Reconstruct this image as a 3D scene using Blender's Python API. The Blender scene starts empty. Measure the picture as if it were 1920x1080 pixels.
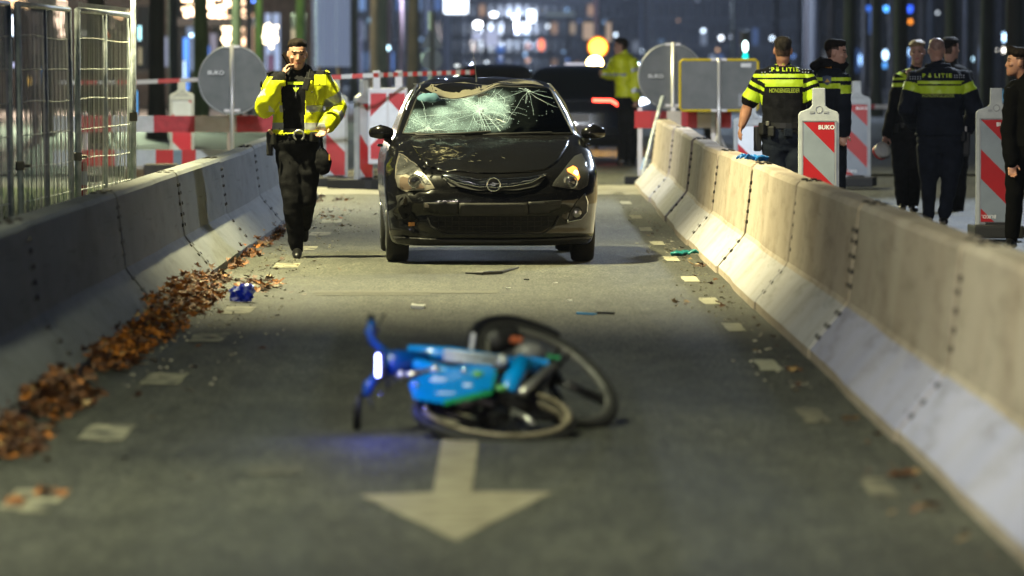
import bpy, bmesh, math, random
from mathutils import Vector, Matrix, noise
from mathutils.geometry import delaunay_2d_cdt
from mathutils.bvhtree import BVHTree
random.seed(7)
C = bpy.context.scene.collection
SC = bpy.context.scene
R = math.radians
PI = math.pi

# ------------------------------------------------------------ camera, world, exposure
F = 9900.0                       # focal length in pixels of the 1920 wide photograph
EYE = 1.58
cam = bpy.data.cameras.new('camera')
camo = bpy.data.objects.new('camera', cam); C.objects.link(camo)
camo.location = (0, 0, EYE)
camo.rotation_euler = (PI/2 - math.atan(413/F), 0, -math.atan(24/F))
cam.sensor_width = 36; cam.lens = F/1920*36
cam.clip_start = .5; cam.clip_end = 3000
cam.dof.use_dof = True
cam.dof.focus_distance = 43.0
cam.dof.aperture_fstop = 2.8
cam.dof.aperture_blades = 0
SC.camera = camo
SC.view_settings.view_transform = 'Standard'
SC.view_settings.look = 'None'
SC.view_settings.gamma = 1
SC.view_settings.exposure = 0.0
SC.cycles.use_denoising = True
SC.cycles.max_bounces = 6
SC.cycles.transparent_max_bounces = 12
SC.cycles.sample_clamp_indirect = 6
SC.cycles.caustics_reflective = False
SC.cycles.caustics_refractive = False
SC.cycles.volume_bounces = 0

w = bpy.data.worlds.new('World'); SC.world = w; w.use_nodes = True
nt = w.node_tree
bg = nt.nodes['Background']
# night sky: city glow near the horizon, darker overhead
tcw = nt.nodes.new('ShaderNodeTexCoord'); spw = nt.nodes.new('ShaderNodeSeparateXYZ'); crw = nt.nodes.new('ShaderNodeValToRGB')
nt.links.new(tcw.outputs['Generated'], spw.inputs[0]); nt.links.new(spw.outputs[2], crw.inputs[0]); nt.links.new(crw.outputs[0], bg.inputs[0])
crw.color_ramp.elements[0].position = 0; crw.color_ramp.elements[0].color = (.026, .036, .070, 1)
crw.color_ramp.elements[1].position = .5; crw.color_ramp.elements[1].color = (.004, .008, .016, 1)
bg.inputs[1].default_value = 1.0

def light(kind, loc, power, color, size=.4, target=None, spot=None, blend=.5, name='street_or_fill_light'):
    l = bpy.data.lights.new(name, kind)
    l.energy = power; l.color = color
    if kind == 'AREA': l.size = size; l.shape = 'DISK'
    else: l.shadow_soft_size = size
    if spot: l.spot_size = R(spot); l.spot_blend = blend
    o = bpy.data.objects.new(name, l); C.objects.link(o); o.location = loc
    if target:
        o.rotation_euler = (Vector(target)-Vector(loc)).to_track_quat('-Z', 'Y').to_euler()
    return o

WARM = (1.0, .93, .50)
# sodium-like street lamps along the left side of the road, 8 m up; the last pair is added fill
light('SPOT', (-3.9, 42.0, 8.2), 15500, WARM, .10, (-.3, 41.5, 0), 100, .9)
light('SPOT', (-3.9, 17.5, 8.2), 4700, (.96, 1, .66), .25, (-.5, 22, 0), 105, .9)
light('SPOT', (-4.4, 70.0, 8.2), 12000, WARM, .25, (0, 67, 0), 115, .8)
light('SPOT', (7.5, 62.0, 8.0), 6500, (.72, .84, 1), .3, (5, 56, 0), 85, .6)
light('SPOT', (-1.5, 48.0, 8.0), 9000, (.86, .93, 1), .25, (-.5, 69, .8), 62, .8)  # unseen fill lamp added to light the boards from the front
light('SPOT', (2.6, 35.0, 8.0), 2600, (.9, .93, 1), .25, (4.4, 52, .9), 42, .8)  # another added fill, aimed at the group behind the right barrier
# lamps of the junction behind the photographer, low and broad
light('SPOT', (-7.0, -14.0, 7.0), 9500, (1, .83, .74), .5, (1.9, 34, .5), 60, .8)
light('SPOT', (-6.5, 4.0, 6.0), 900, (.50, .58, 1), .6, (1.9, 23, .3), 40, .9, 'emergency_light')

# ------------------------------------------------------------ picture -> place
def gz(y): return 0.0 if y < 50 else min(.006*(y-50), .35)
def ray(px, py):
    d = Vector(((px-960)/F, -(py-540)/F, -1))
    return camo.rotation_euler.to_matrix() @ d
def P(px, py, D):
    d = ray(px, py); t = D/d.y
    return Vector((d.x*t, D, EYE+d.z*t))
def G(px, py):
    D = 40.0
    d = ray(px, py)
    for i in range(60):
        D2 = (gz(D)-EYE)/(d.z/d.y); D = .5*D+.5*D2
    return P(px, py, D)
def GX(px, D):
    p = P(px, 300, D); return Vector((p.x, D, gz(D)))

# ------------------------------------------------------------ materials
MATS = {}
def mat(name, col, rough=.6, metal=0, spec=.5, emit=None, es=0, coat=0, alpha=1, sheen=0):
    if name in MATS: return MATS[name]
    m = bpy.data.materials.new(name); m.use_nodes = True
    b = m.node_tree.nodes['Principled BSDF']
    b.inputs['Base Color'].default_value = (*col, 1)
    b.inputs['Roughness'].default_value = rough
    b.inputs['Metallic'].default_value = metal
    b.inputs['Specular IOR Level'].default_value = spec
    b.inputs['Coat Weight'].default_value = coat
    b.inputs['Alpha'].default_value = alpha
    b.inputs['Sheen Weight'].default_value = sheen
    if emit:
        b.inputs['Emission Color'].default_value = (*emit, 1)
        b.inputs['Emission Strength'].default_value = es
    MATS[name] = m
    return m
def N(m, t, **kw):
    n = m.node_tree.nodes.new(t)
    for k, v in kw.items():
        if k.startswith('i_'):
            key = k[2:]
            key = int(key) if key.isdigit() else key.replace('_', ' ')
            n.inputs[key].default_value = v
        else: setattr(n, k, v)
    return n
def L(m, a, b): m.node_tree.links.new(a, b)
def vmat(name, c1, c2, scale=5, rough=.7, bump=.0, bscale=None, metal=0, stretch=(1, 1, 1), detail=6, spec=.5, contrast=(.35, .65), coat=0, bdist=.01, rough2=None):
    """two-tone noise material with bump, in object space"""
    if name in MATS: return MATS[name]
    m = mat(name, c1, rough, metal, spec, coat=coat)
    b = m.node_tree.nodes['Principled BSDF']
    tc = N(m, 'ShaderNodeTexCoord'); mp = N(m, 'ShaderNodeMapping')
    mp.inputs['Scale'].default_value = stretch
    L(m, tc.outputs['Object'], mp.inputs[0])
    nz = N(m, 'ShaderNodeTexNoise'); nz.inputs['Scale'].default_value = scale; nz.inputs['Detail'].default_value = detail
    L(m, mp.outputs[0], nz.inputs['Vector'])
    cr = N(m, 'ShaderNodeValToRGB')
    cr.color_ramp.elements[0].position = contrast[0]; cr.color_ramp.elements[0].color = (*c1, 1)
    cr.color_ramp.elements[1].position = contrast[1]; cr.color_ramp.elements[1].color = (*c2, 1)
    L(m, nz.outputs['Fac'], cr.inputs[0]); L(m, cr.outputs[0], b.inputs['Base Color'])
    if rough2 is not None:
        mr = N(m, 'ShaderNodeMapRange'); mr.inputs['To Min'].default_value = rough; mr.inputs['To Max'].default_value = rough2
        mr.inputs['From Min'].default_value = .35; mr.inputs['From Max'].default_value = .65
        L(m, nz.outputs['Fac'], mr.inputs['Value']); L(m, mr.outputs[0], b.inputs['Roughness'])
    if bump:
        n2 = N(m, 'ShaderNodeTexNoise'); n2.inputs['Scale'].default_value = bscale or scale*4; n2.inputs['Detail'].default_value = 4
        L(m, mp.outputs[0], n2.inputs['Vector'])
        bp = N(m, 'ShaderNodeBump'); bp.inputs['Strength'].default_value = bump; bp.inputs['Distance'].default_value = bdist
        L(m, n2.outputs['Fac'], bp.inputs['Height']); L(m, bp.outputs[0], b.inputs['Normal'])
    return m
def emis(name, col, s):
    return mat(name, (0.02, .02, .02), .5, emit=col, es=s)

# ------------------------------------------------------------ mesh helpers
def tag(o, label=None, cat=None, group=None, kind=None):
    if label: o['label'] = label
    if cat: o['category'] = cat
    if group: o['group'] = group
    if kind: o['kind'] = kind
    return o
def empty(name, loc, rz=0, label=None, cat=None, group=None):
    o = bpy.data.objects.new(name, None); C.objects.link(o)
    o.location = loc; o.rotation_euler = (0, 0, rz)
    return tag(o, label, cat, group)
def obj(name, bm, mats, parent=None, smooth=False, label=None, cat=None, group=None, kind=None, loc=None):
    if isinstance(bm, bmesh.types.BMesh):
        me = bpy.data.meshes.new(name); bm.to_mesh(me); bm.free()
    else: me = bm
    if len(me.materials): me.materials.clear()
    for m in (mats if isinstance(mats, (list, tuple)) else [mats]): me.materials.append(m)
    if smooth:
        me.polygons.foreach_set('use_smooth', [True]*len(me.polygons))
    o = bpy.data.objects.new(name, me); C.objects.link(o)
    if parent is not None: o.parent = parent
    if loc is not None: o.location = loc
    return tag(o, label, cat, group, kind)
def copy_tree(o, parent=None):
    c = o.copy(); C.objects.link(c); c.parent = parent
    for ch in list(o.children): copy_tree(ch, c)
    return c
def NB(): return bmesh.new()
def box(bm, c, s, rot=None, mi=0, bevel=0):
    x, y, z = s[0]/2, s[1]/2, s[2]/2
    co = [(-x,-y,-z),(x,-y,-z),(x,y,-z),(-x,y,-z),(-x,-y,z),(x,-y,z),(x,y,z),(-x,y,z)]
    c = Vector(c)
    M = rot if rot is not None else Matrix.Identity(3)
    v = [bm.verts.new(c + M @ Vector(p)) for p in co]
    fs = []
    for f in ((3,2,1,0),(4,5,6,7),(0,1,5,4),(1,2,6,5),(2,3,7,6),(3,0,4,7)):
        a = bm.faces.new([v[i] for i in f]); a.material_index = mi; fs.append(a)
    if bevel:
        es = {e for f in fs for e in f.edges}
        bmesh.ops.bevel(bm, geom=list(es), offset=bevel, segments=2, affect='EDGES', profile=.6)
    return fs
def prism(bm, pts, axis_fn, t0, t1, mi=0):
    """closed 2D polygon pts extruded between t0 and t1; axis_fn(u, v, t) -> 3D"""
    a = [bm.verts.new(axis_fn(u, v, t0)) for u, v in pts]
    b = [bm.verts.new(axis_fn(u, v, t1)) for u, v in pts]
    n = len(pts)
    fs = [bm.faces.new(a[::-1]), bm.faces.new(b)]
    for i in range(n): fs.append(bm.faces.new((a[i], a[(i+1) % n], b[(i+1) % n], b[i])))
    for f in fs: f.material_index = mi
    return fs
XZ = lambda u, v, t: Vector((u, t, v))
YZ = lambda u, v, t: Vector((t, u, v))
XY = lambda u, v, t: Vector((u, v, t))
def frame(d):
    d = d.normalized()
    a = Vector((0, 0, 1)) if abs(d.z) < .9 else Vector((0, 1, 0))
    s = d.cross(a).normalized(); return s, s.cross(d).normalized()
def tube(bm, pts, r, seg=10, mi=0, caps=True, flat=None, closed=False):
    """polyline tube with one radius or one per point; flat=(normal, ratio) squashes it"""
    pts = [Vector(p) for p in pts]; n = len(pts)
    rs = r if isinstance(r, (list, tuple)) else [r]*n
    rings = []
    s0 = None
    for i, p in enumerate(pts):
        if closed: d = pts[(i+1) % n]-pts[i-1]
        else: d = pts[min(i+1, n-1)]-pts[max(i-1, 0)]
        if s0 is None: s, u = frame(d)
        else:
            dn = d.normalized(); s = (s0 - dn*s0.dot(dn)).normalized(); u = s.cross(dn)
        s0 = s
        ring = []
        for k in range(seg):
            a = 2*PI*k/seg
            off = s*math.cos(a)*rs[i] + u*math.sin(a)*rs[i]
            if flat:
                fn, q = flat; fn = fn.normalized(); off -= fn*off.dot(fn)*(1-q)
            ring.append(bm.verts.new(p+off))
        rings.append(ring)
    m = n if closed else n-1
    for i in range(m):
        a, b = rings[i], rings[(i+1) % n]
        for k in range(seg):
            f = bm.faces.new((a[k], b[k], b[(k+1) % seg], a[(k+1) % seg])); f.material_index = mi
    if caps and not closed:
        f = bm.faces.new(rings[0]); f.material_index = mi
        f = bm.faces.new(rings[-1][::-1]); f.material_index = mi
def capsule(bm, pts, rs, seg=12, flat=None):
    """tube with rounded ends"""
    pts = [Vector(p) for p in pts]
    d0 = (pts[0]-pts[1]).normalized(); d1 = (pts[-1]-pts[-2]).normalized()
    P2 = [pts[0]+d0*rs[0]*.95, pts[0]+d0*rs[0]*.7] + pts + [pts[-1]+d1*rs[-1]*.7, pts[-1]+d1*rs[-1]*.95]
    R2 = [rs[0]*.3, rs[0]*.75] + list(rs) + [rs[-1]*.75, rs[-1]*.3]
    tube(bm, P2, R2, seg, flat=flat)
def ellipsoid(bm, c, r, M=None, u=14, v=10, mi=0):
    g = bmesh.ops.create_uvsphere(bm, u_segments=u, v_segments=v, radius=1)
    c = Vector(c)
    for vt in g['verts']:
        p = Vector((vt.co.x*r[0], vt.co.y*r[1], vt.co.z*r[2]))
        if M is not None: p = M @ p
        vt.co = c+p
    if mi:
        for f in {f for vt in g['verts'] for f in vt.link_faces}: f.material_index = mi
def lathe(bm, prof, seg=24, M=None, c=(0, 0, 0), mi=0):
    """profile (r, z) about z, closed at both ends"""
    c = Vector(c); rings = []
    for r, z in prof:
        ring = []
        for k in range(seg):
            a = 2*PI*k/seg; p = Vector((r*math.cos(a), r*math.sin(a), z))
            if M is not None: p = M @ p
            ring.append(bm.verts.new(c+p))
        rings.append(ring)
    for a, b in zip(rings, rings[1:]):
        for k in range(seg):
            f = bm.faces.new((a[k], a[(k+1) % seg], b[(k+1) % seg], b[k])); f.material_index = mi
    for f in (bm.faces.new(rings[0][::-1]), bm.faces.new(rings[-1])): f.material_index = mi
def torus(bm, c, u, v, R0, r, seg=48, rs=10, mi=0):
    """ring around centre c in the plane of unit vectors u, v"""
    tube(bm, [Vector(c)+u*R0*math.cos(2*PI*k/seg)+v*R0*math.sin(2*PI*k/seg) for k in range(seg)], r, rs, mi, closed=True)
def evmesh(o):
    dg = bpy.context.evaluated_depsgraph_get(); dg.update()
    return bpy.data.meshes.new_from_object(o.evaluated_get(dg))
def remesh(bm, voxel, smooth=2):
    me = bpy.data.meshes.new('tmp'); bmesh.ops.recalc_face_normals(bm, faces=bm.faces); bm.to_mesh(me); bm.free()
    o = bpy.data.objects.new('tmp', me); C.objects.link(o)
    md = o.modifiers.new('r', 'REMESH'); md.mode = 'VOXEL'; md.voxel_size = voxel
    if smooth:
        ms = o.modifiers.new('s', 'SMOOTH'); ms.iterations = smooth; ms.factor = .5
    m2 = evmesh(o); bpy.data.objects.remove(o); bpy.data.meshes.remove(me)
    return m2
def boolean(o, cutter_bms):
    for i, bm in enumerate(cutter_bms):
        bmesh.ops.recalc_face_normals(bm, faces=bm.faces)
        me = bpy.data.meshes.new('cut'); bm.to_mesh(me); bm.free()
        c = bpy.data.objects.new('cut', me); C.objects.link(c)
        md = o.modifiers.new('b', 'BOOLEAN'); md.operation = 'DIFFERENCE'; md.object = c; md.solver = 'EXACT'
        m2 = evmesh(o); o.modifiers.clear()
        old = o.data; o.data = m2; bpy.data.meshes.remove(old)
        bpy.data.objects.remove(c); bpy.data.meshes.remove(me)
def text_mesh(s, size, bold=.0, spacing=1, xs=1):
    cu = bpy.data.curves.new('t', 'FONT'); cu.body = s; cu.size = size; cu.offset = bold*size
    cu.align_x = 'CENTER'; cu.align_y = 'CENTER'; cu.space_character = spacing; cu.resolution_u = 3
    o = bpy.data.objects.new('t', cu); C.objects.link(o)
    me = evmesh(o); bpy.data.objects.remove(o); bpy.data.curves.remove(cu)
    me.transform(Matrix.Diagonal((xs, 1, 1, 1)))
    return me
def text(name, s, size, loc, mt, parent=None, rx=PI/2, rz=0, ry=0, bold=.0, spacing=1, xs=1, flip=False):
    me = text_mesh(s, size, bold, spacing, xs)
    o = obj(name, me, mt, parent)
    o.location = loc; o.rotation_euler = (rx, ry + (PI if flip else 0), rz)
    return o

# ------------------------------------------------------------ ground and road
def asphalt(name, base, dark):
    m = mat(name, base, .75)
    b = m.node_tree.nodes['Principled BSDF']
    tc = N(m, 'ShaderNodeTexCoord')
    n1 = N(m, 'ShaderNodeTexNoise'); n1.inputs['Scale'].default_value = .55; n1.inputs['Detail'].default_value = 6
    mp = N(m, 'ShaderNodeMapping'); mp.inputs['Scale'].default_value = (1.6, .35, 1)
    L(m, tc.outputs['Object'], mp.inputs[0]); L(m, mp.outputs[0], n1.inputs['Vector'])
    n2 = N(m, 'ShaderNodeTexVoronoi'); n2.inputs['Scale'].default_value = 75
    n3 = N(m, 'ShaderNodeTexNoise'); n3.inputs['Scale'].default_value = 45; n3.inputs['Detail'].default_value = 5; n3.inputs['Roughness'].default_value = .8
    for n in (n2, n3): L(m, tc.outputs['Object'], n.inputs['Vector'])
    r1 = N(m, 'ShaderNodeValToRGB')
    r1.color_ramp.elements[0].position = .3; r1.color_ramp.elements[0].color = (*dark, 1)
    r1.color_ramp.elements[1].position = .75; r1.color_ramp.elements[1].color = (*base, 1)
    L(m, n1.outputs['Fac'], r1.inputs[0])
    # pale and dark stones
    r2 = N(m, 'ShaderNodeValToRGB'); r2.color_ramp.elements[0].position = .32; r2.color_ramp.elements[0].color = (.35, .35, .35, 1)
    r2.color_ramp.elements[1].position = .78; r2.color_ramp.elements[1].color = (2.1, 2.1, 2.0, 1)
    L(m, n3.outputs['Fac'], r2.inputs[0])
    mx = N(m, 'ShaderNodeMix', data_type='RGBA', blend_type='MULTIPLY'); mx.inputs[0].default_value = 1
    L(m, r1.outputs[0], mx.inputs[6]); L(m, r2.outputs[0], mx.inputs[7])
    # coarse, wheel-polished mottling and crack-like seams
    mp2 = N(m, 'ShaderNodeMapping'); mp2.inputs['Scale'].default_value = (1, .16, 1); L(m, tc.outputs['Object'], mp2.inputs[0])
    n5 = N(m, 'ShaderNodeTexNoise'); n5.inputs['Scale'].default_value = 55; n5.inputs['Detail'].default_value = 4; n5.inputs['Roughness'].default_value = .7; L(m, mp2.outputs[0], n5.inputs['Vector'])
    r5 = N(m, 'ShaderNodeValToRGB'); r5.color_ramp.elements[0].position = .36; r5.color_ramp.elements[0].color = (.30, .30, .30, 1)
    r5.color_ramp.elements[1].position = .66; r5.color_ramp.elements[1].color = (2.1, 2.1, 2.04, 1); L(m, n5.outputs['Fac'], r5.inputs[0])
    mx5 = N(m, 'ShaderNodeMix', data_type='RGBA', blend_type='MULTIPLY'); mx5.inputs[0].default_value = 1; L(m, mx.outputs[2], mx5.inputs[6]); L(m, r5.outputs[0], mx5.inputs[7])
    mp3 = N(m, 'ShaderNodeMapping'); mp3.inputs['Scale'].default_value = (.5, .22, 1); L(m, tc.outputs['Object'], mp3.inputs[0])
    n6 = N(m, 'ShaderNodeTexNoise'); n6.inputs['Scale'].default_value = 2.2; n6.inputs['Detail'].default_value = 7; n6.inputs['Roughness'].default_value = .65; n6.inputs['Distortion'].default_value = .6; L(m, mp3.outputs[0], n6.inputs['Vector'])
    r6 = N(m, 'ShaderNodeValToRGB'); r6.color_ramp.elements[0].position = .38; r6.color_ramp.elements[0].color = (.80, .80, .80, 1)
    r6.color_ramp.elements[1].position = .62; r6.color_ramp.elements[1].color = (1.2, 1.2, 1.17, 1); L(m, n6.outputs['Fac'], r6.inputs[0])
    mx6 = N(m, 'ShaderNodeMix', data_type='RGBA', blend_type='MULTIPLY'); mx6.inputs[0].default_value = 1; L(m, mx5.outputs[2], mx6.inputs[6]); L(m, r6.outputs[0], mx6.inputs[7])
    mp4 = N(m, 'ShaderNodeMapping'); mp4.inputs['Scale'].default_value = (1, .14, 1); L(m, tc.outputs['Object'], mp4.inputs[0])
    n7 = N(m, 'ShaderNodeTexNoise'); n7.inputs['Scale'].default_value = 11; n7.inputs['Detail'].default_value = 5; n7.inputs['Roughness'].default_value = .8; L(m, mp4.outputs[0], n7.inputs['Vector'])
    r7 = N(m, 'ShaderNodeValToRGB'); r7.color_ramp.elements[0].position = .36; r7.color_ramp.elements[0].color = (.66, .66, .66, 1)
    r7.color_ramp.elements[1].position = .64; r7.color_ramp.elements[1].color = (1.5, 1.5, 1.46, 1); L(m, n7.outputs['Fac'], r7.inputs[0])
    mx7 = N(m, 'ShaderNodeMix', data_type='RGBA', blend_type='MULTIPLY'); mx7.inputs[0].default_value = 1; L(m, mx6.outputs[2], mx7.inputs[6]); L(m, r7.outputs[0], mx7.inputs[7])
    L(m, mx7.outputs[2], b.inputs['Base Color'])
    mr = N(m, 'ShaderNodeMapRange'); mr.inputs['To Min'].default_value = .48; mr.inputs['To Max'].default_value = .85
    L(m, n1.outputs['Fac'], mr.inputs['Value']); L(m, mr.outputs[0], b.inputs['Roughness'])
    bp = N(m, 'ShaderNodeBump'); bp.inputs['Strength'].default_value = .9; bp.inputs['Distance'].default_value = .012
    L(m, n3.outputs['Fac'], bp.inputs['Height']); L(m, bp.outputs[0], b.inputs['Normal'])
    return m
M_ASPH = asphalt('asphalt', (.064, .064, .057), (.036, .037, .033))
M_ASPH2 = asphalt('old_asphalt', (.05, .052, .055), (.03, .032, .035))
M_PAINT = vmat('road_paint', (.10, .098, .075), (.42, .40, .30), 9, .6, .5, 60, contrast=(.28, .45), stretch=(1, .6, 1))
M_PAINT2 = vmat('worn_road_paint', (.06, .06, .05), (.33, .31, .22), 9, .65, .5, 70, contrast=(.38, .60), stretch=(1, .5, 1))

YS = [-30, 0, 20, 30, 40, 50, 60, 75, 90, 108.5, 150, 250, 450, 900, 2500]
def sheet(name, xa, xb, ys, dz, mt, label=None, kind='structure'):
    bm = NB(); pr = None
    for y in ys:
        a = xa(y) if callable(xa) else xa; b = xb(y) if callable(xb) else xb
        r = [bm.verts.new((a, y, gz(y)+dz)), bm.verts.new((b, y, gz(y)+dz))]
        if pr: bm.faces.new((pr[0], pr[1], r[1], r[0]))
        pr = r
    return obj(name, bm, mt, kind=kind)
sheet('ground', -600, 600, YS, -.03, M_ASPH2)
sheet('road', -2.9, 2.9, [-30, 0, 10, 20, 30, 40, 50, 60, 72], 0, M_ASPH)
sheet('crossing_road', -60, 60, [72, 80, 90, 108.5], 0, M_ASPH2)
M_GRASSB = vmat('grass_soil', (.012, .02, .006), (.05, .085, .02), 6, .95, .6, 30)
sheet('grass_verge', -30, -3.6, [5, 20, 30, 40, 50, 60, 66], -.012, M_GRASSB)
# pale paving by the junction, both sides of the black car's rear
M_PAVE = vmat('pale_paving', (.16, .15, .115), (.36, .34, .27), 3, .7, .4, 30, contrast=(.3, .7))
sheet('pavement', -2.6, 3.0, [62.5, 66.5], .004, M_PAVE)

def dash(bm, x, D, w, l, taper=0):
    n = 4
    pr = None
    for k in range(n+1):
        y = D-l/2+l*k/n
        j = (random.random()-.5)*.02
        r = [bm.verts.new((x-w/2+j, y, gz(y)+.004)), bm.verts.new((x+w/2+(random.random()-.5)*.012, y, gz(y)+.004))]
        if pr: bm.faces.new((pr[0], pr[1], r[1], r[0]))
        pr = r
rd = [407, 430, 456.5, 486, 524, 565, 614.5, 685.5, 780, 916]
bm = NB()
for y in rd[:-2]:
    p = G(1000, y); dash(bm, 1.425, p.y, .115, 1.0)
for D in (63, 59.5): dash(bm, 1.425, D, .115, 1)
obj('lane_marking', bm, M_PAINT, kind='structure')
bm = NB()
for y in rd[-2:]:
    p = G(1000, y); dash(bm, 1.425, p.y, .115, 1.0)
for D in (15.8, 12): dash(bm, 1.425, D, .115, 1)
obj('lane_marking', bm, vmat('very_worn_paint', (.055, .052, .042), (.22, .20, .14), 11, .7, .5, 70, contrast=(.40, .66), stretch=(1, .5, 1)), kind='structure')
bm = NB()
for y in (415, 439, 466, 498, 535, 582.5, 634, 711, 812, 940):
    p = G(600, y); dash(bm, -1.70+.0, p.y, .20, 1.0)
obj('lane_marking', bm, M_PAINT2, kind='structure')
# arrow
bm = NB()
ap = [(675, 930), (855, 1016), (1037, 924), (884, 923), (897, 838), (880, 775), (835, 775), (826, 838), (812, 925)]
ap = [G(x, y) for x, y in ap]
f = bm.faces.new([bm.verts.new((p.x, p.y, .004)) for p in ap][::-1])
bmesh.ops.triangulate(bm, faces=bm.faces)
obj('arrow_marking', bm, vmat('arrow_paint', (.15, .125, .085), (.30, .27, .19), 7, .6, .5, 60, contrast=(.25, .6)), kind='structure')
# faded remains of an older marking
bm = NB()
for (px, py, ww, ll) in ((760, 548, 1.3, .5), (515, 882, .22, .55), (700, 552, .8, .4)):
    p = G(px, py)
    v = [bm.verts.new((p.x+a*ww/2, p.y+b*ll/2, .003)) for a, b in ((-1, -1), (1, -.8), (1, 1), (-1, .9))]
    bm.faces.new(v)
obj('faded_marking', bm, vmat('faded_paint', (.07, .068, .055), (.13, .125, .09), 20, .7, .5, 60, contrast=(.45, .7)), kind='structure')

# ------------------------------------------------------------ concrete barriers
def concrete(name, c1, c2, stain):
    m = mat(name, c1, .8)
    b = m.node_tree.nodes['Principled BSDF']
    tc = N(m, 'ShaderNodeTexCoord')
    n1 = N(m, 'ShaderNodeTexNoise'); n1.inputs['Scale'].default_value = 1.6; n1.inputs['Detail'].default_value = 8; n1.inputs['Roughness'].default_value = .62
    mp1 = N(m, 'ShaderNodeMapping'); mp1.inputs['Scale'].default_value = (1, .28, 1); L(m, tc.outputs['Object'], mp1.inputs[0]); L(m, mp1.outputs[0], n1.inputs['Vector'])
    r1 = N(m, 'ShaderNodeValToRGB'); r1.color_ramp.elements[0].position = .32; r1.color_ramp.elements[0].color = (*c1, 1)
    r1.color_ramp.elements[1].position = .68; r1.color_ramp.elements[1].color = (*c2, 1)
    L(m, n1.outputs['Fac'], r1.inputs[0])
    mp = N(m, 'ShaderNodeMapping'); mp.inputs['Scale'].default_value = (1, 1.1, .4)
    L(m, tc.outputs['Object'], mp.inputs[0])
    n2 = N(m, 'ShaderNodeTexNoise'); n2.inputs['Scale'].default_value = 1.3; n2.inputs['Detail'].default_value = 5
    L(m, mp.outputs[0], n2.inputs['Vector'])
    r2 = N(m, 'ShaderNodeValToRGB'); r2.color_ramp.elements[0].position = .48; r2.color_ramp.elements[0].color = (0, 0, 0, 1)
    r2.color_ramp.elements[1].position = .74; r2.color_ramp.elements[1].color = (1, 1, 1, 1)
    L(m, n2.outputs['Fac'], r2.inputs[0])
    ml = N(m, 'ShaderNodeMath', operation='MULTIPLY'); ml.inputs[1].default_value = .5
    L(m, r2.outputs[0], ml.inputs[0])
    mx = N(m, 'ShaderNodeMix', data_type='RGBA'); mx.inputs[7].default_value = (*stain, 1)
    L(m, ml.outputs[0], mx.inputs[0]); L(m, r1.outputs[0], mx.inputs[6])
    n4 = N(m, 'ShaderNodeTexNoise'); n4.inputs['Scale'].default_value = 90; n4.inputs['Detail'].default_value = 3
    L(m, tc.outputs['Object'], n4.inputs['Vector'])
    m4 = N(m, 'ShaderNodeMapRange'); m4.inputs['To Min'].default_value = .78; m4.inputs['To Max'].default_value = 1.2
    L(m, n4.outputs['Fac'], m4.inputs['Value'])
    vm = N(m, 'ShaderNodeVectorMath', operation='SCALE'); L(m, mx.outputs[2], vm.inputs[0]); L(m, m4.outputs[0], vm.inputs['Scale'])
    oi = N(m, 'ShaderNodeObjectInfo'); mo = N(m, 'ShaderNodeMapRange'); mo.inputs['To Min'].default_value = .84; mo.inputs['To Max'].default_value = 1.14; L(m, oi.outputs['Random'], mo.inputs['Value'])
    # grime collecting near the toe and black tyre scrapes along the slope
    sp = N(m, 'ShaderNodeSeparateXYZ'); L(m, tc.outputs['Object'], sp.inputs[0])
    mps = N(m, 'ShaderNodeMapping'); mps.inputs['Scale'].default_value = (1, .55, 16); L(m, tc.outputs['Object'], mps.inputs[0])
    ns = N(m, 'ShaderNodeTexNoise'); ns.inputs['Scale'].default_value = 1.8; ns.inputs['Detail'].default_value = 5; L(m, mps.outputs[0], ns.inputs['Vector'])
    rs = N(m, 'ShaderNodeValToRGB'); rs.color_ramp.elements[0].position = .66; rs.color_ramp.elements[0].color = (1, 1, 1, 1); rs.color_ramp.elements[1].position = .76; rs.color_ramp.elements[1].color = (.45, .44, .42, 1); L(m, ns.outputs['Fac'], rs.inputs[0])
    mpg = N(m, 'ShaderNodeMapping'); mpg.inputs['Scale'].default_value = (1, .22, 1); L(m, tc.outputs['Object'], mpg.inputs[0])
    ng = N(m, 'ShaderNodeTexNoise'); ng.inputs['Scale'].default_value = 5; ng.inputs['Detail'].default_value = 8; ng.inputs['Roughness'].default_value = .7; L(m, mpg.outputs[0], ng.inputs['Vector'])
    rg = N(m, 'ShaderNodeValToRGB'); rg.color_ramp.elements[0].position = .34; rg.color_ramp.elements[0].color = (.62, .60, .56, 1); rg.color_ramp.elements[1].position = .50; rg.color_ramp.elements[1].color = (1, 1, 1, 1); L(m, ng.outputs['Fac'], rg.inputs[0])
    q1 = N(m, 'ShaderNodeMix', data_type='RGBA', blend_type='MULTIPLY'); q1.inputs[0].default_value = .8; L(m, vm.outputs[0], q1.inputs[6]); L(m, rs.outputs[0], q1.inputs[7])
    q2 = N(m, 'ShaderNodeMix', data_type='RGBA', blend_type='MULTIPLY'); q2.inputs[0].default_value = .8; L(m, q1.outputs[2], q2.inputs[6]); L(m, rg.outputs[0], q2.inputs[7])
    v3 = N(m, 'ShaderNodeVectorMath', operation='SCALE'); L(m, q2.outputs[2], v3.inputs[0]); L(m, mo.outputs[0], v3.inputs['Scale'])
    L(m, v3.outputs[0], b.inputs['Base Color'])
    bp = N(m, 'ShaderNodeBump'); bp.inputs['Strength'].default_value = .5; bp.inputs['Distance'].default_value = .01
    L(m, n4.outputs['Fac'], bp.inputs['Height']); L(m, bp.outputs[0], b.inputs['Normal'])
    return m
M_CONC = concrete('pale_concrete', (.35, .285, .235), (.47, .395, .33), (.29, .21, .15))
M_CONC_L = concrete('grey_concrete', (.13, .14, .145), (.19, .195, .195), (.09, .085, .08))
M_SLOPE = concrete('lavender_concrete', (.36, .35, .38), (.50, .48, .52), (.30, .26, .24))
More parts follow.
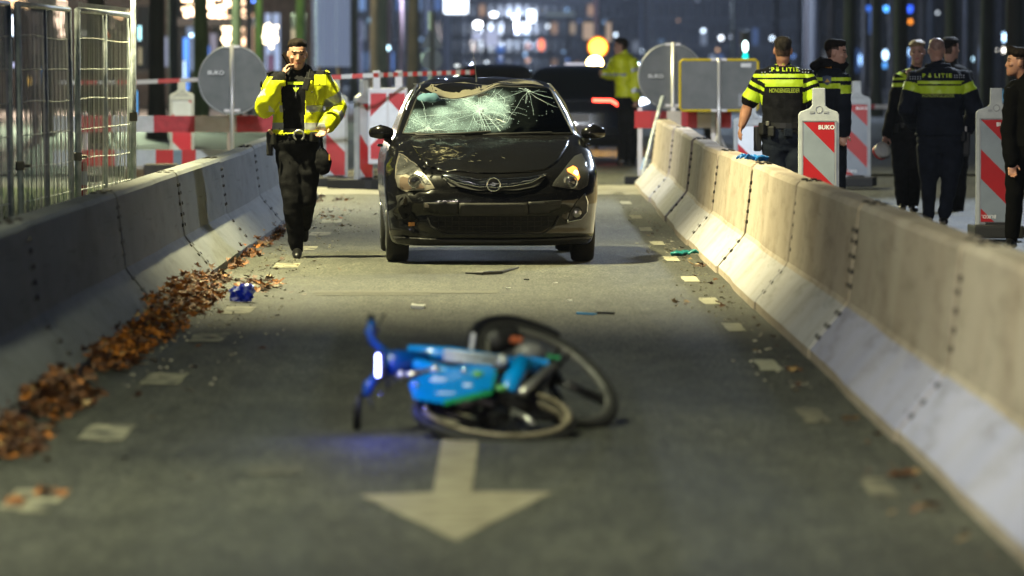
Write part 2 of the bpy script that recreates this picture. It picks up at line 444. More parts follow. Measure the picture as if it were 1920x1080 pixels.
M_SLOPE2 = concrete('bluish_concrete', (.30, .30, .46), (.43, .42, .60), (.36, .33, .38))  # slope faces tinted lavender, bluer on the nearest blocks
M_BOLT = mat('bolt_steel', (.05, .045, .04), .5, .6)
def barrier_profile(h):
    return [(0, 0), (0, .055), (.012, .07), (.195, .29), (.212, .315), (.268, h-.03), (.285, h-.006), (.30, h),
            (.42, h), (.435, h-.006), (.452, h-.03), (.508, .315), (.525, .29), (.708, .07), (.72, .055), (.72, 0)]
def make_barrier(x0, sgn, y0, y1, h, m, label, group, cuts=None, x1=None, m2=None):
    """one concrete block: x0 = toe line on the road side, sgn = +1 grows to the right"""
    x1 = x0 if x1 is None else x1
    root = empty('concrete_barrier', ((x0+x1)/2, (y0+y1)/2, gz((y0+y1)/2)), 0, label, 'concrete barrier', group)
    bm = NB(); rings = []
    gap = .018; jx = random.uniform(-.012, .012); hj = random.uniform(-.006, .006)
    ys = [y0+gap, y0+gap+.02] + [y0+(y1-y0)*k/6 for k in range(1, 6)] + [y1-gap-.02, y1-gap]
    for i, y in enumerate(ys):
        t = (y-y0)/(y1-y0); xx = x0+(x1-x0)*t+jx*(1 if i < 5 else -1)
        e = .96 if i in (0, len(ys)-1) else 1
        rings.append([bm.verts.new((xx+sgn*(.36+(u-.36)*e)-root.location.x, y-root.location.y, gz(y)+(v+hj)*(e if v > .2 else 1)-hj*(v < .01)-root.location.z)) for u, v in barrier_profile(h)])
    for a, b in zip(rings, rings[1:]):
        n = len(a)
        for k in range(n):
            f = bm.faces.new((a[k], a[(k+1) % n], b[(k+1) % n], b[k]))
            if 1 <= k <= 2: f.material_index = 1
    bm.faces.new(rings[0]); bm.faces.new(rings[-1][::-1])
    bmesh.ops.recalc_face_normals(bm, faces=bm.faces)
    b = obj('block', bm, [m, m2 or m], root)
    # bolt columns at both ends on the road side, two lifting eyes on top
    pr = barrier_profile(h)
    bm = NB()
    def onface(z):
        for (u0, v0), (u1, v1) in zip(pr[2:7], pr[3:8]):
            if v0 <= z <= v1: return u0+(u1-u0)*(z-v0)/(v1-v0), Vector((-(v1-v0), 0, (u1-u0))).normalized()
        return .28, Vector((-1, 0, 0))
    for yy, sd in ((y0+.10, 1), (y1-.10, -1)):
        t = (yy-y0)/(y1-y0); xx = x0+(x1-x0)*t
        for z in (.12, .18, .25, .40, .48, .56, .64, .70):
            if z > h-.06: continue
            u, nn = onface(z)
            nn = Vector((nn.x*sgn, 0, nn.z))
            p = Vector((xx+sgn*u, yy+sd*random.uniform(-.02, .04), z+gz(yy))) - root.location
            s, q = frame(nn)
            tube(bm, [p-nn*.01, p+nn*.004, p+nn*.009], [.015, .015, .009], 7)
    obj('bolt_heads', bm, M_BOLT, root)  # heads of the bolt columns, merged into one mesh
    for yy in (y0+.25, y1-.25):
        t = (yy-y0)/(y1-y0); xx = x0+(x1-x0)*t
        for dx in (.33, .39):
            bm = NB()
            lathe(bm, [(.022, -.005), (.022, .008), (.008, .012)], 8, c=Vector((xx+sgn*dx, yy, h+gz(yy)))-root.location)
            obj('lifting_anchor', bm, M_BOLT, root)
    return root
ordn = ['nearest, running out of frame', 'second from the camera', 'third from the camera', 'fourth from the camera', 'fifth from the camera', 'sixth from the camera', 'seventh from the camera', 'farthest']
js = [9.6, 15.9, 22.2, 28.6, 34.4, 40.6, 46.9, 53.4, 59.8, 66]
for i in range(1, len(js)-1):
    x0 = 1.675 if js[i] < 50 else 1.675+.03*(js[i]-50)/10
    x1 = 1.675 if js[i+1] < 50 else 1.675+.03*(js[i+1]-50)/10
    if i == len(js)-2: x1 = x0-.02
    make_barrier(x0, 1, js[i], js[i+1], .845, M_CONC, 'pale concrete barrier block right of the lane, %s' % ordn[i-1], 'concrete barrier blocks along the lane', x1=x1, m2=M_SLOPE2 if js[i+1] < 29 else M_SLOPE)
jl = [14.4, 20.7, 27.0, 33.3, 39.7, 45.8, 52.1, 58.4]
for i in range(len(jl)-1):
    x0 = -2.15 if jl[i] < 46 else -2.15
    make_barrier(x0, -1, jl[i], jl[i+1]+(2 if i == len(jl)-2 else 0), .795, M_CONC_L, 'grey concrete barrier block left of the lane, %s' % ordn[i if i < 6 else 7], 'concrete barrier blocks along the lane', x1=(-2.06 if i == len(jl)-2 else None))

# ------------------------------------------------------------ leaves
M_LEAF = [vmat('leaf_orange', (.28, .085, .008), (.46, .16, .016), 30, .6), vmat('leaf_brown', (.075, .026, .008), (.15, .055, .014), 30, .65),
          vmat('leaf_dark', (.035, .014, .007), (.08, .03, .012), 30, .6), vmat('leaf_tan', (.25, .16, .07), (.38, .25, .11), 30, .6)]
def leaf(bm, c, s, mi, flatness=.5):
    """a curled, lobed maple-like leaf"""
    n = Vector((random.gauss(0, flatness), random.gauss(0, flatness), 1)).normalized()
    u, v = frame(n)
    a0 = random.random()*2*PI; bend = random.uniform(-.5, .9)
    cv = bm.verts.new(c); ring = []
    lob = [1, .45, .85, .4, .95, .5, .3, .5, .95, .4, .85, .45]
    for k, q in enumerate(lob):
        a = a0+2*PI*k/len(lob)
        q = q*s*random.uniform(.8, 1.1)
        ring.append(bm.verts.new(c+u*math.cos(a)*q+v*math.sin(a)*q*.85+n*bend*q*abs(math.cos(a-a0))*.6))
    for k in range(len(ring)):
        f = bm.faces.new((cv, ring[k], ring[(k+1) % len(ring)])); f.material_index = mi
bm = NB()
# main drift: depth along the left barrier, with height and width profile
def drift(D):
    if D < 19: return .10, .06, 8
    if D < 21.2: return .12, .05, 6
    if D < 25.5: return .24, .15, 62
    if D < 27: return .12, .07, 16
    if D < 31: return .22, .13, 52
    if D < 37.2: return .26, .22, 75
    if D < 39: return .16, .08, 35
    if D < 47: return .12, .04, 12
    return .1, .04, 10
D = 17.0
while D < 62:
    wd, hh, cnt = drift(D)
    for k in range(int(cnt*1.7*max(.10, .70+1.9*noise.noise(Vector((D*.8, 2, 1)))))):
        t = random.random()**1.7
        x = -2.13 + t*wd*.85 + random.gauss(0, .02)
        z = hh*.9*max(0, 1-t*1.05)*random.random()+.012
        if x < -2.15: z = max(z, .06+(-2.15-x)*1.2)
        orange = (28 < D < 37.3)
        r_ = random.random()
        mi = (0 if r_ < .52 else 1 if r_ < .85 else 3 if r_ < .9 else 2) if orange else (0 if r_ < .12 else 1 if r_ < .62 else 2 if r_ < .94 else 3)
        leaf(bm, Vector((x, D+random.uniform(-.2, .2), z+gz(D))), random.choice((.014, .02, .028, .036, .048)), mi, .7)
    D += .4
for k in range(70):
    D = random.uniform(17, 60); x = -2.0+abs(random.gauss(0, .35))
    leaf(bm, Vector((x, D, .012+gz(D))), random.uniform(.02, .05), random.choice((1, 1, 2, 3)), .3)
for (px, py, n_) in ((510, 535, 26), (500, 545, 20), (470, 530, 20), (30, 950, 8), (90, 930, 6), (20, 860, 12), (60, 850, 12), (640, 375, 16), (620, 410, 10)):
    for k in range(n_):
        p = G(px+random.gauss(0, 12), py+random.gauss(0, 4)); leaf(bm, p+Vector((0, 0, .02)), random.uniform(.03, .06), random.choice((0, 1, 1, 2)), .4)
obj('fallen_leaves', bm, M_LEAF, kind='stuff')
bm = NB()
for k in range(70):
    D = random.uniform(16, 58); x = 1.62-abs(random.gauss(0, .12))
    leaf(bm, Vector((x, D, .012)), random.uniform(.015, .04), random.choice((1, 2, 2, 3)), .3)
for (px, py, n_) in ((1580, 795, 5), (1700, 895, 12), (1740, 960, 5), (1275, 574, 5), (1312, 500, 8), (1490, 700, 4)):
    for k in range(n_):
        p = G(px+random.gauss(0, 12), py+random.gauss(0, 3)); leaf(bm, p+Vector((0, 0, .02)), random.uniform(.02, .055), random.choice((1, 1, 2, 3)), .4)
obj('scattered_leaves', bm, M_LEAF, kind='stuff')
bm = NB()
for k in range(600):
    D = random.uniform(26, 58); x = random.choice((-1, 1, -1))*1; x = (-1.95+abs(random.gauss(0, .28))) if x < 0 else (1.6-abs(random.gauss(0, .15)))
    s = random.uniform(.004, .012)
    box(bm, (x, D, gz(D)+s*.4), (s*random.uniform(1, 2.5), s, s*.8), Matrix.Rotation(random.random()*3, 3, 'Z'))
obj('grit', bm, vmat('grit_stone', (.1, .09, .07), (.5, .47, .38), 8, .7), kind='stuff')

# ------------------------------------------------------------ litter
def crumple(name, c, s, m, label, cat, n=3, seed=0):
    bm = NB(); bmesh.ops.create_icosphere(bm, subdivisions=n, radius=1)
    for v in bm.verts:
        d = noise.noise(v.co*1.7+Vector((seed, 0, 0)))*.55+noise.noise(v.co*4.3+Vector((0, seed, 0)))*.35
        v.co *= 1+d
        v.co = Vector((v.co.x*s[0], v.co.y*s[1], max(v.co.z, -.7)*s[2]))
    o = obj(name, bm, m, label=label, cat=cat); o.location = c; return o
p = G(457, 567)
crumple('plastic_wrapper', p+Vector((0, 0, .055)), (.085, .07, .07), vmat('blue_plastic', (.008, .03, .55), (.35, .45, .9), 25, .25, contrast=(.5, .7)), 'crumpled bright blue plastic wrapper lying among the brown leaves', 'litter')
def glove(name, c, rz, m, label, s=1.0):
    bm = NB()
    capsule(bm, [(-.07, 0, .02), (.0, 0, .025)], [.04, .045], 12, flat=(Vector((0, 0, 1)), .45))
    for k, (a, l) in enumerate(((-.35, .08), (-.1, .09), (.15, .085), (.42, .07))):
        b0 = Vector((.03, -.035+.023*k, .02))
        capsule(bm, [b0, b0+Vector((math.cos(a)*l*.6, math.sin(a)*l*.6, .025)), b0+Vector((math.cos(a)*l, math.sin(a)*l, .002))], [.011, .010, .009], 8)
    capsule(bm, [(-.02, .04, .02), (0, .08, .03), (.03, .10, .01)], [.013, .011, .010], 8)
    me = remesh(bm, .005, 2)
    for v in me.vertices: v.co += v.normal*noise.noise(v.co*38)*.011; v.co *= s
    o = obj(name, me, m, smooth=True, label=label, cat='glove'); o.location = c; o.rotation_euler = (0, 0, rz)
    return o
pg = P(1405, 300, 41.6); pg.z = .845; pg.x = 2.06
glove('latex_glove', pg+Vector((-.05, 0, .0)), R(200), vmat('blue_latex', (.01, .12, .42), (.02, .2, .6), 20, .4), 'crumpled blue latex glove lying on top of the right concrete barrier', 1.15)
pg = G(1283, 480)
glove('latex_glove', pg, R(10), vmat('teal_latex', (.0, .10, .12), (.01, .2, .2), 20, .4), 'teal latex glove dropped on the asphalt beside the right barrier', 1.1)
# small debris
def shard(name, px, py, pts, h, m, label, cat='debris', rz=0):
    bm = NB(); prism(bm, pts, XY, .0, h)
    bmesh.ops.recalc_face_normals(bm, faces=bm.faces)
    o = obj(name, bm, m, label=label, cat=cat); o.location = G(px, py)+Vector((0, 0, .006)); o.rotation_euler = (R(4), R(3), rz); return o
bm = NB()
pp = [G(873, 516), G(905, 517), G(940, 515), G(972, 511)]
tube(bm, [p+Vector((0, 0, .018+.02*(i == 3))) for i, p in enumerate(pp)], [.006, .014, .013, .007], 8)
bm2 = bm
obj('trim_strip', bm, mat('black_rubber', (.01, .01, .01), .45), label='thin black plastic trim strip lying in front of the black car', cat='car debris')
M_WHITEP = mat('white_paper', (.75, .75, .72), .6)
shard('paper_scrap', 783, 579, [(-.045, -.05), (.04, -.07), (.05, .06), (0, .03), (-.04, .08)], .02, M_WHITEP, 'largest white scrap lying on the lane between car and bicycle', 'litter')
shard('blue_fragment', 1105, 591, [(-.085, -.03), (.03, -.02), (.05, .02), (-.08, .03)], .008, mat('blue_frag', (.02, .25, .6), .35), 'small blue plastic fragment on the lane behind the bicycle', 'debris')
shard('dark_fragment', 1133, 590, [(-.05, -.02), (.06, -.01), (.07, .02), (-.05, .01)], .012, mat('dark_frag', (.012, .012, .015), .4), 'thin dark fragment at the end of the blue plastic fragment', 'debris')
for i, (px, py, lb) in enumerate(((987, 526, 'small dark chip on the lane just right of the black trim strip'), (1041, 533, 'pale chip on the lane right of the dark chip'), (1068, 566, 'tiny white chip on the lane above the blue fragment'), (953, 543, 'tiny pale chip on the lane below the black trim strip'))):
    shard('chip', px, py, [(-.02, -.02), (.02, -.015), (.012, .02)], .008, M_WHITEP if i else mat('dark_frag', (0, 0, 0)), lb, 'debris')

# ------------------------------------------------------------ car bodies
def interp(tb, x):
    if x <= tb[0][0]: return tb[0][1]
    for (a, fa), (b, fb) in zip(tb, tb[1:]):
        if x <= b: 
            t = (x-a)/(b-a); return fa+(fb-fa)*t
    return tb[-1][1]
def smooth_interp(tb, x):
    h = .012
    return (interp(tb, x-h)+interp(tb, x)*2+interp(tb, x+h))/4
class Shell:
    """body as a stack of horizontal slices: front curve y0(z), tail curve yr(z), half width W(z)"""
    def __init__(s, y0, yr, W, Cf, Cr, n=2.7, dent=None):
        s.y0, s.yr, s.W, s.Cf, s.Cr, s.n, s.dent = y0, yr, W, Cf, Cr, n, dent
    def FY(s, x, z):
        w_ = smooth_interp(s.W, z); q = min(abs(x)/w_, .9995)
        return smooth_interp(s.y0, z)+interp(s.Cf, z)*(1-(1-q**s.n)**(1/s.n))
    def pt(s, x, z, off=0):
        p = Vector((x, s.FY(x, z)-off, z))
        return s.dent(p) if s.dent else p
    def mesh(s, zs, k=22):
        bm = NB(); rings = []
        for z in zs:
            w_ = smooth_interp(s.W, z); y0 = smooth_interp(s.y0, z); yr = smooth_interp(s.yr, z); cf = interp(s.Cf, z); cr = interp(s.Cr, z)
            pts = []
            for i in range(-k, k+1):
                t = PI/2*i/k; sg = 1 if t >= 0 else -1
                pts.append((w_*sg*abs(math.sin(t))**(2/s.n), y0+cf*(1-abs(math.cos(t))**(2/s.n))))
            a, b = pts[-1][1], yr-cr
            side = [(w_, a+(b-a)*j/34) for j in range(1, 34)]
            back = []
            for i in range(k, -k-1, -1):
                t = PI/2*i/k; sg = 1 if t >= 0 else -1
                back.append((w_*sg*abs(math.sin(t))**(2/s.n), yr-cr*(1-abs(math.cos(t))**(2/s.n))))
            pts += side+back+[(-x, y) for x, y in side[::-1]]
            ring = []
            for x, y in pts:
                p = Vector((x, y, z))
                if s.dent: p = s.dent(p)
                ring.append(bm.verts.new(p))
            rings.append(ring)
        for a, b in zip(rings, rings[1:]):
            n = len(a)
            for i in range(n): bm.faces.new((a[i], a[(i+1) % n], b[(i+1) % n], b[i]))
        bm.faces.new(rings[0][::-1])
        top = rings[-1]; c = Vector((0, 0, 0))
        for v in top: c += v.co
        cv = bm.verts.new(c/len(top))
        for i in range(len(top)): bm.faces.new((top[i], top[(i+1) % len(top)], cv))
        bmesh.ops.remove_doubles(bm, verts=bm.verts, dist=.0008)
        bmesh.ops.recalc_face_normals(bm, faces=bm.faces)
        return bm
    def patch(s, poly, off=.006, step=.03, mi=0, bm=None, fn=None, lip=0):
        bm = bm or NB(); b = []
        for i, p in enumerate(poly):
            q = poly[(i+1) % len(poly)]; d = math.dist(p, q); n = max(1, int(d/step))
            b += [(p[0]+(q[0]-p[0])*j/n, p[1]+(q[1]-p[1])*j/n) for j in range(n)]
        def inside(x, z):
            c = False
            for i in range(len(b)):
                (x1, z1), (x2, z2) = b[i], b[i-1]
                if (z1 > z) != (z2 > z) and x < (x2-x1)*(z-z1)/(z2-z1)+x1: c = not c
            return c
        xs = [p[0] for p in b]; zs = [p[1] for p in b]; inn = []
        x = min(xs)+step/2
        while x < max(xs):
            z = min(zs)+step/2
            while z < max(zs):
                if inside(x, z) and min(math.dist((x, z), p) for p in b) > step*.4: inn.append((x+random.uniform(-.1, .1)*step, z+random.uniform(-.1, .1)*step))
                z += step
            x += step
        vs, es, fs, *_ = delaunay_2d_cdt([Vector(p) for p in b+inn], [], [list(range(len(b)))], 1, 1e-6)
        V = []
        for v in vs:
            p = s.pt(v[0], v[1], off)
            if fn: p = fn(p)
            V.append(bm.verts.new(p))
        for f in fs:
            try: g = bm.faces.new([V[i] for i in f]); g.material_index = mi
            except ValueError: pass
        bmesh.ops.recalc_face_normals(bm, faces=bm.faces)
        if sum(f.normal.y for f in bm.faces) > 0: bmesh.ops.reverse_faces(bm, faces=bm.faces)
        if lip:
            es = [e for e in bm.edges if len(e.link_faces) == 1]
            g = bmesh.ops.extrude_edge_only(bm, edges=es)
            for v in [v for v in g['geom'] if isinstance(v, bmesh.types.BMVert)]: v.co.y += lip
        return bm
    def line(s, pts, r, off=.006, bm=None, seg=7, step=.02, mi=0):
        bm = bm or NB(); q = []
        for a, b in zip(pts, pts[1:]):
            n = max(1, int(math.dist(a, b)/step)); q += [(a[0]+(b[0]-a[0])*j/n, a[1]+(b[1]-a[1])*j/n) for j in range(n)]
        q.append(pts[-1])
        tube(bm, [s.pt(x, z, off) for x, z in q], r, seg, mi); return bm

M_BLACK = mat('black_car_paint', (.003, .003, .0035), .25, 0, .12, coat=.55)
b_ = M_BLACK.node_tree.nodes['Principled BSDF']; b_.inputs['Coat Roughness'].default_value = .05
tc = N(M_BLACK, 'ShaderNodeTexCoord'); nz = N(M_BLACK, 'ShaderNodeTexNoise'); nz.inputs['Scale'].default_value = 3.2; nz.inputs['Detail'].default_value = 3
L(M_BLACK, tc.outputs['Object'], nz.inputs['Vector'])
bp = N(M_BLACK, 'ShaderNodeBump'); bp.inputs['Strength'].default_value = .35; bp.inputs['Distance'].default_value = .03
L(M_BLACK, nz.outputs['Fac'], bp.inputs['Height']); L(M_BLACK, bp.outputs[0], b_.inputs['Normal']); L(M_BLACK, bp.outputs[0], b_.inputs['Coat Normal'])
nd = N(M_BLACK, 'ShaderNodeTexNoise'); nd.inputs['Scale'].default_value = 160; nd.inputs['Detail'].default_value = 2
L(M_BLACK, tc.outputs['Object'], nd.inputs['Vector'])
cr = N(M_BLACK, 'ShaderNodeValToRGB'); cr.color_ramp.elements[0].position = .66; cr.color_ramp.elements[0].color = (.003, .003, .0035, 1)
cr.color_ramp.elements[1].position = .78; cr.color_ramp.elements[1].color = (.06, .058, .055, 1)
L(M_BLACK, nd.outputs['Fac'], cr.inputs[0]); L(M_BLACK, cr.outputs[0], b_.inputs['Base Color'])
M_BONNET = M_BLACK.copy(); M_BONNET.name = 'scuffed_bonnet_paint'; MATS['bonnet'] = M_BONNET
bb = M_BONNET.node_tree.nodes['Principled BSDF']
tcb = N(M_BONNET, 'ShaderNodeTexCoord'); ds = N(M_BONNET, 'ShaderNodeVectorMath', operation='DISTANCE'); ds.inputs[1].default_value = (-.40, .55, .90); L(M_BONNET, tcb.outputs['Object'], ds.inputs[0])
mrb = N(M_BONNET, 'ShaderNodeMapRange'); mrb.inputs['From Min'].default_value = .04; mrb.inputs['From Max'].default_value = .36; mrb.inputs['To Min'].default_value = .26; mrb.inputs['To Max'].default_value = -.1; L(M_BONNET, ds.outputs['Value'], mrb.inputs['Value'])
nb = N(M_BONNET, 'ShaderNodeTexNoise'); nb.inputs['Scale'].default_value = 13; nb.inputs['Detail'].default_value = 9; nb.inputs['Roughness'].default_value = .75; nb.inputs['Distortion'].default_value = 1.2; L(M_BONNET, tcb.outputs['Object'], nb.inputs['Vector'])
ab_ = N(M_BONNET, 'ShaderNodeMath', operation='ADD'); L(M_BONNET, nb.outputs['Fac'], ab_.inputs[0]); L(M_BONNET, mrb.outputs[0], ab_.inputs[1])
rb = N(M_BONNET, 'ShaderNodeValToRGB'); rb.color_ramp.elements[0].position = .70; rb.color_ramp.elements[0].color = (.004, .004, .0045, 1); rb.color_ramp.elements[1].position = .86; rb.color_ramp.elements[1].color = (.16, .15, .11, 1)
L(M_BONNET, ab_.outputs[0], rb.inputs[0]); L(M_BONNET, rb.outputs[0], bb.inputs['Base Color'])
M_ROOF = vmat('roof_reflection_paint', (.010, .010, .009), (.13, .12, .09), 3.2, .42, .4, 9, contrast=(.44, .56), coat=.3, bdist=.03)  # cream patches stand for a reflection on the roof
M_TRIM = vmat('dark_grey_trim', (.007, .007, .008), (.015, .015, .015), 20, .5, .2, 200, spec=.3)
M_MATT = mat('matt_black_plastic', (.006, .006, .006), .6)
M_CHROME = mat('chrome', (.75, .77, .8), .13, 1)
M_SILV = vmat('silver_reflector', (.10, .10, .10), (.62, .62, .60), 9, .2, .5, 14, metal=1, contrast=(.40, .58), stretch=(1, 1, .5))
M_TYRE = vmat('tyre_rubber', (.006, .006, .006), (.014, .014, .013), 40, .75, .3, 120)
M_RIM = mat('alloy_rim', (.45, .46, .48), .3, 1)
M_DGLASS = mat('dark_window_glass', (.006, .007, .009), .05, 0, .8, coat=.5)
M_CLEAR = mat('clear_lamp_cover', (.10, .10, .10), .05, 0, .8, alpha=.22)

def dent(p):
    x, y, z = p
    q = p.copy()
    # roof pushed in above the windscreen on the passenger side
    if z > 1.30:
        w_ = min(1, (z-1.30)/.12)
        q.z -= w_*.115*math.exp(-(((x+.28)/.26)**2+((y-1.80)/.40)**2))
        q.z -= w_*.05*math.exp(-(((x-.02)/.18)**2+((y-2.2)/.35)**2))
        q.z += w_*.022*noise.noise(Vector((x*5, y*4, 3)))
        q.z += w_*.018*math.exp(-(((x-.12)/.10)**2+((y-1.9)/.2)**2))
    # glass pushed inwards
    if z > 1.02 and y < 2.0:
        q.y += .13*math.exp(-(((x+.30)/.24)**2+((z-1.33)/.09)**2))
        q.y += .07*math.exp(-(((x+.05)/.22)**2+((z-1.24)/.08)**2))
    if 1.05 < z < 1.42 and y < 2.0:
        k = max(0, min(1, (z-1.05)/.05, (1.42-z)/.04, (.35-x)/.3))
        q.y += k*(.030*noise.noise(Vector((x*8, z*10, 2)))+.012*noise.noise(Vector((x*19, z*23, 5))))
    # bonnet and wing creases, worst at the passenger side
    if .6 < z < 1.03 and y < 1.15:
        k = max(0, min(1, (.25-x)/.6))
        q.z += .016*k*noise.noise(Vector((x*9, y*7, 1)))*1.6+.006*noise.noise(Vector((x*17, y*15, 7)))*k
        q.z -= .030*math.exp(-(((x+.42)/.13)**2+((y-.42)/.14)**2))
        q.z += .018*math.exp(-(((x+.25)/.06)**2+((y-.30)/.12)**2))
    if z < .62 and y < .6:
        k = max(0, min(1, (-.25-x)/.3))
        q.y += .035*k*noise.noise(Vector((x*7, z*9, 5)))+.02*k*noise.noise(Vector((x*18, z*18, 2)))
    return q
car_y0 = [(.15, .11), (.18, .06), (.24, .03), (.30, .035), (.42, .02), (.50, .0), (.56, .012), (.60, .03), (.66, .06), (.72, .10), (.755, .15), (.79, .24), (.83, .34), (.88, .47), (.93, .62), (.98, .82), (1.02, 1.0), (1.05, 1.06), (1.10, 1.13), (1.2, 1.29), (1.3, 1.46), (1.40, 1.66), (1.43, 1.76), (1.455, 1.90), (1.475, 2.06), (1.49, 2.25), (1.50, 2.45)]
car_yr = [(.18, 3.9), (.5, 4.0), (.8, 3.98), (1.0, 3.92), (1.2, 3.82), (1.35, 3.66), (1.42, 3.5), (1.46, 3.3), (1.485, 3.0), (1.50, 2.75)]
car_W = [(.15, .78), (.18, .815), (.25, .83), (.45, .85), (.55, .862), (.7, .868), (.80, .862), (.88, .845), (.94, .815), (.98, .79), (1.02, .765), (1.06, .742), (1.2, .685), (1.31, .630), (1.40, .578), (1.44, .54), (1.465, .48), (1.485, .38), (1.495, .27), (1.50, .18)]
car_Cf = [(.15, .42), (.45, .48), (.7, .55), (.9, .55), (1.02, .42), (1.1, .34), (1.4, .28), (1.5, .25)]
car_Cr = [(.15, .3), (1, .35), (1.5, .3)]
shell = Shell(car_y0, car_yr, car_W, car_Cf, car_Cr, 2.7, dent)
car = empty('damaged_car', (-.045, 42.3, 0), R(2.3), 'small black hatchback with smashed windscreen, dented roof and damaged front, facing the camera', 'car')
zs = [.15, .165, .18, .21]+[.24+.02*i for i in range(36)]+[.96+.012*i for i in range(38)]+[1.418+.008*i for i in range(8)]+[1.478, 1.484, 1.49, 1.494, 1.497, 1.50]
zs = sorted(set(z for z in zs if z <= 1.5))
body = obj('body', shell.mesh(zs), M_BLACK, car)
cuts = []
c = NB(); prism(c, [(-.675, 1.075), (.675, 1.075), (.515, 1.40), (-.515, 1.40)], XZ, .85, 3.1); cuts.append(c)
c = NB(); prism(c, [(1.42, 1.02), (3.35, 1.02), (3.1, 1.37), (1.98, 1.385)], YZ, -1.2, 1.2); cuts.append(c)
for y in (.80, 3.31):
    c = NB(); pr = [(y+.365*math.cos(2*PI*k/32), .30+.365*math.sin(2*PI*k/32)) for k in range(32)]
    prism(c, pr, YZ, -1.2, -.60); cuts.append(c)
    c = NB(); prism(c, pr, YZ, .60, 1.2); cuts.append(c)
c = NB(); box(c, (-.73, .3, .40), (.10, .6, .10), Matrix.Rotation(.4, 3, 'Y')); cuts.append(c)   # broken fog lamp opening
boolean(body, cuts)
body.data.materials.clear(); body.data.materials.append(M_BLACK)
# auto-smooth by angle
body.data.polygons.foreach_set('use_smooth', [True]*len(body.data.polygons))
try: body.data.set_sharp_from_angle(angle=R(38))
except Exception: pass

def sm(o): 
    o.data.polygons.foreach_set('use_smooth', [True]*len(o.data.polygons)); return o
# bonnet skin with a visible gap to the wings
hood = [(-.66, .985), (-.60, .90), (-.53, .82), (-.44, .765), (-.30, .745), (0, .735), (.30, .745), (.44, .765), (.53, .82), (.60, .90), (.66, .985), (.6, 1.005), (0, 1.015), (-.6, 1.005)]
sm(obj('bonnet', shell.patch(hood, .012, .02, lip=.02), M_BONNET, car))
# scratches and smears on the bonnet
M_SMEAR = mat('scuff', (.17, .16, .12), .6)
bm = NB()
for k in range(26):
    x = random.gauss(-.42, .12); z = random.gauss(.90, .04); a = random.uniform(-.6, .6); l_ = random.uniform(.01, .05)
    if z < .80 or z > .98: continue
    shell.line([(x, z), (x+l_*math.cos(a), z+l_*math.sin(a)*.5)], random.uniform(.0006, .0013), .014, bm, 5)
for k in range(8):
    x = random.uniform(-.25, .3); z = random.uniform(.77, .9); a = random.uniform(-.8, .9); l_ = random.uniform(.01, .04)
    shell.line([(x, z), (x+l_*math.cos(a), z+l_*math.sin(a)*.6)], random.uniform(.0005, .001), .014, bm, 5)
obj('scratches', bm, M_SMEAR, car, kind='stuff')
# chrome wing bar of the grille and badge
bar = [(-.41, .718), (-.30, .694), (-.15, .682), (0, .680), (.15, .684), (.30, .700), (.42, .724), (.38, .70), (.28, .667), (.15, .645), (0, .636), (-.15, .642), (-.28, .662), (-.38, .695)]
sm(obj('grille_bar', shell.patch(bar[:7]+bar[7:], .028, .02, lip=.03), mat('smoked_chrome', (.20, .22, .26), .16, 1), car))
bm = shell.line([(-.39, .700), (-.3, .655), (-.15, .632), (0, .624), (.15, .635), (.3, .662), (.42, .722)], .0055, .034)
shell.line([(-.41, .722), (-.28, .698), (0, .688), (.28, .702), (.43, .73)], .003, .034, bm)
obj('chrome_lip', bm, M_CHROME, car)
gr = [(-.40, .69), (-.28, .65), (0, .618), (.28, .655), (.42, .70), (.36, .63), (.2, .60), (-.2, .60), (-.34, .62)]
obj('upper_grille', shell.patch(gr, .008, .03), M_MATT, car)
bm = NB(); ec = Vector((0, shell.FY(0, .645)-.045, .648))
torus(bm, ec, Vector((1, 0, 0)), Vector((0, 0, 1)), .053, .0085, 32, 8)
prism(bm, [(-.055, -.004), (-.012, .004), (-.016, .016), (.055, .004), (.012, -.004), (.016, -.016)], lambda u, v, t: ec+Vector((u, t, v+.0)), -.006, .006)
bmesh.ops.recalc_face_normals(bm, faces=bm.faces)
em = obj('front_badge', bm, M_CHROME, car)
bm = NB(); lathe(bm, [(.048, -.002), (.048, .004)], 24, Matrix.Rotation(PI/2, 3, 'X'), ec+Vector((0, .012, 0))); obj('badge_backing', bm, M_MATT, em)
# bumper skin details
sm(obj('bumper_lip', shell.patch([(-.80, .222), (-.4, .205), (0, .20), (.4, .205), (.80, .222), (.77, .165), (.4, .155), (0, .152), (-.4, .155), (-.77, .165)], .02, .03, lip=.05), M_TRIM, car))
sm(obj('bumper_trim', shell.patch([(-.56, .50), (-.28, .505), (-.28, .405), (-.50, .415), (-.56, .44)], .016, .03, lip=.02), M_TRIM, car))
sm(obj('bumper_trim', shell.patch([(.28, .505), (.55, .52), (.54, .455), (.46, .415), (.28, .405)], .016, .03, lip=.02), M_TRIM, car))
sm(obj('plate_holder', shell.patch([(-.275, .497), (.275, .497), (.275, .39), (-.275, .39)], .024, .05, lip=.03), vmat('plate_holder_plastic', (.014, .014, .013), (.024, .023, .021), 12, .55, spec=.3), car))
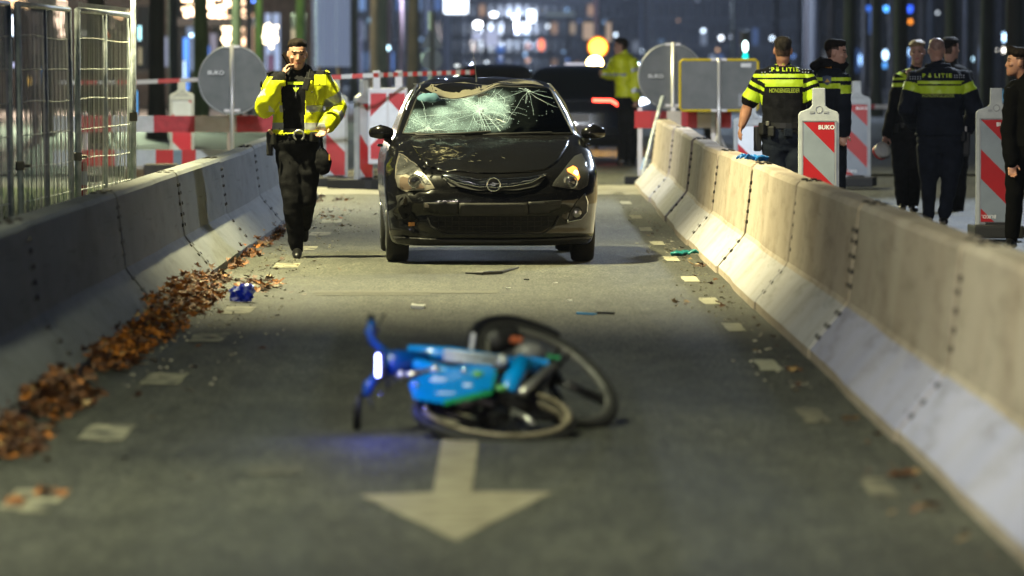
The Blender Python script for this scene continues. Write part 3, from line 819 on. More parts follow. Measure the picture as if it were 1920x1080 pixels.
# lower grille: flat patch painted dark for the shaded opening, with bars
g_ = obj('lower_grille', shell.patch([(-.51, .388), (.51, .388), (.47, .31), (.38, .262), (-.38, .258), (-.48, .31)], .008, .03), mat('opening_shade', (.002, .002, .002), .9), car)
bm = NB()
for k in range(17):
    x = -.44+.055*k; zl = .268 if abs(x) < .36 else .30
    shell.line([(x, zl), (x, .38)], .0045, .014, bm, 5)
for z in (.275, .312, .350):
    e_ = .37 if z < .3 else .44 if z < .32 else .48
    shell.line([(-e_, z), (-.3, z), (0, z), (.3, z), (e_, z)], .005, .015, bm, 5)
shell.line([(-.53, .392), (-.50, .31), (-.40, .248), (0, .240), (.40, .250), (.49, .31), (.53, .392)], .007, .012, bm, 6)
obj('grille_bars', bm, M_TRIM, g_)
# roof skin above the windscreen, pale reflection painted into its colour
rf = obj('roof_skin', shell.patch([(-.50, 1.445), (-.3, 1.438), (0, 1.438), (.3, 1.438), (.50, 1.445), (.44, 1.47), (.33, 1.483), (.15, 1.494), (-.15, 1.494), (-.33, 1.483), (-.44, 1.47)], .012, .02), M_ROOF, car); sm(rf)
# headlights
for s, lit in ((-1, False), (1, True)):
    out = [(-.745, .875), (-.775, .80), (-.785, .70), (-.765, .62), (-.70, .588), (-.60, .60), (-.47, .62), (-.50, .67), (-.56, .735), (-.62, .80), (-.68, .855)]
    if s > 0: out = [(-x, z+.01) for x, z in out][::-1]
    hl = sm(obj('headlight', shell.patch(out, .010, .03), mat('headlight_housing', (.012, .012, .013), .3, .3) if lit else mat('silver_housing', (.20, .18, .15), .38, .8), car))
    if not lit:
        sm(obj('reflector', shell.patch([(-.74, .865), (-.765, .80), (-.775, .72), (-.70, .735), (-.62, .70), (-.55, .66), (-.50, .655), (-.56, .725), (-.62, .79), (-.68, .845)], .016, .025), M_SILV, hl))
        sm(obj('inner_housing', shell.patch([(-.745, .70), (-.72, .715), (-.60, .675), (-.55, .63), (-.60, .612), (-.70, .60), (-.75, .63)], .016, .025), mat('brown_housing', (.13, .08, .05), .35, .5), hl))
    lc = shell.pt(s*.625, .665, .03)
    bm = NB(); torus(bm, lc, Vector((1, 0, 0)), Vector((0, 0, 1)), .05, .0075, 32, 8); torus(bm, lc+Vector((0, .004, 0)), Vector((1, 0, 0)), Vector((0, 0, 1)), .036, .003, 32, 6)
    obj('lamp_ring', bm, M_CHROME, hl)
    bm = NB(); ellipsoid(bm, lc, (.042, .018, .042)); sm(obj('projector_lens', bm, mat('projector_lens', (.02, .02, .025), .05, 0, .9), hl))
    if lit:
        oc = [(.60, .765), (.655, .79), (.685, .775), (.705, .70), (.69, .675), (.66, .68), (.655, .715), (.625, .735), (.605, .745)]
        sm(obj('turn_indicator', shell.patch(oc, .022, .02), emis('amber_lamp', (1, .33, .04), 4), hl))
        bm = NB(); ellipsoid(bm, shell.pt(.672, .73, .028), (.02, .008, .028)); obj('indicator_bulb', bm, emis('amber_core', (1, .62, .25), 9), hl)
    cover = shell.patch(out, .042, .03, lip=.03)
    sm(obj('lamp_cover', cover, M_CLEAR, hl))
# fog lamp, driver's side, with its chrome bordered recess; torn opening opposite, its inner shade a flat black patch
fr = [(.735, .565), (.76, .50), (.755, .42), (.71, .37), (.60, .345), (.625, .43), (.68, .51)]
fo = obj('fog_lamp', shell.patch(fr, .008, .03), M_MATT, car)
obj('chrome_edge', shell.line([(.74, .57), (.765, .50), (.758, .42), (.71, .365), (.60, .343), (.60, .36)], .006, .014), M_CHROME, fo)
fc = shell.pt(.675, .415, .02)
bm = NB(); ellipsoid(bm, fc, (.04, .015, .04)); obj('lens', bm, mat('fog_lens', (.22, .22, .22), .15, .6), fo)
bm = NB(); torus(bm, fc, Vector((1, 0, 0)), Vector((0, 0, 1)), .043, .006, 24, 6); obj('bezel', bm, M_TRIM, fo)
br = [(-.78, .55), (-.70, .57), (-.645, .50), (-.66, .42), (-.60, .36), (-.64, .31), (-.72, .34), (-.755, .42)]
bh = obj('torn_bumper', shell.patch(br, .006, .03), mat('opening_shade', (.002, .002, .002), .9), car)
bm = NB()
for k in range(16):
    x, z = random.uniform(-.77, -.63), random.uniform(.33, .55); c_ = shell.pt(x, z, .012)
    v = [bm.verts.new(c_+Vector((random.uniform(-.045, .045), random.uniform(-.03, .02), random.uniform(-.05, .05)))) for i in range(3)]
    bm.faces.new(v)
g = bmesh.ops.solidify(bm, geom=bm.faces[:], thickness=.004)
obj('broken_plastic', bm, M_BLACK, bh)
bm = NB(); box(bm, shell.pt(-.655, .325, .02), (.05, .01, .03)); obj('side_reflector', bm, mat('amber_reflector', (.35, .16, .03), .25, .5), bh)
bm = NB(); box(bm, shell.pt(-.535, .475, .025), (.035, .01, .03), bevel=.003); obj('torn_bracket', bm, mat('bare_bracket', (.16, .14, .11), .5), bh)
# crumpled flange between left headlight and bonnet
bm = NB()
for k in range(26):
    x = random.uniform(-.60, -.40); z = .735+random.uniform(-.03, .03)-(x+.4)*.25; c_ = shell.pt(x, z, .015)
    v = [bm.verts.new(c_+Vector((random.uniform(-.03, .03), random.uniform(-.03, .01), random.uniform(-.016, .016)))) for i in range(3)]
    bm.faces.new(v)
bmesh.ops.solidify(bm, geom=bm.faces[:], thickness=.003)
obj('crumpled_edge', bm, M_BLACK, car)

# windscreen: crazed laminated glass
def craze_mask(x, z):
    w = 0
    for cx, cz, rx, rz, a in ((-.54, 1.12, .24, .12, .8), (-.30, 1.15, .34, .12, .85), (-.02, 1.24, .22, .11, 1.25), (-.12, 1.30, .22, .09, 1.0), (.03, 1.15, .17, .10, .7), (-.35, 1.20, .2, .06, 1.0), (.1, 1.33, .14, .07, .5)):
        d = ((x-cx)/rx)**2+((z-cz)/rz)**2; w = max(w, a*max(0, 1-d)**.6 if d < 1 else 0)
    w *= .65+.7*noise.noise(Vector((x*7, z*9, 0)))
    for cx, cz, rx, rz in ((.02, 1.15, .13, .055), (-.36, 1.34, .25, .055), (-.0, 1.36, .14, .03)):
        d = ((x-cx)/rx)**2+((z-cz)/rz)**2
        if d < 1: w *= .25+.75*d*d
    return max(0, min(1, w))
bm = shell.patch([(-.70, 1.045), (.70, 1.045), (.537, 1.415), (0, 1.425), (-.537, 1.415)], .012, .013)
me = bpy.data.meshes.new('windscreen'); bm.to_mesh(me); bm.free()
at = me.attributes.new('craze', 'FLOAT', 'POINT')
at.data.foreach_set('value', [craze_mask(v.co.x, v.co.z) for v in me.vertices])
m = bpy.data.materials.new('crazed_glass'); m.use_nodes = True; MATS['crazed_glass'] = m
n_ = m.node_tree.nodes; b = n_['Principled BSDF']; outn = n_['Material Output']
b.inputs['Base Color'].default_value = (.42, .62, .72, 1); b.inputs['Roughness'].default_value = .35
tr = N(m, 'ShaderNodeBsdfTransparent'); tr.inputs[0].default_value = (.75, .85, .82, 1)
gl = N(m, 'ShaderNodeBsdfGlossy'); gl.inputs['Roughness'].default_value = .04; gl.inputs['Color'].default_value = (.9, 1, 1, 1)
fr_ = N(m, 'ShaderNodeFresnel'); fr_.inputs[0].default_value = 1.5
mx1 = N(m, 'ShaderNodeMixShader'); L(m, fr_.outputs[0], mx1.inputs[0]); L(m, tr.outputs[0], mx1.inputs[1]); L(m, gl.outputs[0], mx1.inputs[2])
tc = N(m, 'ShaderNodeTexCoord')
wn = N(m, 'ShaderNodeTexNoise'); wn.inputs['Scale'].default_value = 9; wn.inputs['Detail'].default_value = 3
L(m, tc.outputs['Object'], wn.inputs['Vector'])
va = N(m, 'ShaderNodeVectorMath', operation='SCALE'); va.inputs['Scale'].default_value = .10; L(m, wn.outputs['Color'], va.inputs[0])
vb = N(m, 'ShaderNodeVectorMath', operation='ADD'); L(m, tc.outputs['Object'], vb.inputs[0]); L(m, va.outputs[0], vb.inputs[1])
v1 = N(m, 'ShaderNodeTexVoronoi', feature='DISTANCE_TO_EDGE'); v1.inputs['Scale'].default_value = 22; L(m, vb.outputs[0], v1.inputs['Vector'])
v2 = N(m, 'ShaderNodeTexVoronoi', feature='DISTANCE_TO_EDGE'); v2.inputs['Scale'].default_value = 65; L(m, vb.outputs[0], v2.inputs['Vector'])
def lt(node, t):
    q = N(m, 'ShaderNodeMapRange'); q.inputs['From Min'].default_value = 0; q.inputs['From Max'].default_value = t
    q.inputs['To Min'].default_value = 1; q.inputs['To Max'].default_value = 0; L(m, node.outputs[0], q.inputs['Value']); return q
e1, e2 = lt(v1, .05), lt(v2, .16)
atn = N(m, 'ShaderNodeAttribute', attribute_name='craze')
s1 = N(m, 'ShaderNodeMath', operation='MULTIPLY_ADD'); L(m, e2.outputs[0], s1.inputs[0]); s1.inputs[1].default_value = .60; s1.inputs[2].default_value = .46
s2 = N(m, 'ShaderNodeMath', operation='MAXIMUM'); L(m, e1.outputs[0], s2.inputs[0]); L(m, s1.outputs[0], s2.inputs[1])
s3 = N(m, 'ShaderNodeMath', operation='MULTIPLY', use_clamp=True); L(m, s2.outputs[0], s3.inputs[0]); L(m, atn.outputs['Fac'], s3.inputs[1])
mx2 = N(m, 'ShaderNodeMixShader'); L(m, s3.outputs[0], mx2.inputs[0]); L(m, mx1.outputs[0], mx2.inputs[1]); L(m, b.outputs[0], mx2.inputs[2])
bp = N(m, 'ShaderNodeBump'); bp.inputs['Strength'].default_value = 1; bp.inputs['Distance'].default_value = .01; L(m, s2.outputs[0], bp.inputs['Height'])
L(m, bp.outputs[0], b.inputs['Normal'])
L(m, mx2.outputs[0], outn.inputs[0])
ws = sm(obj('windscreen', me, m, car))
# individual long cracks, as fine ridges in the glass
bm = NB(); rnd = random.Random(3)
def in_ws(x, z): return 1.05 < z < 1.41 and abs(x) < .695-(z-1.05)*.45
def crack(x, z, a, l, r0):
    pts = [(x, z)]; n = int(l/.025)
    for k in range(n):
        a += rnd.gauss(0, .10); x += .025*math.cos(a); z += .025*math.sin(a)*.85
        if not in_ws(x, z): break
        pts.append((x, z))
    if len(pts) > 2: shell.line(pts, r0, .016, bm, 4, .05)
for cx, cz, n, l in ((-.06, 1.235, 40, .40), (-.50, 1.09, 18, .28), (.36, 1.38, 16, .36), (.08, 1.30, 14, .25), (.05, 1.16, 14, .18)):
    for k in range(n):
        crack(cx+rnd.gauss(0, .012), cz+rnd.gauss(0, .008), 2*PI*k/n+rnd.gauss(0, .15), l*rnd.uniform(.3, 1.1), rnd.choice((.0005, .0007, .0011)))
for cx, cz, rx, rz in ((.03, 1.17, .15, .075), (.03, 1.17, .11, .05), (-.02, 1.31, .17, .08), (-.45, 1.13, .16, .06), (-.05, 1.24, .05, .03)):
    a0 = rnd.random()*6; pts = []
    for k in range(26):
        a = a0+5.2*k/25; q = 1+.10*noise.noise(Vector((a*2, cx*9, 1)))
        p_ = (cx+rx*q*math.cos(a), cz+rz*q*math.sin(a))
        if in_ws(*p_): pts.append(p_)
    if len(pts) > 3: shell.line(pts, .0011, .016, bm, 4, .03)
for k in range(110):      # glass crumbs
    x, z = rnd.gauss(-.05, .33), rnd.uniform(1.06, 1.38)
    if in_ws(x, z): ellipsoid(bm, shell.pt(x, z, .016), (.003, .003, .003), u=5, v=3)
obj('cracks', bm, mat('crack_white', (.38, .50, .58), .3), ws)
# shards and dust along the lower edge, rubber frame, wipers, mirror
bm = shell.line([(-.70, 1.04), (.70, 1.04), (.537, 1.415), (0, 1.425), (-.537, 1.415), (-.70, 1.04)], .007, .01); obj('windscreen_seal', bm, M_MATT, ws)
bm = shell.line([(-.60, 1.03), (-.2, 1.045), (.02, 1.06)], .007, .04); shell.line([(-.05, 1.03), (.3, 1.045), (.52, 1.05)], .007, .04, bm)
shell.line([(-.62, 1.05), (-.2, 1.065)], .003, .045, bm)
obj('wiper_blades', bm, M_MATT, car)
# cabin
bm = NB(); box(bm, (0, 1.9, 1.06), (1.1, .7, .06), bevel=.02); obj('dashboard', bm, M_TRIM, car)
for x in (-.34, .34):
    bm = NB(); box(bm, (x, 2.45, 1.12), (.44, .14, .30), bevel=.05); st = obj('seat', bm, M_TRIM, car)
    bm = NB(); box(bm, (x, 2.45, 1.33), (.24, .09, .13), bevel=.035); obj('headrest', bm, M_TRIM, st)
bm = NB(); torus(bm, (.36, 1.95, 1.12), Vector((1, 0, 0)), Vector((0, .35, .94)).normalized(), .17, .016, 32, 8); obj('steering_wheel', bm, mat('steering_rim', (.10, .14, .2), .4), car)
bm = NB(); capsule(bm, [(.21, 1.72, 1.20), (.30, 1.70, 1.17), (.40, 1.72, 1.11)], [.012, .02, .012], 10); obj('airbag_flap', bm, mat('blue_grey_fabric', (.10, .2, .36), .7), car)
bm = NB(); box(bm, (.03, 1.62, 1.335), (.20, .03, .06), bevel=.012); obj('rear_view_mirror', bm, M_MATT, car)
bm = NB(); ellipsoid(bm, (-.48, 1.68, 1.31), (.10, .07, .06), u=20, v=14)
for v in bm.verts: v.co += Vector((1, 1, 1))*noise.noise(v.co*19)*.02
sm(obj('deployed_airbag', bm, mat('airbag_cloth', (.05, .12, .17), .8), car))
# side glass
for s in (-1, 1):
    bm = NB(); v = []
    for y, z in ((1.40, 1.01), (3.37, 1.01), (3.12, 1.375), (1.97, 1.39)):
        v.append(bm.verts.new((s*(smooth_interp(car_W, z)-.012), y, z)))
    bm.faces.new(v); bmesh.ops.solidify(bm, geom=bm.faces[:], thickness=.005)
    obj('side_window', bm, mat('side_glass', (.02, .03, .03), .04, 0, .8, alpha=.55), car)
    bm = NB(); tube(bm, [(s*.745, 1.32, 1.04), (s*.66, 1.70, 1.28), (s*.595, 1.90, 1.385), (s*.56, 2.2, 1.44), (s*.56, 3.2, 1.44)], .009, 7); obj('roof_trim', bm, mat('satin_trim', (.10, .095, .08), .3, .8), car)
    # mirrors
    bm = NB(); mc = Vector((s*.885, 1.30, 1.045))
    capsule(bm, [mc+Vector((-s*.055, 0, -.005)), mc, mc+Vector((s*.045, .02, .0))], [.058, .068, .05], 14, flat=(Vector((0, 1, 0)), .8))
    for v in bm.verts:
        if v.co.z < mc.z-.04: v.co.z = mc.z-.04-(mc.z-.04-v.co.z)*.5
    mr = sm(obj('door_mirror', bm, M_BLACK, car))
    bm = NB(); tube(bm, [mc+Vector((-s*.05, .02, -.04)), mc+Vector((-s*.10, .03, -.09)), mc+Vector((-s*.14, .04, -.12))], [.03, .022, .03], 8, flat=(Vector((0, 1, 0)), .6)); obj('mirror_arm', bm, M_TRIM, mr)
    bm = NB(); tube(bm, [(s*.858, 1.95, .93), (s*.885, 1.98, .93), (s*.885, 2.12, .93), (s*.858, 2.15, .93)], .012, 8); obj('door_handle', bm, M_BLACK, car)
# wheels
def wheel(parent, x, y, r, w_, s, mt=M_RIM):
    M = Matrix.Rotation(PI/2, 3, 'Y')
    bm = NB(); lathe(bm, [(r*.62, -w_*.42), (r*.8, -w_*.5), (r*.94, -w_*.48), (r*.99, -w_*.38), (r, -w_*.2), (r, w_*.2), (r*.99, w_*.38), (r*.94, w_*.48), (r*.8, w_*.5), (r*.62, w_*.42)], 48, M, (x, y, r))
    wh = sm(obj('wheel', bm, M_TYRE, parent))
    bm = NB()
    torus(bm, (x+s*w_*.44, y, r), Vector((0, 1, 0)), Vector((0, 0, 1)), r*.63, .012, 40, 8)
    for k in range(5):
        a = 2*PI*k/5; c0 = Vector((x+s*w_*.42, y, r)); d = Vector((0, math.cos(a), math.sin(a)))
        tube(bm, [c0, c0+d*r*.6+Vector((s*.01, 0, 0))], [.035, .02], 8, flat=(Vector((1, 0, 0)), .5))
    obj('rim', bm, mt, wh)
    return wh
for y in (.80, 3.31):
    for s in (-1, 1): wheel(car, s*.755, y, .305, .185, s)
bm = NB(); tube(bm, [(-.055, 2.3, 1.46), (-.058, 2.32, 1.52), (-.083, 2.46, 1.76)], [.009, .003, .002], 6); obj('aerial', bm, M_MATT, car)
bm = NB(); box(bm, (0, 1.6, .24), (1.3, 2.8, .06)); box(bm, (0, .75, .28), (1.2, .06, .06)); obj('underbody', bm, M_MATT, car)

# ------------------------------------------------------------ dark cars behind
def rear_car(name, loc, rz, sc, label, lit=True):
    root = empty(name, loc, rz, label, 'car')
    root.scale = (sc, sc, sc)
    y0 = [(.25, .08), (.4, 0), (.6, .0), (.8, .03), (1.0, .10), (1.1, .16), (1.3, .33), (1.45, .52), (1.52, .7), (1.56, 1.0), (1.58, 1.4)]
    yr = [(.25, 4.2), (.5, 4.3), (.8, 4.2), (.95, 3.8), (1.0, 3.4), (1.05, 3.15), (1.3, 2.75), (1.45, 2.4), (1.52, 2.1), (1.58, 1.7)]
    W = [(.25, .86), (.5, .90), (.9, .90), (1.0, .87), (1.2, .79), (1.4, .70), (1.5, .62), (1.55, .50), (1.58, .30)]
    sh = Shell(y0, yr, W, [(.2, .35), (1, .35), (1.6, .3)], [(.2, .5), (1.6, .4)], 2.9)
    b = obj('body', sh.mesh([.25+.03*i for i in range(45)], 14), mat('dark_blue_paint', (.006, .008, .014), .25, 0, .5, coat=1), root)
    cs = []
    for y in (.85, 3.4):
        for s in (-1, 1):
            c = NB(); prism(c, [(y+.38*math.cos(2*PI*k/24), .34+.38*math.sin(2*PI*k/24)) for k in range(24)], YZ, *(sorted((s*.62, s*1.3)))); cs.append(c)
    boolean(b, cs); b.data.materials.clear(); b.data.materials.append(MATS['dark_blue_paint']); sm(b)
    try: b.data.set_sharp_from_angle(angle=R(38))
    except Exception: pass
    sm(obj('rear_window', sh.patch([(-.68, 1.08), (.68, 1.08), (.56, 1.44), (-.56, 1.44)], .008, .06), M_DGLASS, root))
    for s in (-1, 1):
        bm = NB(); vs = [bm.verts.new((s*(interp(W, z)+.004), y, z)) for y, z in ((.75, 1.05), (2.9, 1.05), (2.5, 1.38), (1.0, 1.42))]
        bm.faces.new(vs); bmesh.ops.solidify(bm, geom=bm.faces[:], thickness=.006); obj('side_window', bm, M_DGLASS, root)
        for y in (.85, 3.4): wheel(root, s*.80, y, .33, .2, s)
        ln = [(s*.32, 1.0), (s*.62, .995), (s*.74, .92), (s*.86, .91), (s*.875, .96), (s*.84, 1.0)]
        m_ = emis('red_tail_lamp', (1, .06, .035), 12) if lit else mat('red_lens', (.2, .01, .01), .3)
        tl = obj('tail_light', sh.line(ln, .026, .015), m_, root)
        bm = NB(); tube(bm, [(s*.9, .95+1.6, 1.02), (s*1.02, .95+1.6, 1.06)], [.05, .08], 10); obj('door_mirror', bm, MATS['dark_blue_paint'], root)
    obj('number_plate', sh.patch([(-.26, .77), (.26, .77), (.26, .66), (-.26, .66)], .02, .05, lip=.02), mat('plate_grey', (.30, .28, .25), .5), root)
    obj('rear_bumper', sh.patch([(-.84, .42), (.84, .42), (.82, .28), (-.82, .28)], .03, .06, lip=.03), M_TRIM, root)
    obj('boot_trim', sh.line([(-.30, 1.0), (.30, 1.0)], .012, .014), M_CHROME, root)
    return root
p = GX(1074, 79.0)
rear_car('parked_car', p, R(-3), .92, 'dark blue car with lit red tail lights standing behind the smashed black car')
p = GX(935, 90)
rear_car('parked_car', p, R(4), .90, 'dark car hidden behind the black hatchback so that only its roof shows', False)

# ------------------------------------------------------------ the fallen bicycle
M_BLUE = mat('bicycle_blue', (.0, .22, .62), .28, 0, .5, coat=.8)
M_BLUE2 = mat('bicycle_dark_blue', (.0, .05, .22), .35, 0, .5, coat=.5)
M_GREEN = mat('bicycle_green', (.01, .20, .07), .4)
M_LIME = mat('lime_sticker', (.08, .32, .08), .4)
M_ALU = mat('brushed_aluminium', (.50, .50, .46), .32, .85)
M_GRIP = mat('black_grip', (.006, .006, .006), .6)
M_FRBLK = mat('bicycle_black', (.008, .008, .009), .35)
bc = P(905, 780, 22.75); bc.z = 0
bike = empty('fallen_bicycle', bc, 0, 'blue bicycle lying on its side in the lane with its front lamp lit', 'bicycle')
def B(px, py, D): return P(px, py, D)-bc
def bwheel(c, u, v, rimmat, name='wheel', nsp=5):
    u = Vector(u).normalized(); v = Vector(v); v = (v-u*v.dot(u)).normalized(); n = u.cross(v)
    bm = NB(); torus(bm, c, u, v, .333, .023, 56, 10)
    wh = obj(name, bm, M_TYRE, bike, True)
    bm = NB(); torus(bm, c, u, v, .302, .016, 56, 8)
    rim = obj('rim', bm, rimmat, wh, True)
    bm = NB()
    for k in range(nsp):
        a = 2*PI*(k+.2)/nsp
        for da in (-.09, .09):
            tube(bm, [c+(u*math.cos(a+da*2)+v*math.sin(a+da*2))*.05, c+(u*math.cos(a+da)+v*math.sin(a+da))*.30], [.012, .010], 8)
    obj('spokes', bm, M_FRBLK, wh, True)
    bm = NB(); tube(bm, [c-n*.045, c-n*.03, c+n*.03, c+n*.045], [.02, .055, .055, .02], 16)
    obj('hub', bm, M_FRBLK, wh)
    return n
cB = B(927, 782, 22.62); uB = Vector((1, 0, -.10)); vB = Vector((0, .96, .27))
nB = bwheel(cB, uB, vB, vmat('dusty_rim', (.035, .03, .02), (.13, .11, .075), 14, .5))
cA = B(1026, 704, 23.3); uA = Vector((.858, 0, -.514)); vA = Vector((.214, .909, .358))
nA = bwheel(cA, uA, vA, vmat('grey_rim', (.06, .06, .055), (.15, .148, .13), 8, .5))
# mudguard hoop over the near wheel
uu = uB.normalized(); vv = (vB-uu*vB.dot(uu)).normalized(); nn = uu.cross(vv)
bm = NB(); pts = []
for k in range(30):
    a = R(-160+265*k/29); pts.append(cB+(uu*math.cos(a)+vv*math.sin(a))*.318+nn*.035)
tube(bm, pts, .014, 8, flat=(nn, .45)); obj('mudguard', bm, vmat('dusty_guard', (.10, .085, .05), (.36, .31, .22), 9, .38), bike, True)
bm = NB(); pts = []
for k in range(24):
    a = R(95+150*k/23); pts.append(cA+(Vector(uA)*math.cos(a)+Vector(vA)*math.sin(a))*.372)
tube(bm, pts, .028, 8, flat=(nA, 1)); obj('rear_mudguard', bm, M_FRBLK, bike, True)
# frame
bm = NB()
tube(bm, [B(765, 662, 22.95), B(850, 664, 22.98), B(1010, 690, 23.05)], [.035, .030, .030], 12)
tube(bm, [B(765, 680, 22.9), B(840, 700, 22.85), B(930, 715, 22.8)], [.03, .03, .035], 12)
tube(bm, [B(980, 680, 23.0), B(962, 712, 22.9), B(945, 748, 22.8)], [.045, .045, .035], 12, flat=(Vector((0, 1, 0)), .7))
obj('frame', bm, M_BLUE, bike, True)
bm = NB()
for dy in (0, 11):
    tube(bm, [B(832, 660+dy, 22.86), B(935, 672+dy*1.1, 22.9)], [.013, .013], 8)
tube(bm, [B(935, 675, 22.9), B(950, 680, 22.9)], [.03, .02], 8)
obj('frame_cover', bm, mat('pale_grey_cover', (.42, .44, .42), .35), bike, True)
# head block, stem
bm = NB()
tube(bm, [B(722, 683, 22.85), B(745, 682, 22.9), B(800, 680, 22.95)], [.05, .062, .055], 14)
obj('head_block', bm, M_BLUE2, bike, True)
bm = NB()
tube(bm, [B(752, 704, 22.8), B(780, 700, 22.8), B(820, 690, 22.85)], [.012, .012, .012], 10)
ellipsoid(bm, B(752, 704, 22.8), (.022, .022, .022)); ellipsoid(bm, B(816, 694, 22.82), (.024, .024, .024))
obj('stem_bolts', bm, M_ALU, bike, True)
# fork to the near wheel
bm = NB()
tube(bm, [B(778, 700, 22.85), B(800, 740, 22.7), B(850, 768, 22.62), cB+nn*.07], [.025, .02, .018, .014], 10)
tube(bm, [B(778, 715, 22.85), B(800, 765, 22.7), cB-nn*.05], [.02, .02, .014], 10)
obj('fork', bm, M_FRBLK, bike, True)
# blue side panel with green lower edge
poly = [(768, 722), (795, 707), (868, 690), (910, 682), (930, 700), (920, 736), (832, 757), (776, 748)]
def plate(pl, D, th, rot=None):
    bm = NB(); a = [bm.verts.new(B(x, y, D(x, y))) for x, y in pl]; f = bm.faces.new(a)
    r = bmesh.ops.extrude_face_region(bm, geom=[f])
    for v in [v for v in r['geom'] if isinstance(v, bmesh.types.BMVert)]: v.co += Vector((0, th, th*.4))
    bmesh.ops.recalc_face_normals(bm, faces=bm.faces); return bm
Dp = lambda x, y: 22.45+(757-y)*.006
pn = obj('side_panel', plate(poly, Dp, .03), M_BLUE, bike)
obj('panel_edge', plate([(832, 757), (832, 760), (922, 739), (931, 700), (929, 700), (920, 736)], lambda x, y: Dp(x, y)-.004, .03), M_GREEN, pn)
for (x, y, a, b_) in ((822, 714, 17, 7), (877, 724, 10, 6), (835, 738, 22, 3)):
    bm = NB(); ellipsoid(bm, B(x, y, Dp(x, y)-.002), (a/440, .006, b_/440)); obj('panel_mark', bm, mat('panel_white', (.45, .55, .7), .4), pn)
for (x, y) in ((896, 702), (940, 728)):
    bm = NB(); ellipsoid(bm, B(x, y, 22.55), (.026, .012, .015)); obj('reflector_sticker', bm, M_LIME, bike)
for (x, y, s_) in ((780, 722, .014), (869, 696, .015), (797, 764, .012), (911, 673, .013), (713, 739, .007)):
    bm = NB(); ellipsoid(bm, B(x, y, Dp(x, y)-.03), (s_, s_, s_)); obj('bolt', bm, M_CHROME, bike, True)
# saddle, seat post, carrier, pedals
bm = NB()
tube(bm, [B(978, 738, 22.75), B(1005, 712, 22.9), B(1036, 684, 23.05)], [.018, .018, .016], 10)
obj('seat_post', bm, M_ALU, bike, True)
bm = NB()
capsule(bm, [B(905, 650, 23.3), B(930, 640, 23.3), B(958, 632, 23.35)], [.045, .06, .05], 14, flat=(Vector((0, 1, 0)), .7))
me = remesh(bm, .01, 2)
obj('saddle', me, M_GRIP, bike, True)
bm = NB(); box(bm, B(968, 637, 23.2), (.055, .02, .03), bevel=.006); obj('reflector', bm, mat('orange_reflector', (.28, .06, .008), .35), bike)
bm = NB(); ellipsoid(bm, B(992, 662, 23.15), (.07, .05, .045)); obj('carrier_lock', bm, mat('grey_lock', (.12, .12, .12), .45), bike, True)
bm = NB(); box(bm, B(1000, 676, 23.1), (.14, .05, .028), Matrix.Rotation(.15, 3, 'Y'), bevel=.008); obj('rear_fairing', bm, M_BLUE, bike)
bm = NB(); tube(bm, [B(1025, 668, 23.1), B(1050, 672, 23.1)], .009, 8); obj('green_clip', bm, M_GREEN, bike)
bm = NB(); box(bm, B(886, 640, 23.05), (.022, .05, .075), Matrix.Rotation(.12, 3, 'Y'), bevel=.006); obj('pedal', bm, mat('white_pedal', (.45, .45, .43), .4), bike)
bm = NB(); box(bm, B(905, 752, 22.6), (.10, .07, .03), Matrix.Rotation(.3, 3, 'Y'), bevel=.006); obj('pedal', bm, M_FRBLK, bike)
bm = NB(); tube(bm, [B(905, 752, 22.65), B(945, 745, 22.75), B(1000, 742, 22.9)], .013, 8); obj('crank', bm, M_FRBLK, bike, True)
bm = NB()
lathe(bm, [(.085, -.008), (.095, 0), (.085, .008)], 32, Matrix.Rotation(R(70), 3, 'X'), B(975, 750, 22.85)); obj('chainwheel', bm, M_FRBLK, bike, True)
bm = NB()
tube(bm, [B(950, 745, 22.85), B(1010, 735, 23.0), cA+nA*.06], [.03, .022, .014], 10)
tube(bm, [B(960, 705, 23.0), B(1010, 700, 23.1), cA-nA*.06], [.02, .016, .014], 10)
capsule(bm, [B(930, 752, 22.8), B(975, 765, 22.85)], [.07, .06], 12)
obj('chain_case', bm, M_FRBLK, bike, True)
bm = NB()
tube(bm, [B(960, 770, 22.6), B(985, 782, 22.55), B(1000, 795, 22.5)], [.013, .013, .01], 8)
obj('kick_stand', bm, M_ALU, bike, True)
# handlebar
bm = NB()
tube(bm, [B(738, 672, 22.9), B(715, 655, 22.9), B(699, 640, 22.9), B(692, 622, 22.9), B(698, 603, 22.92)], [.020, .018, .018, .020, .018], 10)
tube(bm, [B(725, 692, 22.85), B(706, 706, 22.85), B(693, 722, 22.85), B(685, 742, 22.85)], [.022, .022, .022, .020], 10)
capsule(bm, [B(692, 722, 22.83), B(688, 736, 22.83)], [.026, .022], 10)
hb = obj('handlebar', bm, M_BLUE2, bike, True)
bm = NB(); tube(bm, [B(672, 742, 22.85), B(670, 770, 22.85), B(669, 804, 22.88)], [.017, .018, .018], 12); tube(bm, [B(685, 738, 22.85), B(672, 742, 22.85)], [.018, .016], 8); obj('grip', bm, M_GRIP, hb, True)
bm = NB(); tube(bm, [B(697, 612, 22.92), B(695, 592, 22.95)], [.018, .016], 12); obj('grip', bm, M_GRIP, hb, True)
bm = NB(); tube(bm, [B(706, 625, 22.9), B(711, 606, 22.92), B(722, 588, 22.95)], [.008, .006, .005], 8); obj('brake_lever', bm, M_FRBLK, hb, True)
bm = NB(); tube(bm, [B(692, 745, 22.8), B(696, 757, 22.8), B(699, 768, 22.78)], [.008, .006, .005], 8); obj('brake_lever', bm, M_FRBLK, hb, True)
bm = NB()
tube(bm, [B(735, 700, 22.8), B(745, 712, 22.75), B(728, 720, 22.75), B(722, 700, 22.8)], .005, 6)
tube(bm, [B(725, 715, 22.8), B(729, 735, 22.8)], .004, 6)
obj('brake_cables', bm, M_FRBLK, bike, True)
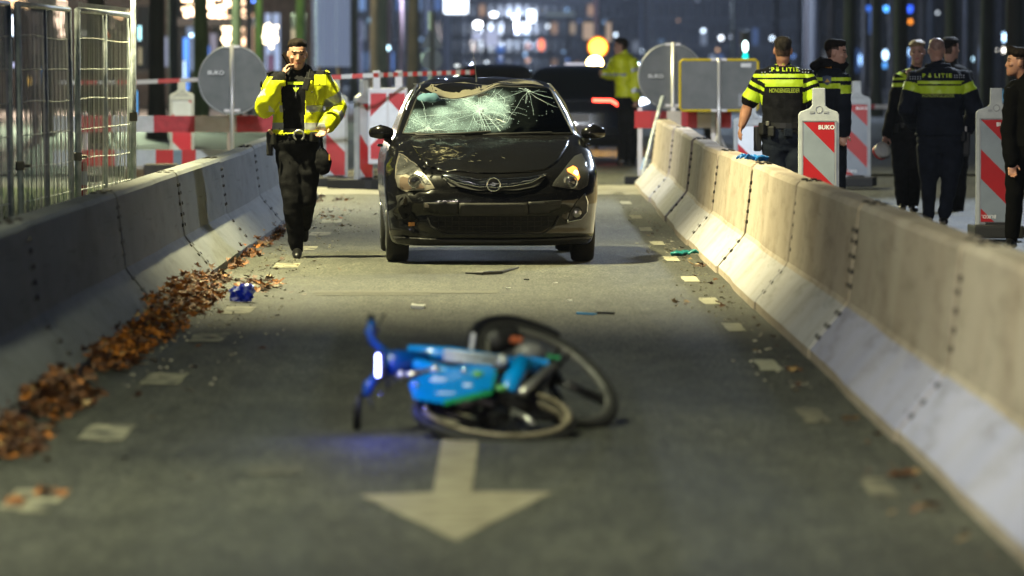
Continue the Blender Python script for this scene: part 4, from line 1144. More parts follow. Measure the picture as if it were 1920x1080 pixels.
bm = NB(); capsule(bm, [B(708.5, 667, 22.74), B(708.5, 703, 22.74)], [.0075, .0075], 10)
obj('front_lamp', bm, emis('blue_white_lamp', (.30, .34, 1), 26), hb, True)
bm = NB(); box(bm, B(714, 685, 22.78), (.04, .03, .12), bevel=.008); obj('lamp_housing', bm, M_FRBLK, hb)
l_ = light('SPOT', P(706, 686, 22.70), 3, (.05, .08, 1), .02, P(700, 860, 21.6), 150, .7, 'bicycle_lamp_light')
l_ = light('POINT', P(700, 672, 22.60), 2.6, (.03, .06, 1), .02, name='bicycle_lamp_light')

# ------------------------------------------------------------ mesh fence
M_GALV = vmat('galvanised_steel', (.30, .34, .38), (.58, .62, .66), 14, .40, .2, 80, metal=.35, rough2=.6)
M_WIRE = mat('galvanised_wire', (.80, .82, .78), .4, .1)
def fence_panel(a, b, lean, label, mid=True):
    """a, b: ground points; lean = sideways lean at the top"""
    root = empty('mesh_fence', a, 0, label, 'fence', 'mesh fence panels behind the left barrier')
    d = b-a; Ln = d.length; d.normalize(); H = 2.0
    s = Vector((lean, 0, 0))
    q = lambda t, z: d*t*Ln+s*(z/H)+Vector((0, 0, z))
    for t in (0, 1):
        bm = NB(); tube(bm, [q(t, .02), q(t, H+.0)], .021, 12); obj('end_post', bm, M_GALV, root, True)
    bm = NB(); tube(bm, [q(.5, .12), q(.5, H)], .017, 10); obj('middle_post', bm, M_GALV, root, True)
    for z in (.14, H-.01):
        bm = NB(); tube(bm, [q(0, z), q(1, z)], .020, 10); obj('rail', bm, M_GALV, root, True)
    bm = NB(); n = 44
    for k in range(1, n):
        t = k/n; w_ = .012*math.sin(k*1.7)
        tube(bm, [q(t, .1)+Vector((w_, 0, 0)), q(t, 1)+Vector((w_*.3, 0, 0)), q(t, H+.045)], .0028, 4, caps=False)
    for k in range(9):
        z = .28+k*.215; wv = .009 if k % 2 else 0
        tube(bm, [q(i/10, z+wv*math.sin(i*.6)) for i in range(11)], .0034, 4, caps=False)
    obj('wire_mesh', bm, M_WIRE, root)
    bm = NB(); c0 = q(0, .95 if True else 0); box(bm, c0, (.06, .05, .06), bevel=.006); tube(bm, [c0, c0+Vector((.07, -.02, 0))], .01, 8); obj('clamp', bm, mat('clamp_steel', (.08, .075, .065), .4, .8), root)
    bm = NB(); box(bm, Vector((0, 0, .07)), (.24, .62, .13), bevel=.02); obj('concrete_foot', bm, M_CONC_L, root)
    return root
fa = GX(244, 41.2); fb = GX(146, 37.5)
fence_panel(fb, fa, 0.0, 'galvanised mesh fence panel directly behind the grey barrier, closest to the round sign')
fc_ = GX(137, 37.3); fd = GX(42, 34.0)
fence_panel(fd, fc_, -.03, 'leaning galvanised mesh fence panel, middle one of the row behind the grey barrier')
fe = GX(22, 33.8); ff = GX(-150, 30.4)
fence_panel(ff, fe, -.02, 'mesh fence panel cut off by the left edge of the photo')
bm = NB(); p = GX(250.5, 41.0); tube(bm, [Vector((0, 0, 0)), Vector((0, 0, 2.2))], .022, 12)
fp = obj('fence_post', bm, M_GALV, smooth=True, label='single galvanised fence tube with a clamp at the end of the mesh fence', cat='fence post', loc=p)
bm = NB(); box(bm, (0, 0, 1.2), (.06, .06, .07), bevel=.006); obj('clamp', bm, MATS['clamp_steel'], fp)

# ------------------------------------------------------------ round and square signs seen from behind
M_SIGNB = vmat('sign_back_grey', (.12, .13, .125), (.165, .17, .165), 5, .55, metal=.2)
M_SIGNR = mat('sign_rim_grey', (.36, .37, .37), .4, .4)
M_POSTW = mat('pale_post', (.62, .60, .58), .35, .4)
M_YEL = mat('yellow_border', (.75, .55, .02), .45)
M_TXT = mat('label_white', (.75, .75, .73), .5)
M_TXTD = mat('label_dark', (.03, .03, .03), .5)
def round_sign(px, py, D, r, ppx, label, lab=None, two=False):
    c = P(px, py, D); g0 = gz(D)
    root = empty('round_sign', (c.x, D, g0), 0, label, 'road sign', 'backs of round road signs')
    cc = Vector((0, .03, c.z-g0))
    bm = NB(); lathe(bm, [(r*.97, -.004), (r, -.012), (r, .012), (r*.97, .012)], 64, Matrix.Rotation(PI/2, 3, 'X'), cc)
    pl = obj('sign_plate', bm, M_SIGNB, root)
    bm = NB(); torus(bm, cc+Vector((0, -.012, 0)), Vector((1, 0, 0)), Vector((0, 0, 1)), r, .010, 64, 6); obj('rim', bm, M_SIGNR, pl, True)
    dx = (ppx-px)/F*D
    bm = NB(); tube(bm, [Vector((dx, -.03, .05)), Vector((dx, -.03, c.z-g0+r+.02))], .025, 12); obj('post', bm, M_POSTW, root, True)
    bm = NB()
    for z in (r*.98, -r*.9): box(bm, (dx, -.01, c.z-g0+z), (.2, .03, .035), bevel=.004)
    obj('bracket', bm, M_POSTW, root)
    bm = NB(); box(bm, (dx, 0, .06), (.5, .4, .12), bevel=.02); obj('foot', bm, mat('rubber_foot', (.02, .02, .02), .8), root)
    if lab:
        bm = NB(); box(bm, cc+Vector((lab[0], -.016, lab[1])), (.21, .006, .075), bevel=.002); lb = obj('label_plate', bm, M_TXTD, root)
        text('label_text', 'BUKO', .075, cc+Vector((lab[0], -.021, lab[1])), M_TXT, lb, bold=.03)
    return root
round_sign(436, 150, 66, .425, 435, 'grey back of a round sign on a post left of the officer on the phone', (-.21, .09))
round_sign(1258, 143, 70, .43, 1262, 'grey back of a round sign left of the yellow-edged rectangular sign', (-.2, .0))
def square_sign():
    x0, x1, y0, y1, D = 1275, 1421, 112, 207, 66.5
    c = P((x0+x1)/2, (y0+y1)/2, D); g0 = gz(D); w_ = (x1-x0)/F*D; h = (y1-y0)/F*D
    root = empty('square_sign', (c.x, D, g0), 0, 'back of a rectangular road sign with a yellow edge', 'road sign')
    cc = Vector((0, 0, c.z-g0))
    bm = NB(); box(bm, cc, (w_-.03, .02, h-.03)); pl = obj('sign_plate', bm, M_SIGNB, root)
    bm = NB(); e = .015; z0 = cc.z
    tube(bm, [(-w_/2+e*2, -.012, z0+h/2), (w_/2-e*2, -.012, z0+h/2), (w_/2, -.012, z0+h/2-e*2), (w_/2, -.012, z0-h/2+e*2), (w_/2-e*2, -.012, z0-h/2), (-w_/2+e*2, -.012, z0-h/2), (-w_/2, -.012, z0-h/2+e*2), (-w_/2, -.012, z0+h/2-e*2)], .017, 6, closed=True)
    obj('yellow_edge', bm, M_YEL, pl)
    bm = NB(); tube(bm, [(0, -.04, .05), (0, -.04, z0+h/2+.02)], .026, 12); obj('post', bm, M_POSTW, root, True)
    bm = NB()
    for z in (h/2, -h/2): box(bm, (0, -.02, z0+z), (.2, .03, .035), bevel=.004)
    obj('bracket', bm, M_POSTW, root)
    bm = NB(); box(bm, (.34, -.013, z0+h/2-.07), (.13, .006, .05)); obj('label_plate', bm, MATS['label_white'], root)
    bm = NB(); box(bm, (.28, -.013, z0-.19), (.07, .006, .16)); obj('label_plate', bm, mat('label_grey', (.30, .31, .32), .5), root)
    bm = NB()
    for s in (-1, 1): tube(bm, [(0, 0, .65), (s*.28, -.1, .03)], .02, 8)
    obj('stand', bm, M_POSTW, root)
square_sign()

# ------------------------------------------------------------ red and white rails, beacons, tape
def stripe_mat(name, period, ang, red, white, phase=0.0, chevron=False, emit=0):
    if name in MATS: return MATS[name]
    m = mat(name, white, .35, 0, .5)
    b = m.node_tree.nodes['Principled BSDF']
    tc = N(m, 'ShaderNodeTexCoord'); sp = N(m, 'ShaderNodeSeparateXYZ'); L(m, tc.outputs['Object'], sp.inputs[0])
    xo = sp.outputs[0]
    if chevron:
        ab = N(m, 'ShaderNodeMath', operation='ABSOLUTE'); L(m, xo, ab.inputs[0]); xo = ab.outputs[0]
    a = N(m, 'ShaderNodeMath', operation='MULTIPLY'); a.inputs[1].default_value = math.cos(ang)/period; L(m, xo, a.inputs[0])
    c = N(m, 'ShaderNodeMath', operation='MULTIPLY_ADD'); c.inputs[1].default_value = math.sin(ang)/period; L(m, sp.outputs[2], c.inputs[0]); L(m, a.outputs[0], c.inputs[2])
    d = N(m, 'ShaderNodeMath', operation='ADD'); d.inputs[1].default_value = phase+50; L(m, c.outputs[0], d.inputs[0])
    e = N(m, 'ShaderNodeMath', operation='FRACT'); L(m, d.outputs[0], e.inputs[0])
    f = N(m, 'ShaderNodeMath', operation='GREATER_THAN'); f.inputs[1].default_value = .5; L(m, e.outputs[0], f.inputs[0])
    nz = N(m, 'ShaderNodeTexNoise'); nz.inputs['Scale'].default_value = 7; nz.inputs['Detail'].default_value = 6; L(m, tc.outputs['Object'], nz.inputs['Vector'])
    mr = N(m, 'ShaderNodeMapRange'); mr.inputs['To Min'].default_value = .7; mr.inputs['To Max'].default_value = 1.15; L(m, nz.outputs['Fac'], mr.inputs['Value'])
    mx = N(m, 'ShaderNodeMix', data_type='RGBA'); mx.inputs[6].default_value = (*white, 1); mx.inputs[7].default_value = (*red, 1)
    L(m, f.outputs[0], mx.inputs[0])
    sc = N(m, 'ShaderNodeVectorMath', operation='SCALE'); L(m, mx.outputs[2], sc.inputs[0]); L(m, mr.outputs[0], sc.inputs['Scale']); L(m, sc.outputs[0], b.inputs['Base Color'])
    return m
RED = (.42, .006, .009); WHT = (.25, .29, .33)
M_FRAME = vmat('pale_plastic_frame', (.34, .36, .37), (.44, .46, .46), 10, .5)
def beacon(px0, px1, ytop, D, label, mt, w_=None, dz=0, wy=0, foot=True, txt=True):
    pc = P((px0+px1)/2, ytop, D); W_ = (px1-px0)/F*D if w_ is None else w_
    g0 = gz(D)+dz; H = pc.z-g0
    root = empty('beacon_panel', (pc.x, D, g0), wy, label, 'traffic beacon', 'red and white BUKO traffic beacons')
    b0 = .10; b1 = H-.22
    bm = NB(); e = W_/2
    prism(bm, [(-e, b0), (e, b0), (e, b1-.01), (e*.9, b1+.015), (.08, b1+.045), (.058, b1+.07), (.055, H), (-.055, H), (-.058, b1+.07), (-.08, b1+.045), (-e*.9, b1+.015), (-e, b1-.01)], XZ, -.03, .03)
    bmesh.ops.recalc_face_normals(bm, faces=bm.faces)
    es = [e_ for e_ in bm.edges if e_.calc_length() > .03]
    bmesh.ops.bevel(bm, geom=es, offset=.006, segments=1, affect='EDGES')
    fr = obj('frame', bm, M_FRAME, root)
    if isinstance(mt, tuple):
        ztop = (b0+b1)/2-.015+(b1-b0-.12)/2; per = mt[3]*.7071
        mt = stripe_mat('beacon_stripes_%d' % round(px0), per, ANG, mt[0], mt[1], .5+mt[2]-(((-W_*.38+ztop)*.7071/per) % 1))
    bm = NB(); box(bm, (0, -.033, (b0+b1)/2-.015), (W_*.76, .008, b1-b0-.12)); obj('striped_face', bm, mt, root)
    bm = NB()
    for (x, z, sx, sz) in ((0, (b0+b1)/2-.015+(b1-b0-.12)/2+.012, W_*.84, .010), (0, (b0+b1)/2-.015-(b1-b0-.12)/2-.012, W_*.84, .010), (-W_*.41, (b0+b1)/2-.015, .010, b1-b0-.1), (W_*.41, (b0+b1)/2-.015, .010, b1-b0-.1)):
        box(bm, (x, -.034, z), (sx, .012, sz))
    torus(bm, (0, -.030, b1+.035), Vector((1, 0, 0)), Vector((0, 0, 1)), .03, .005, 20, 5)
    for s in (-1, 1): box(bm, (s*.06, -.031, b1+.012), (.04, .008, .018))
    obj('raised_edges', bm, mat('frame_edge_grey', (.28, .29, .30), .5), fr)
    if txt:
        zt = (b0+b1)/2-.015+(b1-b0-.12)/2-.045
        tx = text('maker_name', 'BUKO.', .050, (W_*.20, -.039, zt), M_TXT, root, bold=.035, spacing=1.05)
        tx2 = text('maker_name', 'BUKO.', .046, (-W_*.18, -.039, b0+.095), M_TXT, root, bold=.02, flip=True)
    bm = NB(); box(bm, (0, 0, .06), (.46, .8, .12), bevel=.02); box(bm, (0, 0, .115), (.2, .12, .05)); obj('foot', bm, mat('rubber_foot', (.02, .02, .02), .8), root)
    return root
ANG = R(45)
beacon(1497, 1573.5, 165, 45.6, 'largest red and grey BUKO beacon panel, in front of the bare-armed handler', (RED, WHT, 0, .57))
beacon(1580, 1633, 152, 66, 'farther red and grey BUKO beacon panel beside the young officer in profile', (RED, WHT, 0, .52), wy=R(-8))
beacon(1830, 1906, 165, 49.2, 'red and grey BUKO beacon panel partly covered by the dark figure at the right edge', (RED, WHT, 0, .55))
M_BS2 = stripe_mat('beacon_stripes_bright', .52, ANG, (.55, .02, .03), (.85, .9, .95), .3)
beacon(1376, 1440, 188, 60, 'bright red and white beacon panel behind the hand of the bare-armed handler', M_BS2, txt=False)
beacon(318, 364, 148, 72, 'narrow red and white beacon panel standing behind the left rail, left of the round sign', stripe_mat('beacon_stripes_l', .55, ANG, (.5, .015, .03), (.5, .54, .6), .1), txt=False)
beacon(606, 652, 150, 66, 'red and white beacon panel just right of the yellow-jacket officer on the phone', stripe_mat('beacon_stripes_m', .6, ANG, (.5, .015, .02), (.58, .6, .64), .35), txt=False)
beacon(664, 700, 150, 65, 'narrow beacon panel turned edge-on between the officer on the phone and the chevron board', stripe_mat('beacon_stripes_m', 0, 0, 0, 0), w_=.34, wy=R(55), txt=False)
# chevron board
def chevron(px0, px1, y0, y1, D):
    c = P((px0+px1)/2, (y0+y1)/2, D); g0 = gz(D); w_ = (px1-px0)/F*D; h = (y1-y0)/F*D; z = c.z-g0
    root = empty('chevron_board', (c.x, D, g0), 0, 'white board with red chevrons pointing up, left of the black car', 'traffic board')
    bm = NB(); box(bm, (0, 0, z), (w_, .04, h), bevel=.02); obj('frame', bm, mat('white_plastic', (.68, .7, .74), .45), root)
    for s in (-1, 1):
        bm = NB(); box(bm, (0, 0, 0), (w_*.40, .008, h*.86))
        o = obj('chevron_face', bm, stripe_mat('chevron_stripes_%d' % s, .50, R(45) if s > 0 else R(135), (.58, .02, .03), (.85, .9, .97), .2), root); o.location = (s*w_*.235, -.026, z)
    for s in (-1, 1):
        bm = NB(); box(bm, (s*w_*.28, 0, z+h/2+.10), (.09, .04, .22), bevel=.012); obj('handle', bm, mat('white_plastic', (0, 0, 0)), root)
        bm = NB(); box(bm, (s*w_*.28, 0, .06), (.3, .7, .12), bevel=.02); obj('foot', bm, MATS['rubber_foot'], root)
chevron(690, 764, 165, 308, 65)
chev2 = chevron
# rails
def rail(name, segs, y0, y1, D, label, mats, posts, D2=None):
    x0 = segs[0][0]; g0 = gz(D); o_ = P(x0, y0, D)
    root = empty(name, (o_.x, D, g0), 0, label, 'barrier rail')
    zt = P(x0, y0, D).z-g0; zb = P(x0, y1, D).z-g0
    for a, b, c in segs:
        xa = (a-x0)/F*D; xb = (b-x0)/F*D
        bm = NB(); box(bm, ((xa+xb)/2, 0, (zt+zb)/2), (xb-xa, .03, zt-zb)); 
        for q in (.28, -.28): box(bm, ((xa+xb)/2, -.018, (zt+zb)/2+q*(zt-zb)), (xb-xa, .012, .02))
        obj('board_section', bm, mats[c], root)
    for a in posts:
        xa = (a-x0)/F*D
        bm = NB(); box(bm, (xa, .035, zt/2+.02), (.06, .03, zt+.05)); obj('post', bm, M_POSTW, root)
        bm = NB(); box(bm, (xa, .05, .05), (.4, .5, .1), bevel=.02); obj('foot', bm, MATS['rubber_foot'], root)
    return root
M_RB = {'r': vmat('rail_red', (.38, .006, .014), (.50, .015, .025), 12, .4), 'w': vmat('rail_white', (.50, .53, .52), (.62, .65, .66), 8, .45), 'g': mat('rail_grey', (.2, .28, .32), .5), 'y': mat('rail_cream', (.62, .55, .45), .5), 'p': mat('rail_deep_red', (.6, .006, .006), .35)}
rail('barrier_rail', [(100, 152, 'w'), (152, 210, 'r'), (210, 288, 'w'), (288, 365, 'r'), (365, 443, 'w'), (443, 520, 'r'), (520, 600, 'w')], 217, 248, 68, 'upper red and white barrier rail on the left, in front of the round sign', M_RB, (160, 430, 590))
rail('barrier_rail', [(100, 153, 'w'), (153, 215, 'p'), (215, 292, 'w'), (292, 325, 'p'), (325, 341, 'g'), (341, 367, 'p'), (367, 445, 'w'), (445, 520, 'p')], 281, 311, 67.6, 'lower red and white barrier rail on the left with a grey clip', M_RB, ())
rail('barrier_rail', [(1190, 1221, 'p'), (1221, 1250, 'r'), (1250, 1277, 'y'), (1277, 1288, 'r'), (1288, 1307, 'p'), (1307, 1333, 'y'), (1333, 1343, 'w'), (1343, 1371, 'p')], 208, 240, 67.2, 'red and cream barrier rail under the yellow-edged sign', M_RB, (1200, 1262, 1338))
rail('barrier_rail', [(1560, 1600, 'w'), (1600, 1640, 'r'), (1640, 1700, 'w')], 196, 204, 88, 'thin red and white rail far behind the beacons on the right', M_RB, (1600, 1690))
# tape
def tape(pts, w_, label, seg=.22, sag=.0):
    bm = NB(); P3 = []
    for a, b in zip(pts, pts[1:]):
        d = (b-a).length; n = max(2, int(d/seg))
        for k in range(n): P3.append(a+(b-a)*(k/n))
    P3.append(pts[-1]); n = len(P3)
    for k in range(n-1):
        a, b = P3[k], P3[k+1]
        sa = Vector((0, 0, -sag*math.sin(PI*k/(n-1)))); sb = Vector((0, 0, -sag*math.sin(PI*(k+1)/(n-1))))
        q = [a+sa+Vector((0, 0, w_/2)), a+sa-Vector((0, 0, w_/2)), b+sb-Vector((0, 0, w_/2)), b+sb+Vector((0, 0, w_/2))]
        v = [bm.verts.new(p) for p in q]+[bm.verts.new(p+Vector((0, .003, 0))) for p in q]
        for f in ((0, 1, 2, 3), (7, 6, 5, 4), (0, 3, 7, 4), (1, 5, 6, 2)):
            g = bm.faces.new([v[i] for i in f]); g.material_index = k % 2
    return obj('barrier_tape', bm, [mat('tape_white', (.62, .62, .6), .4), mat('tape_red', (.62, .05, .04), .4)], label=label, cat='barrier tape')
tape([P(110, 155, 70), P(255, 154, 70), P(378, 149, 70), P(436, 148, 67)], .055, 'red and white tape strung behind the mesh fence on the left')
tape([P(600, 146, 64), P(700, 141, 64), P(890, 135, 66)], .055, 'red and white tape running from behind the officer to the black car roof', .11)
# barrier-end strut and clutter
root = empty('metal_strut', G(1200, 352), 0, 'grey metal strut leaning against the far end of the right barrier', 'metal strut')
b0 = root.location
bm = NB(); tube(bm, [Vector((0, 0, 0)), P(1222, 262, 66.6)-b0, P(1243, 182, 67)-b0], .028, 8); obj('tube', bm, M_GALV, root, True)
bm = NB(); box(bm, P(1210, 308, 66.4)-b0, (.09, .03, .16), Matrix.Rotation(.3, 3, 'Y')); obj('reflector', bm, mat('blue_white_reflector', (.5, .7, .95), .3), root)
bm = NB(); tube(bm, [P(1240, 100, 67)-b0, P(1245, 215, 67)-b0], .02, 8)
bm.free()
def lump(px, py, D, s, m, label, cat='sandbag', seed=1, name='sandbag'):
    bm = NB(); bmesh.ops.create_icosphere(bm, subdivisions=3, radius=1)
    for v in bm.verts:
        v.co *= 1+noise.noise(v.co*1.6+Vector((seed, 3, 1)))*.35
        v.co = Vector((v.co.x*s[0], v.co.y*s[1], max(v.co.z, -.5)*s[2]+s[2]*.5))
    p = GX(px, D); p.z = gz(D)
    return obj(name, bm, m, smooth=True, label=label, cat=cat, loc=p)
M_BAG = vmat('dark_sandbag', (.02, .018, .015), (.05, .045, .035), 12, .8, .4, 60)
lump(622, 335, 68, (.34, .3, .07), M_BAG, 'dark flattened sandbag on the road right behind the officer on the phone', seed=2)
lump(690, 330, 70, (.36, .3, .08), M_BAG, 'dark sandbag at the foot of the chevron board', seed=5)
lump(585, 340, 70, (.22, .3, .06), M_BAG, 'small dark sandbag hidden behind the legs of the officer on the phone', seed=9)
for px, py, D, w_, lb, c_ in ((302, 325, 67, .42, 'dark concrete ballast block under the left rail', (.05, .045, .035)), (258, 325, 68.5, .3, 'pale ballast block under the left rail beside the fence tube', (.3, .29, .24))):
    bm = NB(); box(bm, (0, 0, .13), (w_, .4, .26), bevel=.025); o = obj('ballast_block', bm, vmat('ballast_%d' % px, c_, tuple(q*1.5 for q in c_), 9, .85), label=lb, cat='ballast block', loc=GX(px, D))
root = empty('marker_post', GX(157, 56), 0, 'small red and white marker post seen through the mesh fence', 'marker post')
bm = NB(); tube(bm, [(0, 0, 0), (0, 0, .55)], .035, 12); obj('tube', bm, stripe_mat('post_bands', .3, PI/2, (.6, .03, .03), (.7, .7, .7)), root)
bm = NB(); lathe(bm, [(.12, 0), (.12, .03), (.04, .06)], 16); obj('foot', bm, MATS['rubber_foot'], root)
# grass tufts on the verge
bm = NB()
for k in range(5200):
    y = random.uniform(30, 64); x = random.uniform(-8.5, -3.3)
    h = random.uniform(.05, .16); a = random.random()*6.28; w_ = .008
    p0 = Vector((x, y, gz(y)-.01)); dx = Vector((math.cos(a), math.sin(a), 0))*w_; ln = Vector((random.gauss(0, .04), random.gauss(0, .04), h))
    bm.faces.new([bm.verts.new(p0-dx), bm.verts.new(p0+dx), bm.verts.new(p0+ln)])
obj('grass', bm, vmat('grass_blades', (.025, .06, .012), (.06, .12, .03), 3, .7), kind='stuff')

# ------------------------------------------------------------ people
M_SKIN = vmat('skin', (.36, .19, .13), (.50, .28, .20), 9, .5, .1, 60)
M_SKIN_TAN = vmat('tanned_skin', (.26, .12, .07), (.38, .18, .11), 9, .5, .1, 60)
M_LIP = mat('lips', (.30, .09, .07), .5)
M_EYE = mat('eye_dark', (.03, .02, .015), .3)
M_HAIRD = vmat('dark_brown_hair', (.004, .0025, .002), (.013, .008, .005), 40, .8, .5, 90, spec=.15, stretch=(1, 1, .4))
M_HAIRG = vmat('greying_hair', (.012, .009, .007), (.035, .028, .022), 30, .8, .5, 90, spec=.15, stretch=(1, 1, .4))
M_HAIRB = vmat('blond_hair', (.16, .10, .045), (.36, .26, .13), 60, .5, .7, 150)
M_FADE = vmat('cropped_dark_hair', (.035, .02, .014), (.09, .052, .036), 40, .7, spec=.2)
M_FADE_B = vmat('cropped_blond_hair', (.14, .085, .05), (.26, .17, .10), 40, .7, spec=.2)
M_STUB = vmat('shaved_scalp', (.20, .12, .09), (.34, .22, .17), 30, .5)
M_CLOTH = vmat('black_cloth', (.003, .003, .004), (.009, .009, .011), 14, .85, .5, 120, spec=.12)
M_NAVY = vmat('navy_cloth', (.006, .008, .014), (.012, .016, .026), 9, .8, .6, 90, spec=.12)
M_SHIRT = vmat('black_shirt', (.004, .004, .005), (.010, .010, .012), 16, .85, .5, 110, spec=.12)
M_BOOT = mat('black_boot', (.006, .006, .006), .35)
M_HV = vmat('hi_vis_yellow', (.55, .60, .0), (.78, .82, .01), 6, .5, .35, 60)
M_HVS = mat('hi_vis_stripe', (.50, .68, .02), .45)
M_REFL = mat('silver_tape', (.42, .44, .46), .35, .3)
M_BELT = mat('belt_leather', (.006, .006, .006), .45)

def rotz(a): return Matrix.Rotation(a, 3, 'Z')
def head_rings():
    return [(-.122, .022, .025, -.060), (-.108, .042, .045, -.050), (-.085, .056, .068, -.030), (-.05, .066, .086, -.012), (-.01, .072, .095, -.002), (.03, .076, .099, .002), (.065, .074, .095, .004), (.09, .064, .080, .006), (.108, .046, .058, .008), (.118, .02, .028, .008)]
def build_head(bm, c, M, g=0.0, zmin=-9):
    rings = []
    for z, rx, ry, cy in head_rings():
        if z < zmin: continue
        ring = []
        for k in range(20):
            a = 2*PI*k/20
            p = Vector(((rx+g)*math.cos(a), cy+(ry+g)*math.sin(a), z*(1+g*5 if z > 0 else 1)))
            ring.append(bm.verts.new(c+M @ p))
        rings.append(ring)
    for a, b in zip(rings, rings[1:]):
        for k in range(20): bm.faces.new((a[k], a[(k+1) % 20], b[(k+1) % 20], b[k]))
    bm.faces.new(rings[0][::-1]); bm.faces.new(rings[-1])
def build_hand(bm, w_, d, nrm, curl=.5, s=1.0, side=1, spread=.0):
    d = d.normalized(); nrm = (nrm-d*nrm.dot(d)).normalized(); sd = d.cross(nrm)*side
    tube(bm, [w_-d*.02, w_+d*.02*s, w_+d*.055*s, w_+d*.088*s], [.026*s, .034*s, .042*s, .034*s], 12, flat=(nrm, .42))
    for i, (l, off) in enumerate(((.068, -.030), (.078, -.010), (.073, .011), (.058, .030))):
        b0 = w_+d*(.080 if i in (1, 2) else .073)*s+sd*off*s
        dd = (d+sd*off*(2+spread*10)).normalized(); pts = [b0]; ang = 0
        for q in (.45, .32, .25):
            ang += curl*(.7 if q == .45 else 1); v = dd*math.cos(ang)+nrm*math.sin(ang)
            pts.append(pts[-1]+v*l*s*q)
        capsule(bm, pts, [.0095*s, .009*s, .0085*s, .0075*s], 8)
    b0 = w_+d*.022*s-sd*.030*s
    v1 = (d*.55-sd*.75+nrm*.35).normalized(); v2 = (d*.85-sd*.25+nrm*.5*(.4+curl)).normalized()
    capsule(bm, [b0, b0+v1*.034*s, b0+v1*.034*s+v2*.034*s], [.013*s, .011*s, .009*s], 8)
def torso(bm, hip, neck, yaw, wd, extra=0, zlo=None, zhi=None, lean=None, rows=None):
    """elliptical rings from the pelvis to the neck"""
    rows = rows or [(-.10, .150, .105), (0, .178, .120), (.10, .172, .118), (.25, .156, .108), (.42, .158, .108), (.60, .176, .118), (.76, .190, .122), (.88, .185, .110), (.955, .140, .092), (1.0, .085, .078)]
    rings = []; M = rotz(yaw)
    for t, rx, ry in rows:
        if zlo is not None and t < zlo: continue
        if zhi is not None and t > zhi: continue
        c = hip+(neck-hip)*t; ring = []
        for k in range(24):
            a = 2*PI*k/24; ca, sa = math.cos(a), math.sin(a)
            e = .85
            p = Vector(((rx*wd+extra)*math.copysign(abs(ca)**e, ca), (ry*wd+extra)*math.copysign(abs(sa)**e, sa), 0))
            ring.append(bm.verts.new(c+M @ p))
        rings.append(ring)
    for a, b in zip(rings, rings[1:]):
        for k in range(24): bm.faces.new((a[k], a[(k+1) % 24], b[(k+1) % 24], b[k]))
    bm.faces.new(rings[0][::-1]); bm.faces.new(rings[-1])
def wrinkle(me, amp, sc=9, seed=0):
    nn_ = [v.normal.copy() for v in me.vertices]
    for v, vn in zip(me.vertices, nn_):
        p = v.co*sc+Vector((seed, seed*.3, 0))
        n = noise.noise(Vector((p.x*.8, p.y*.8, p.z*1.5)))+.5*noise.noise(p*2.3)
        r = 1-abs(noise.noise(p*.9+Vector((4, 1, 7))))*2
        v.co += vn*(amp*n+amp*.5*r)
def paint(me, fn):
    for f in me.polygons: f.material_index = fn(f.center, f.normal)
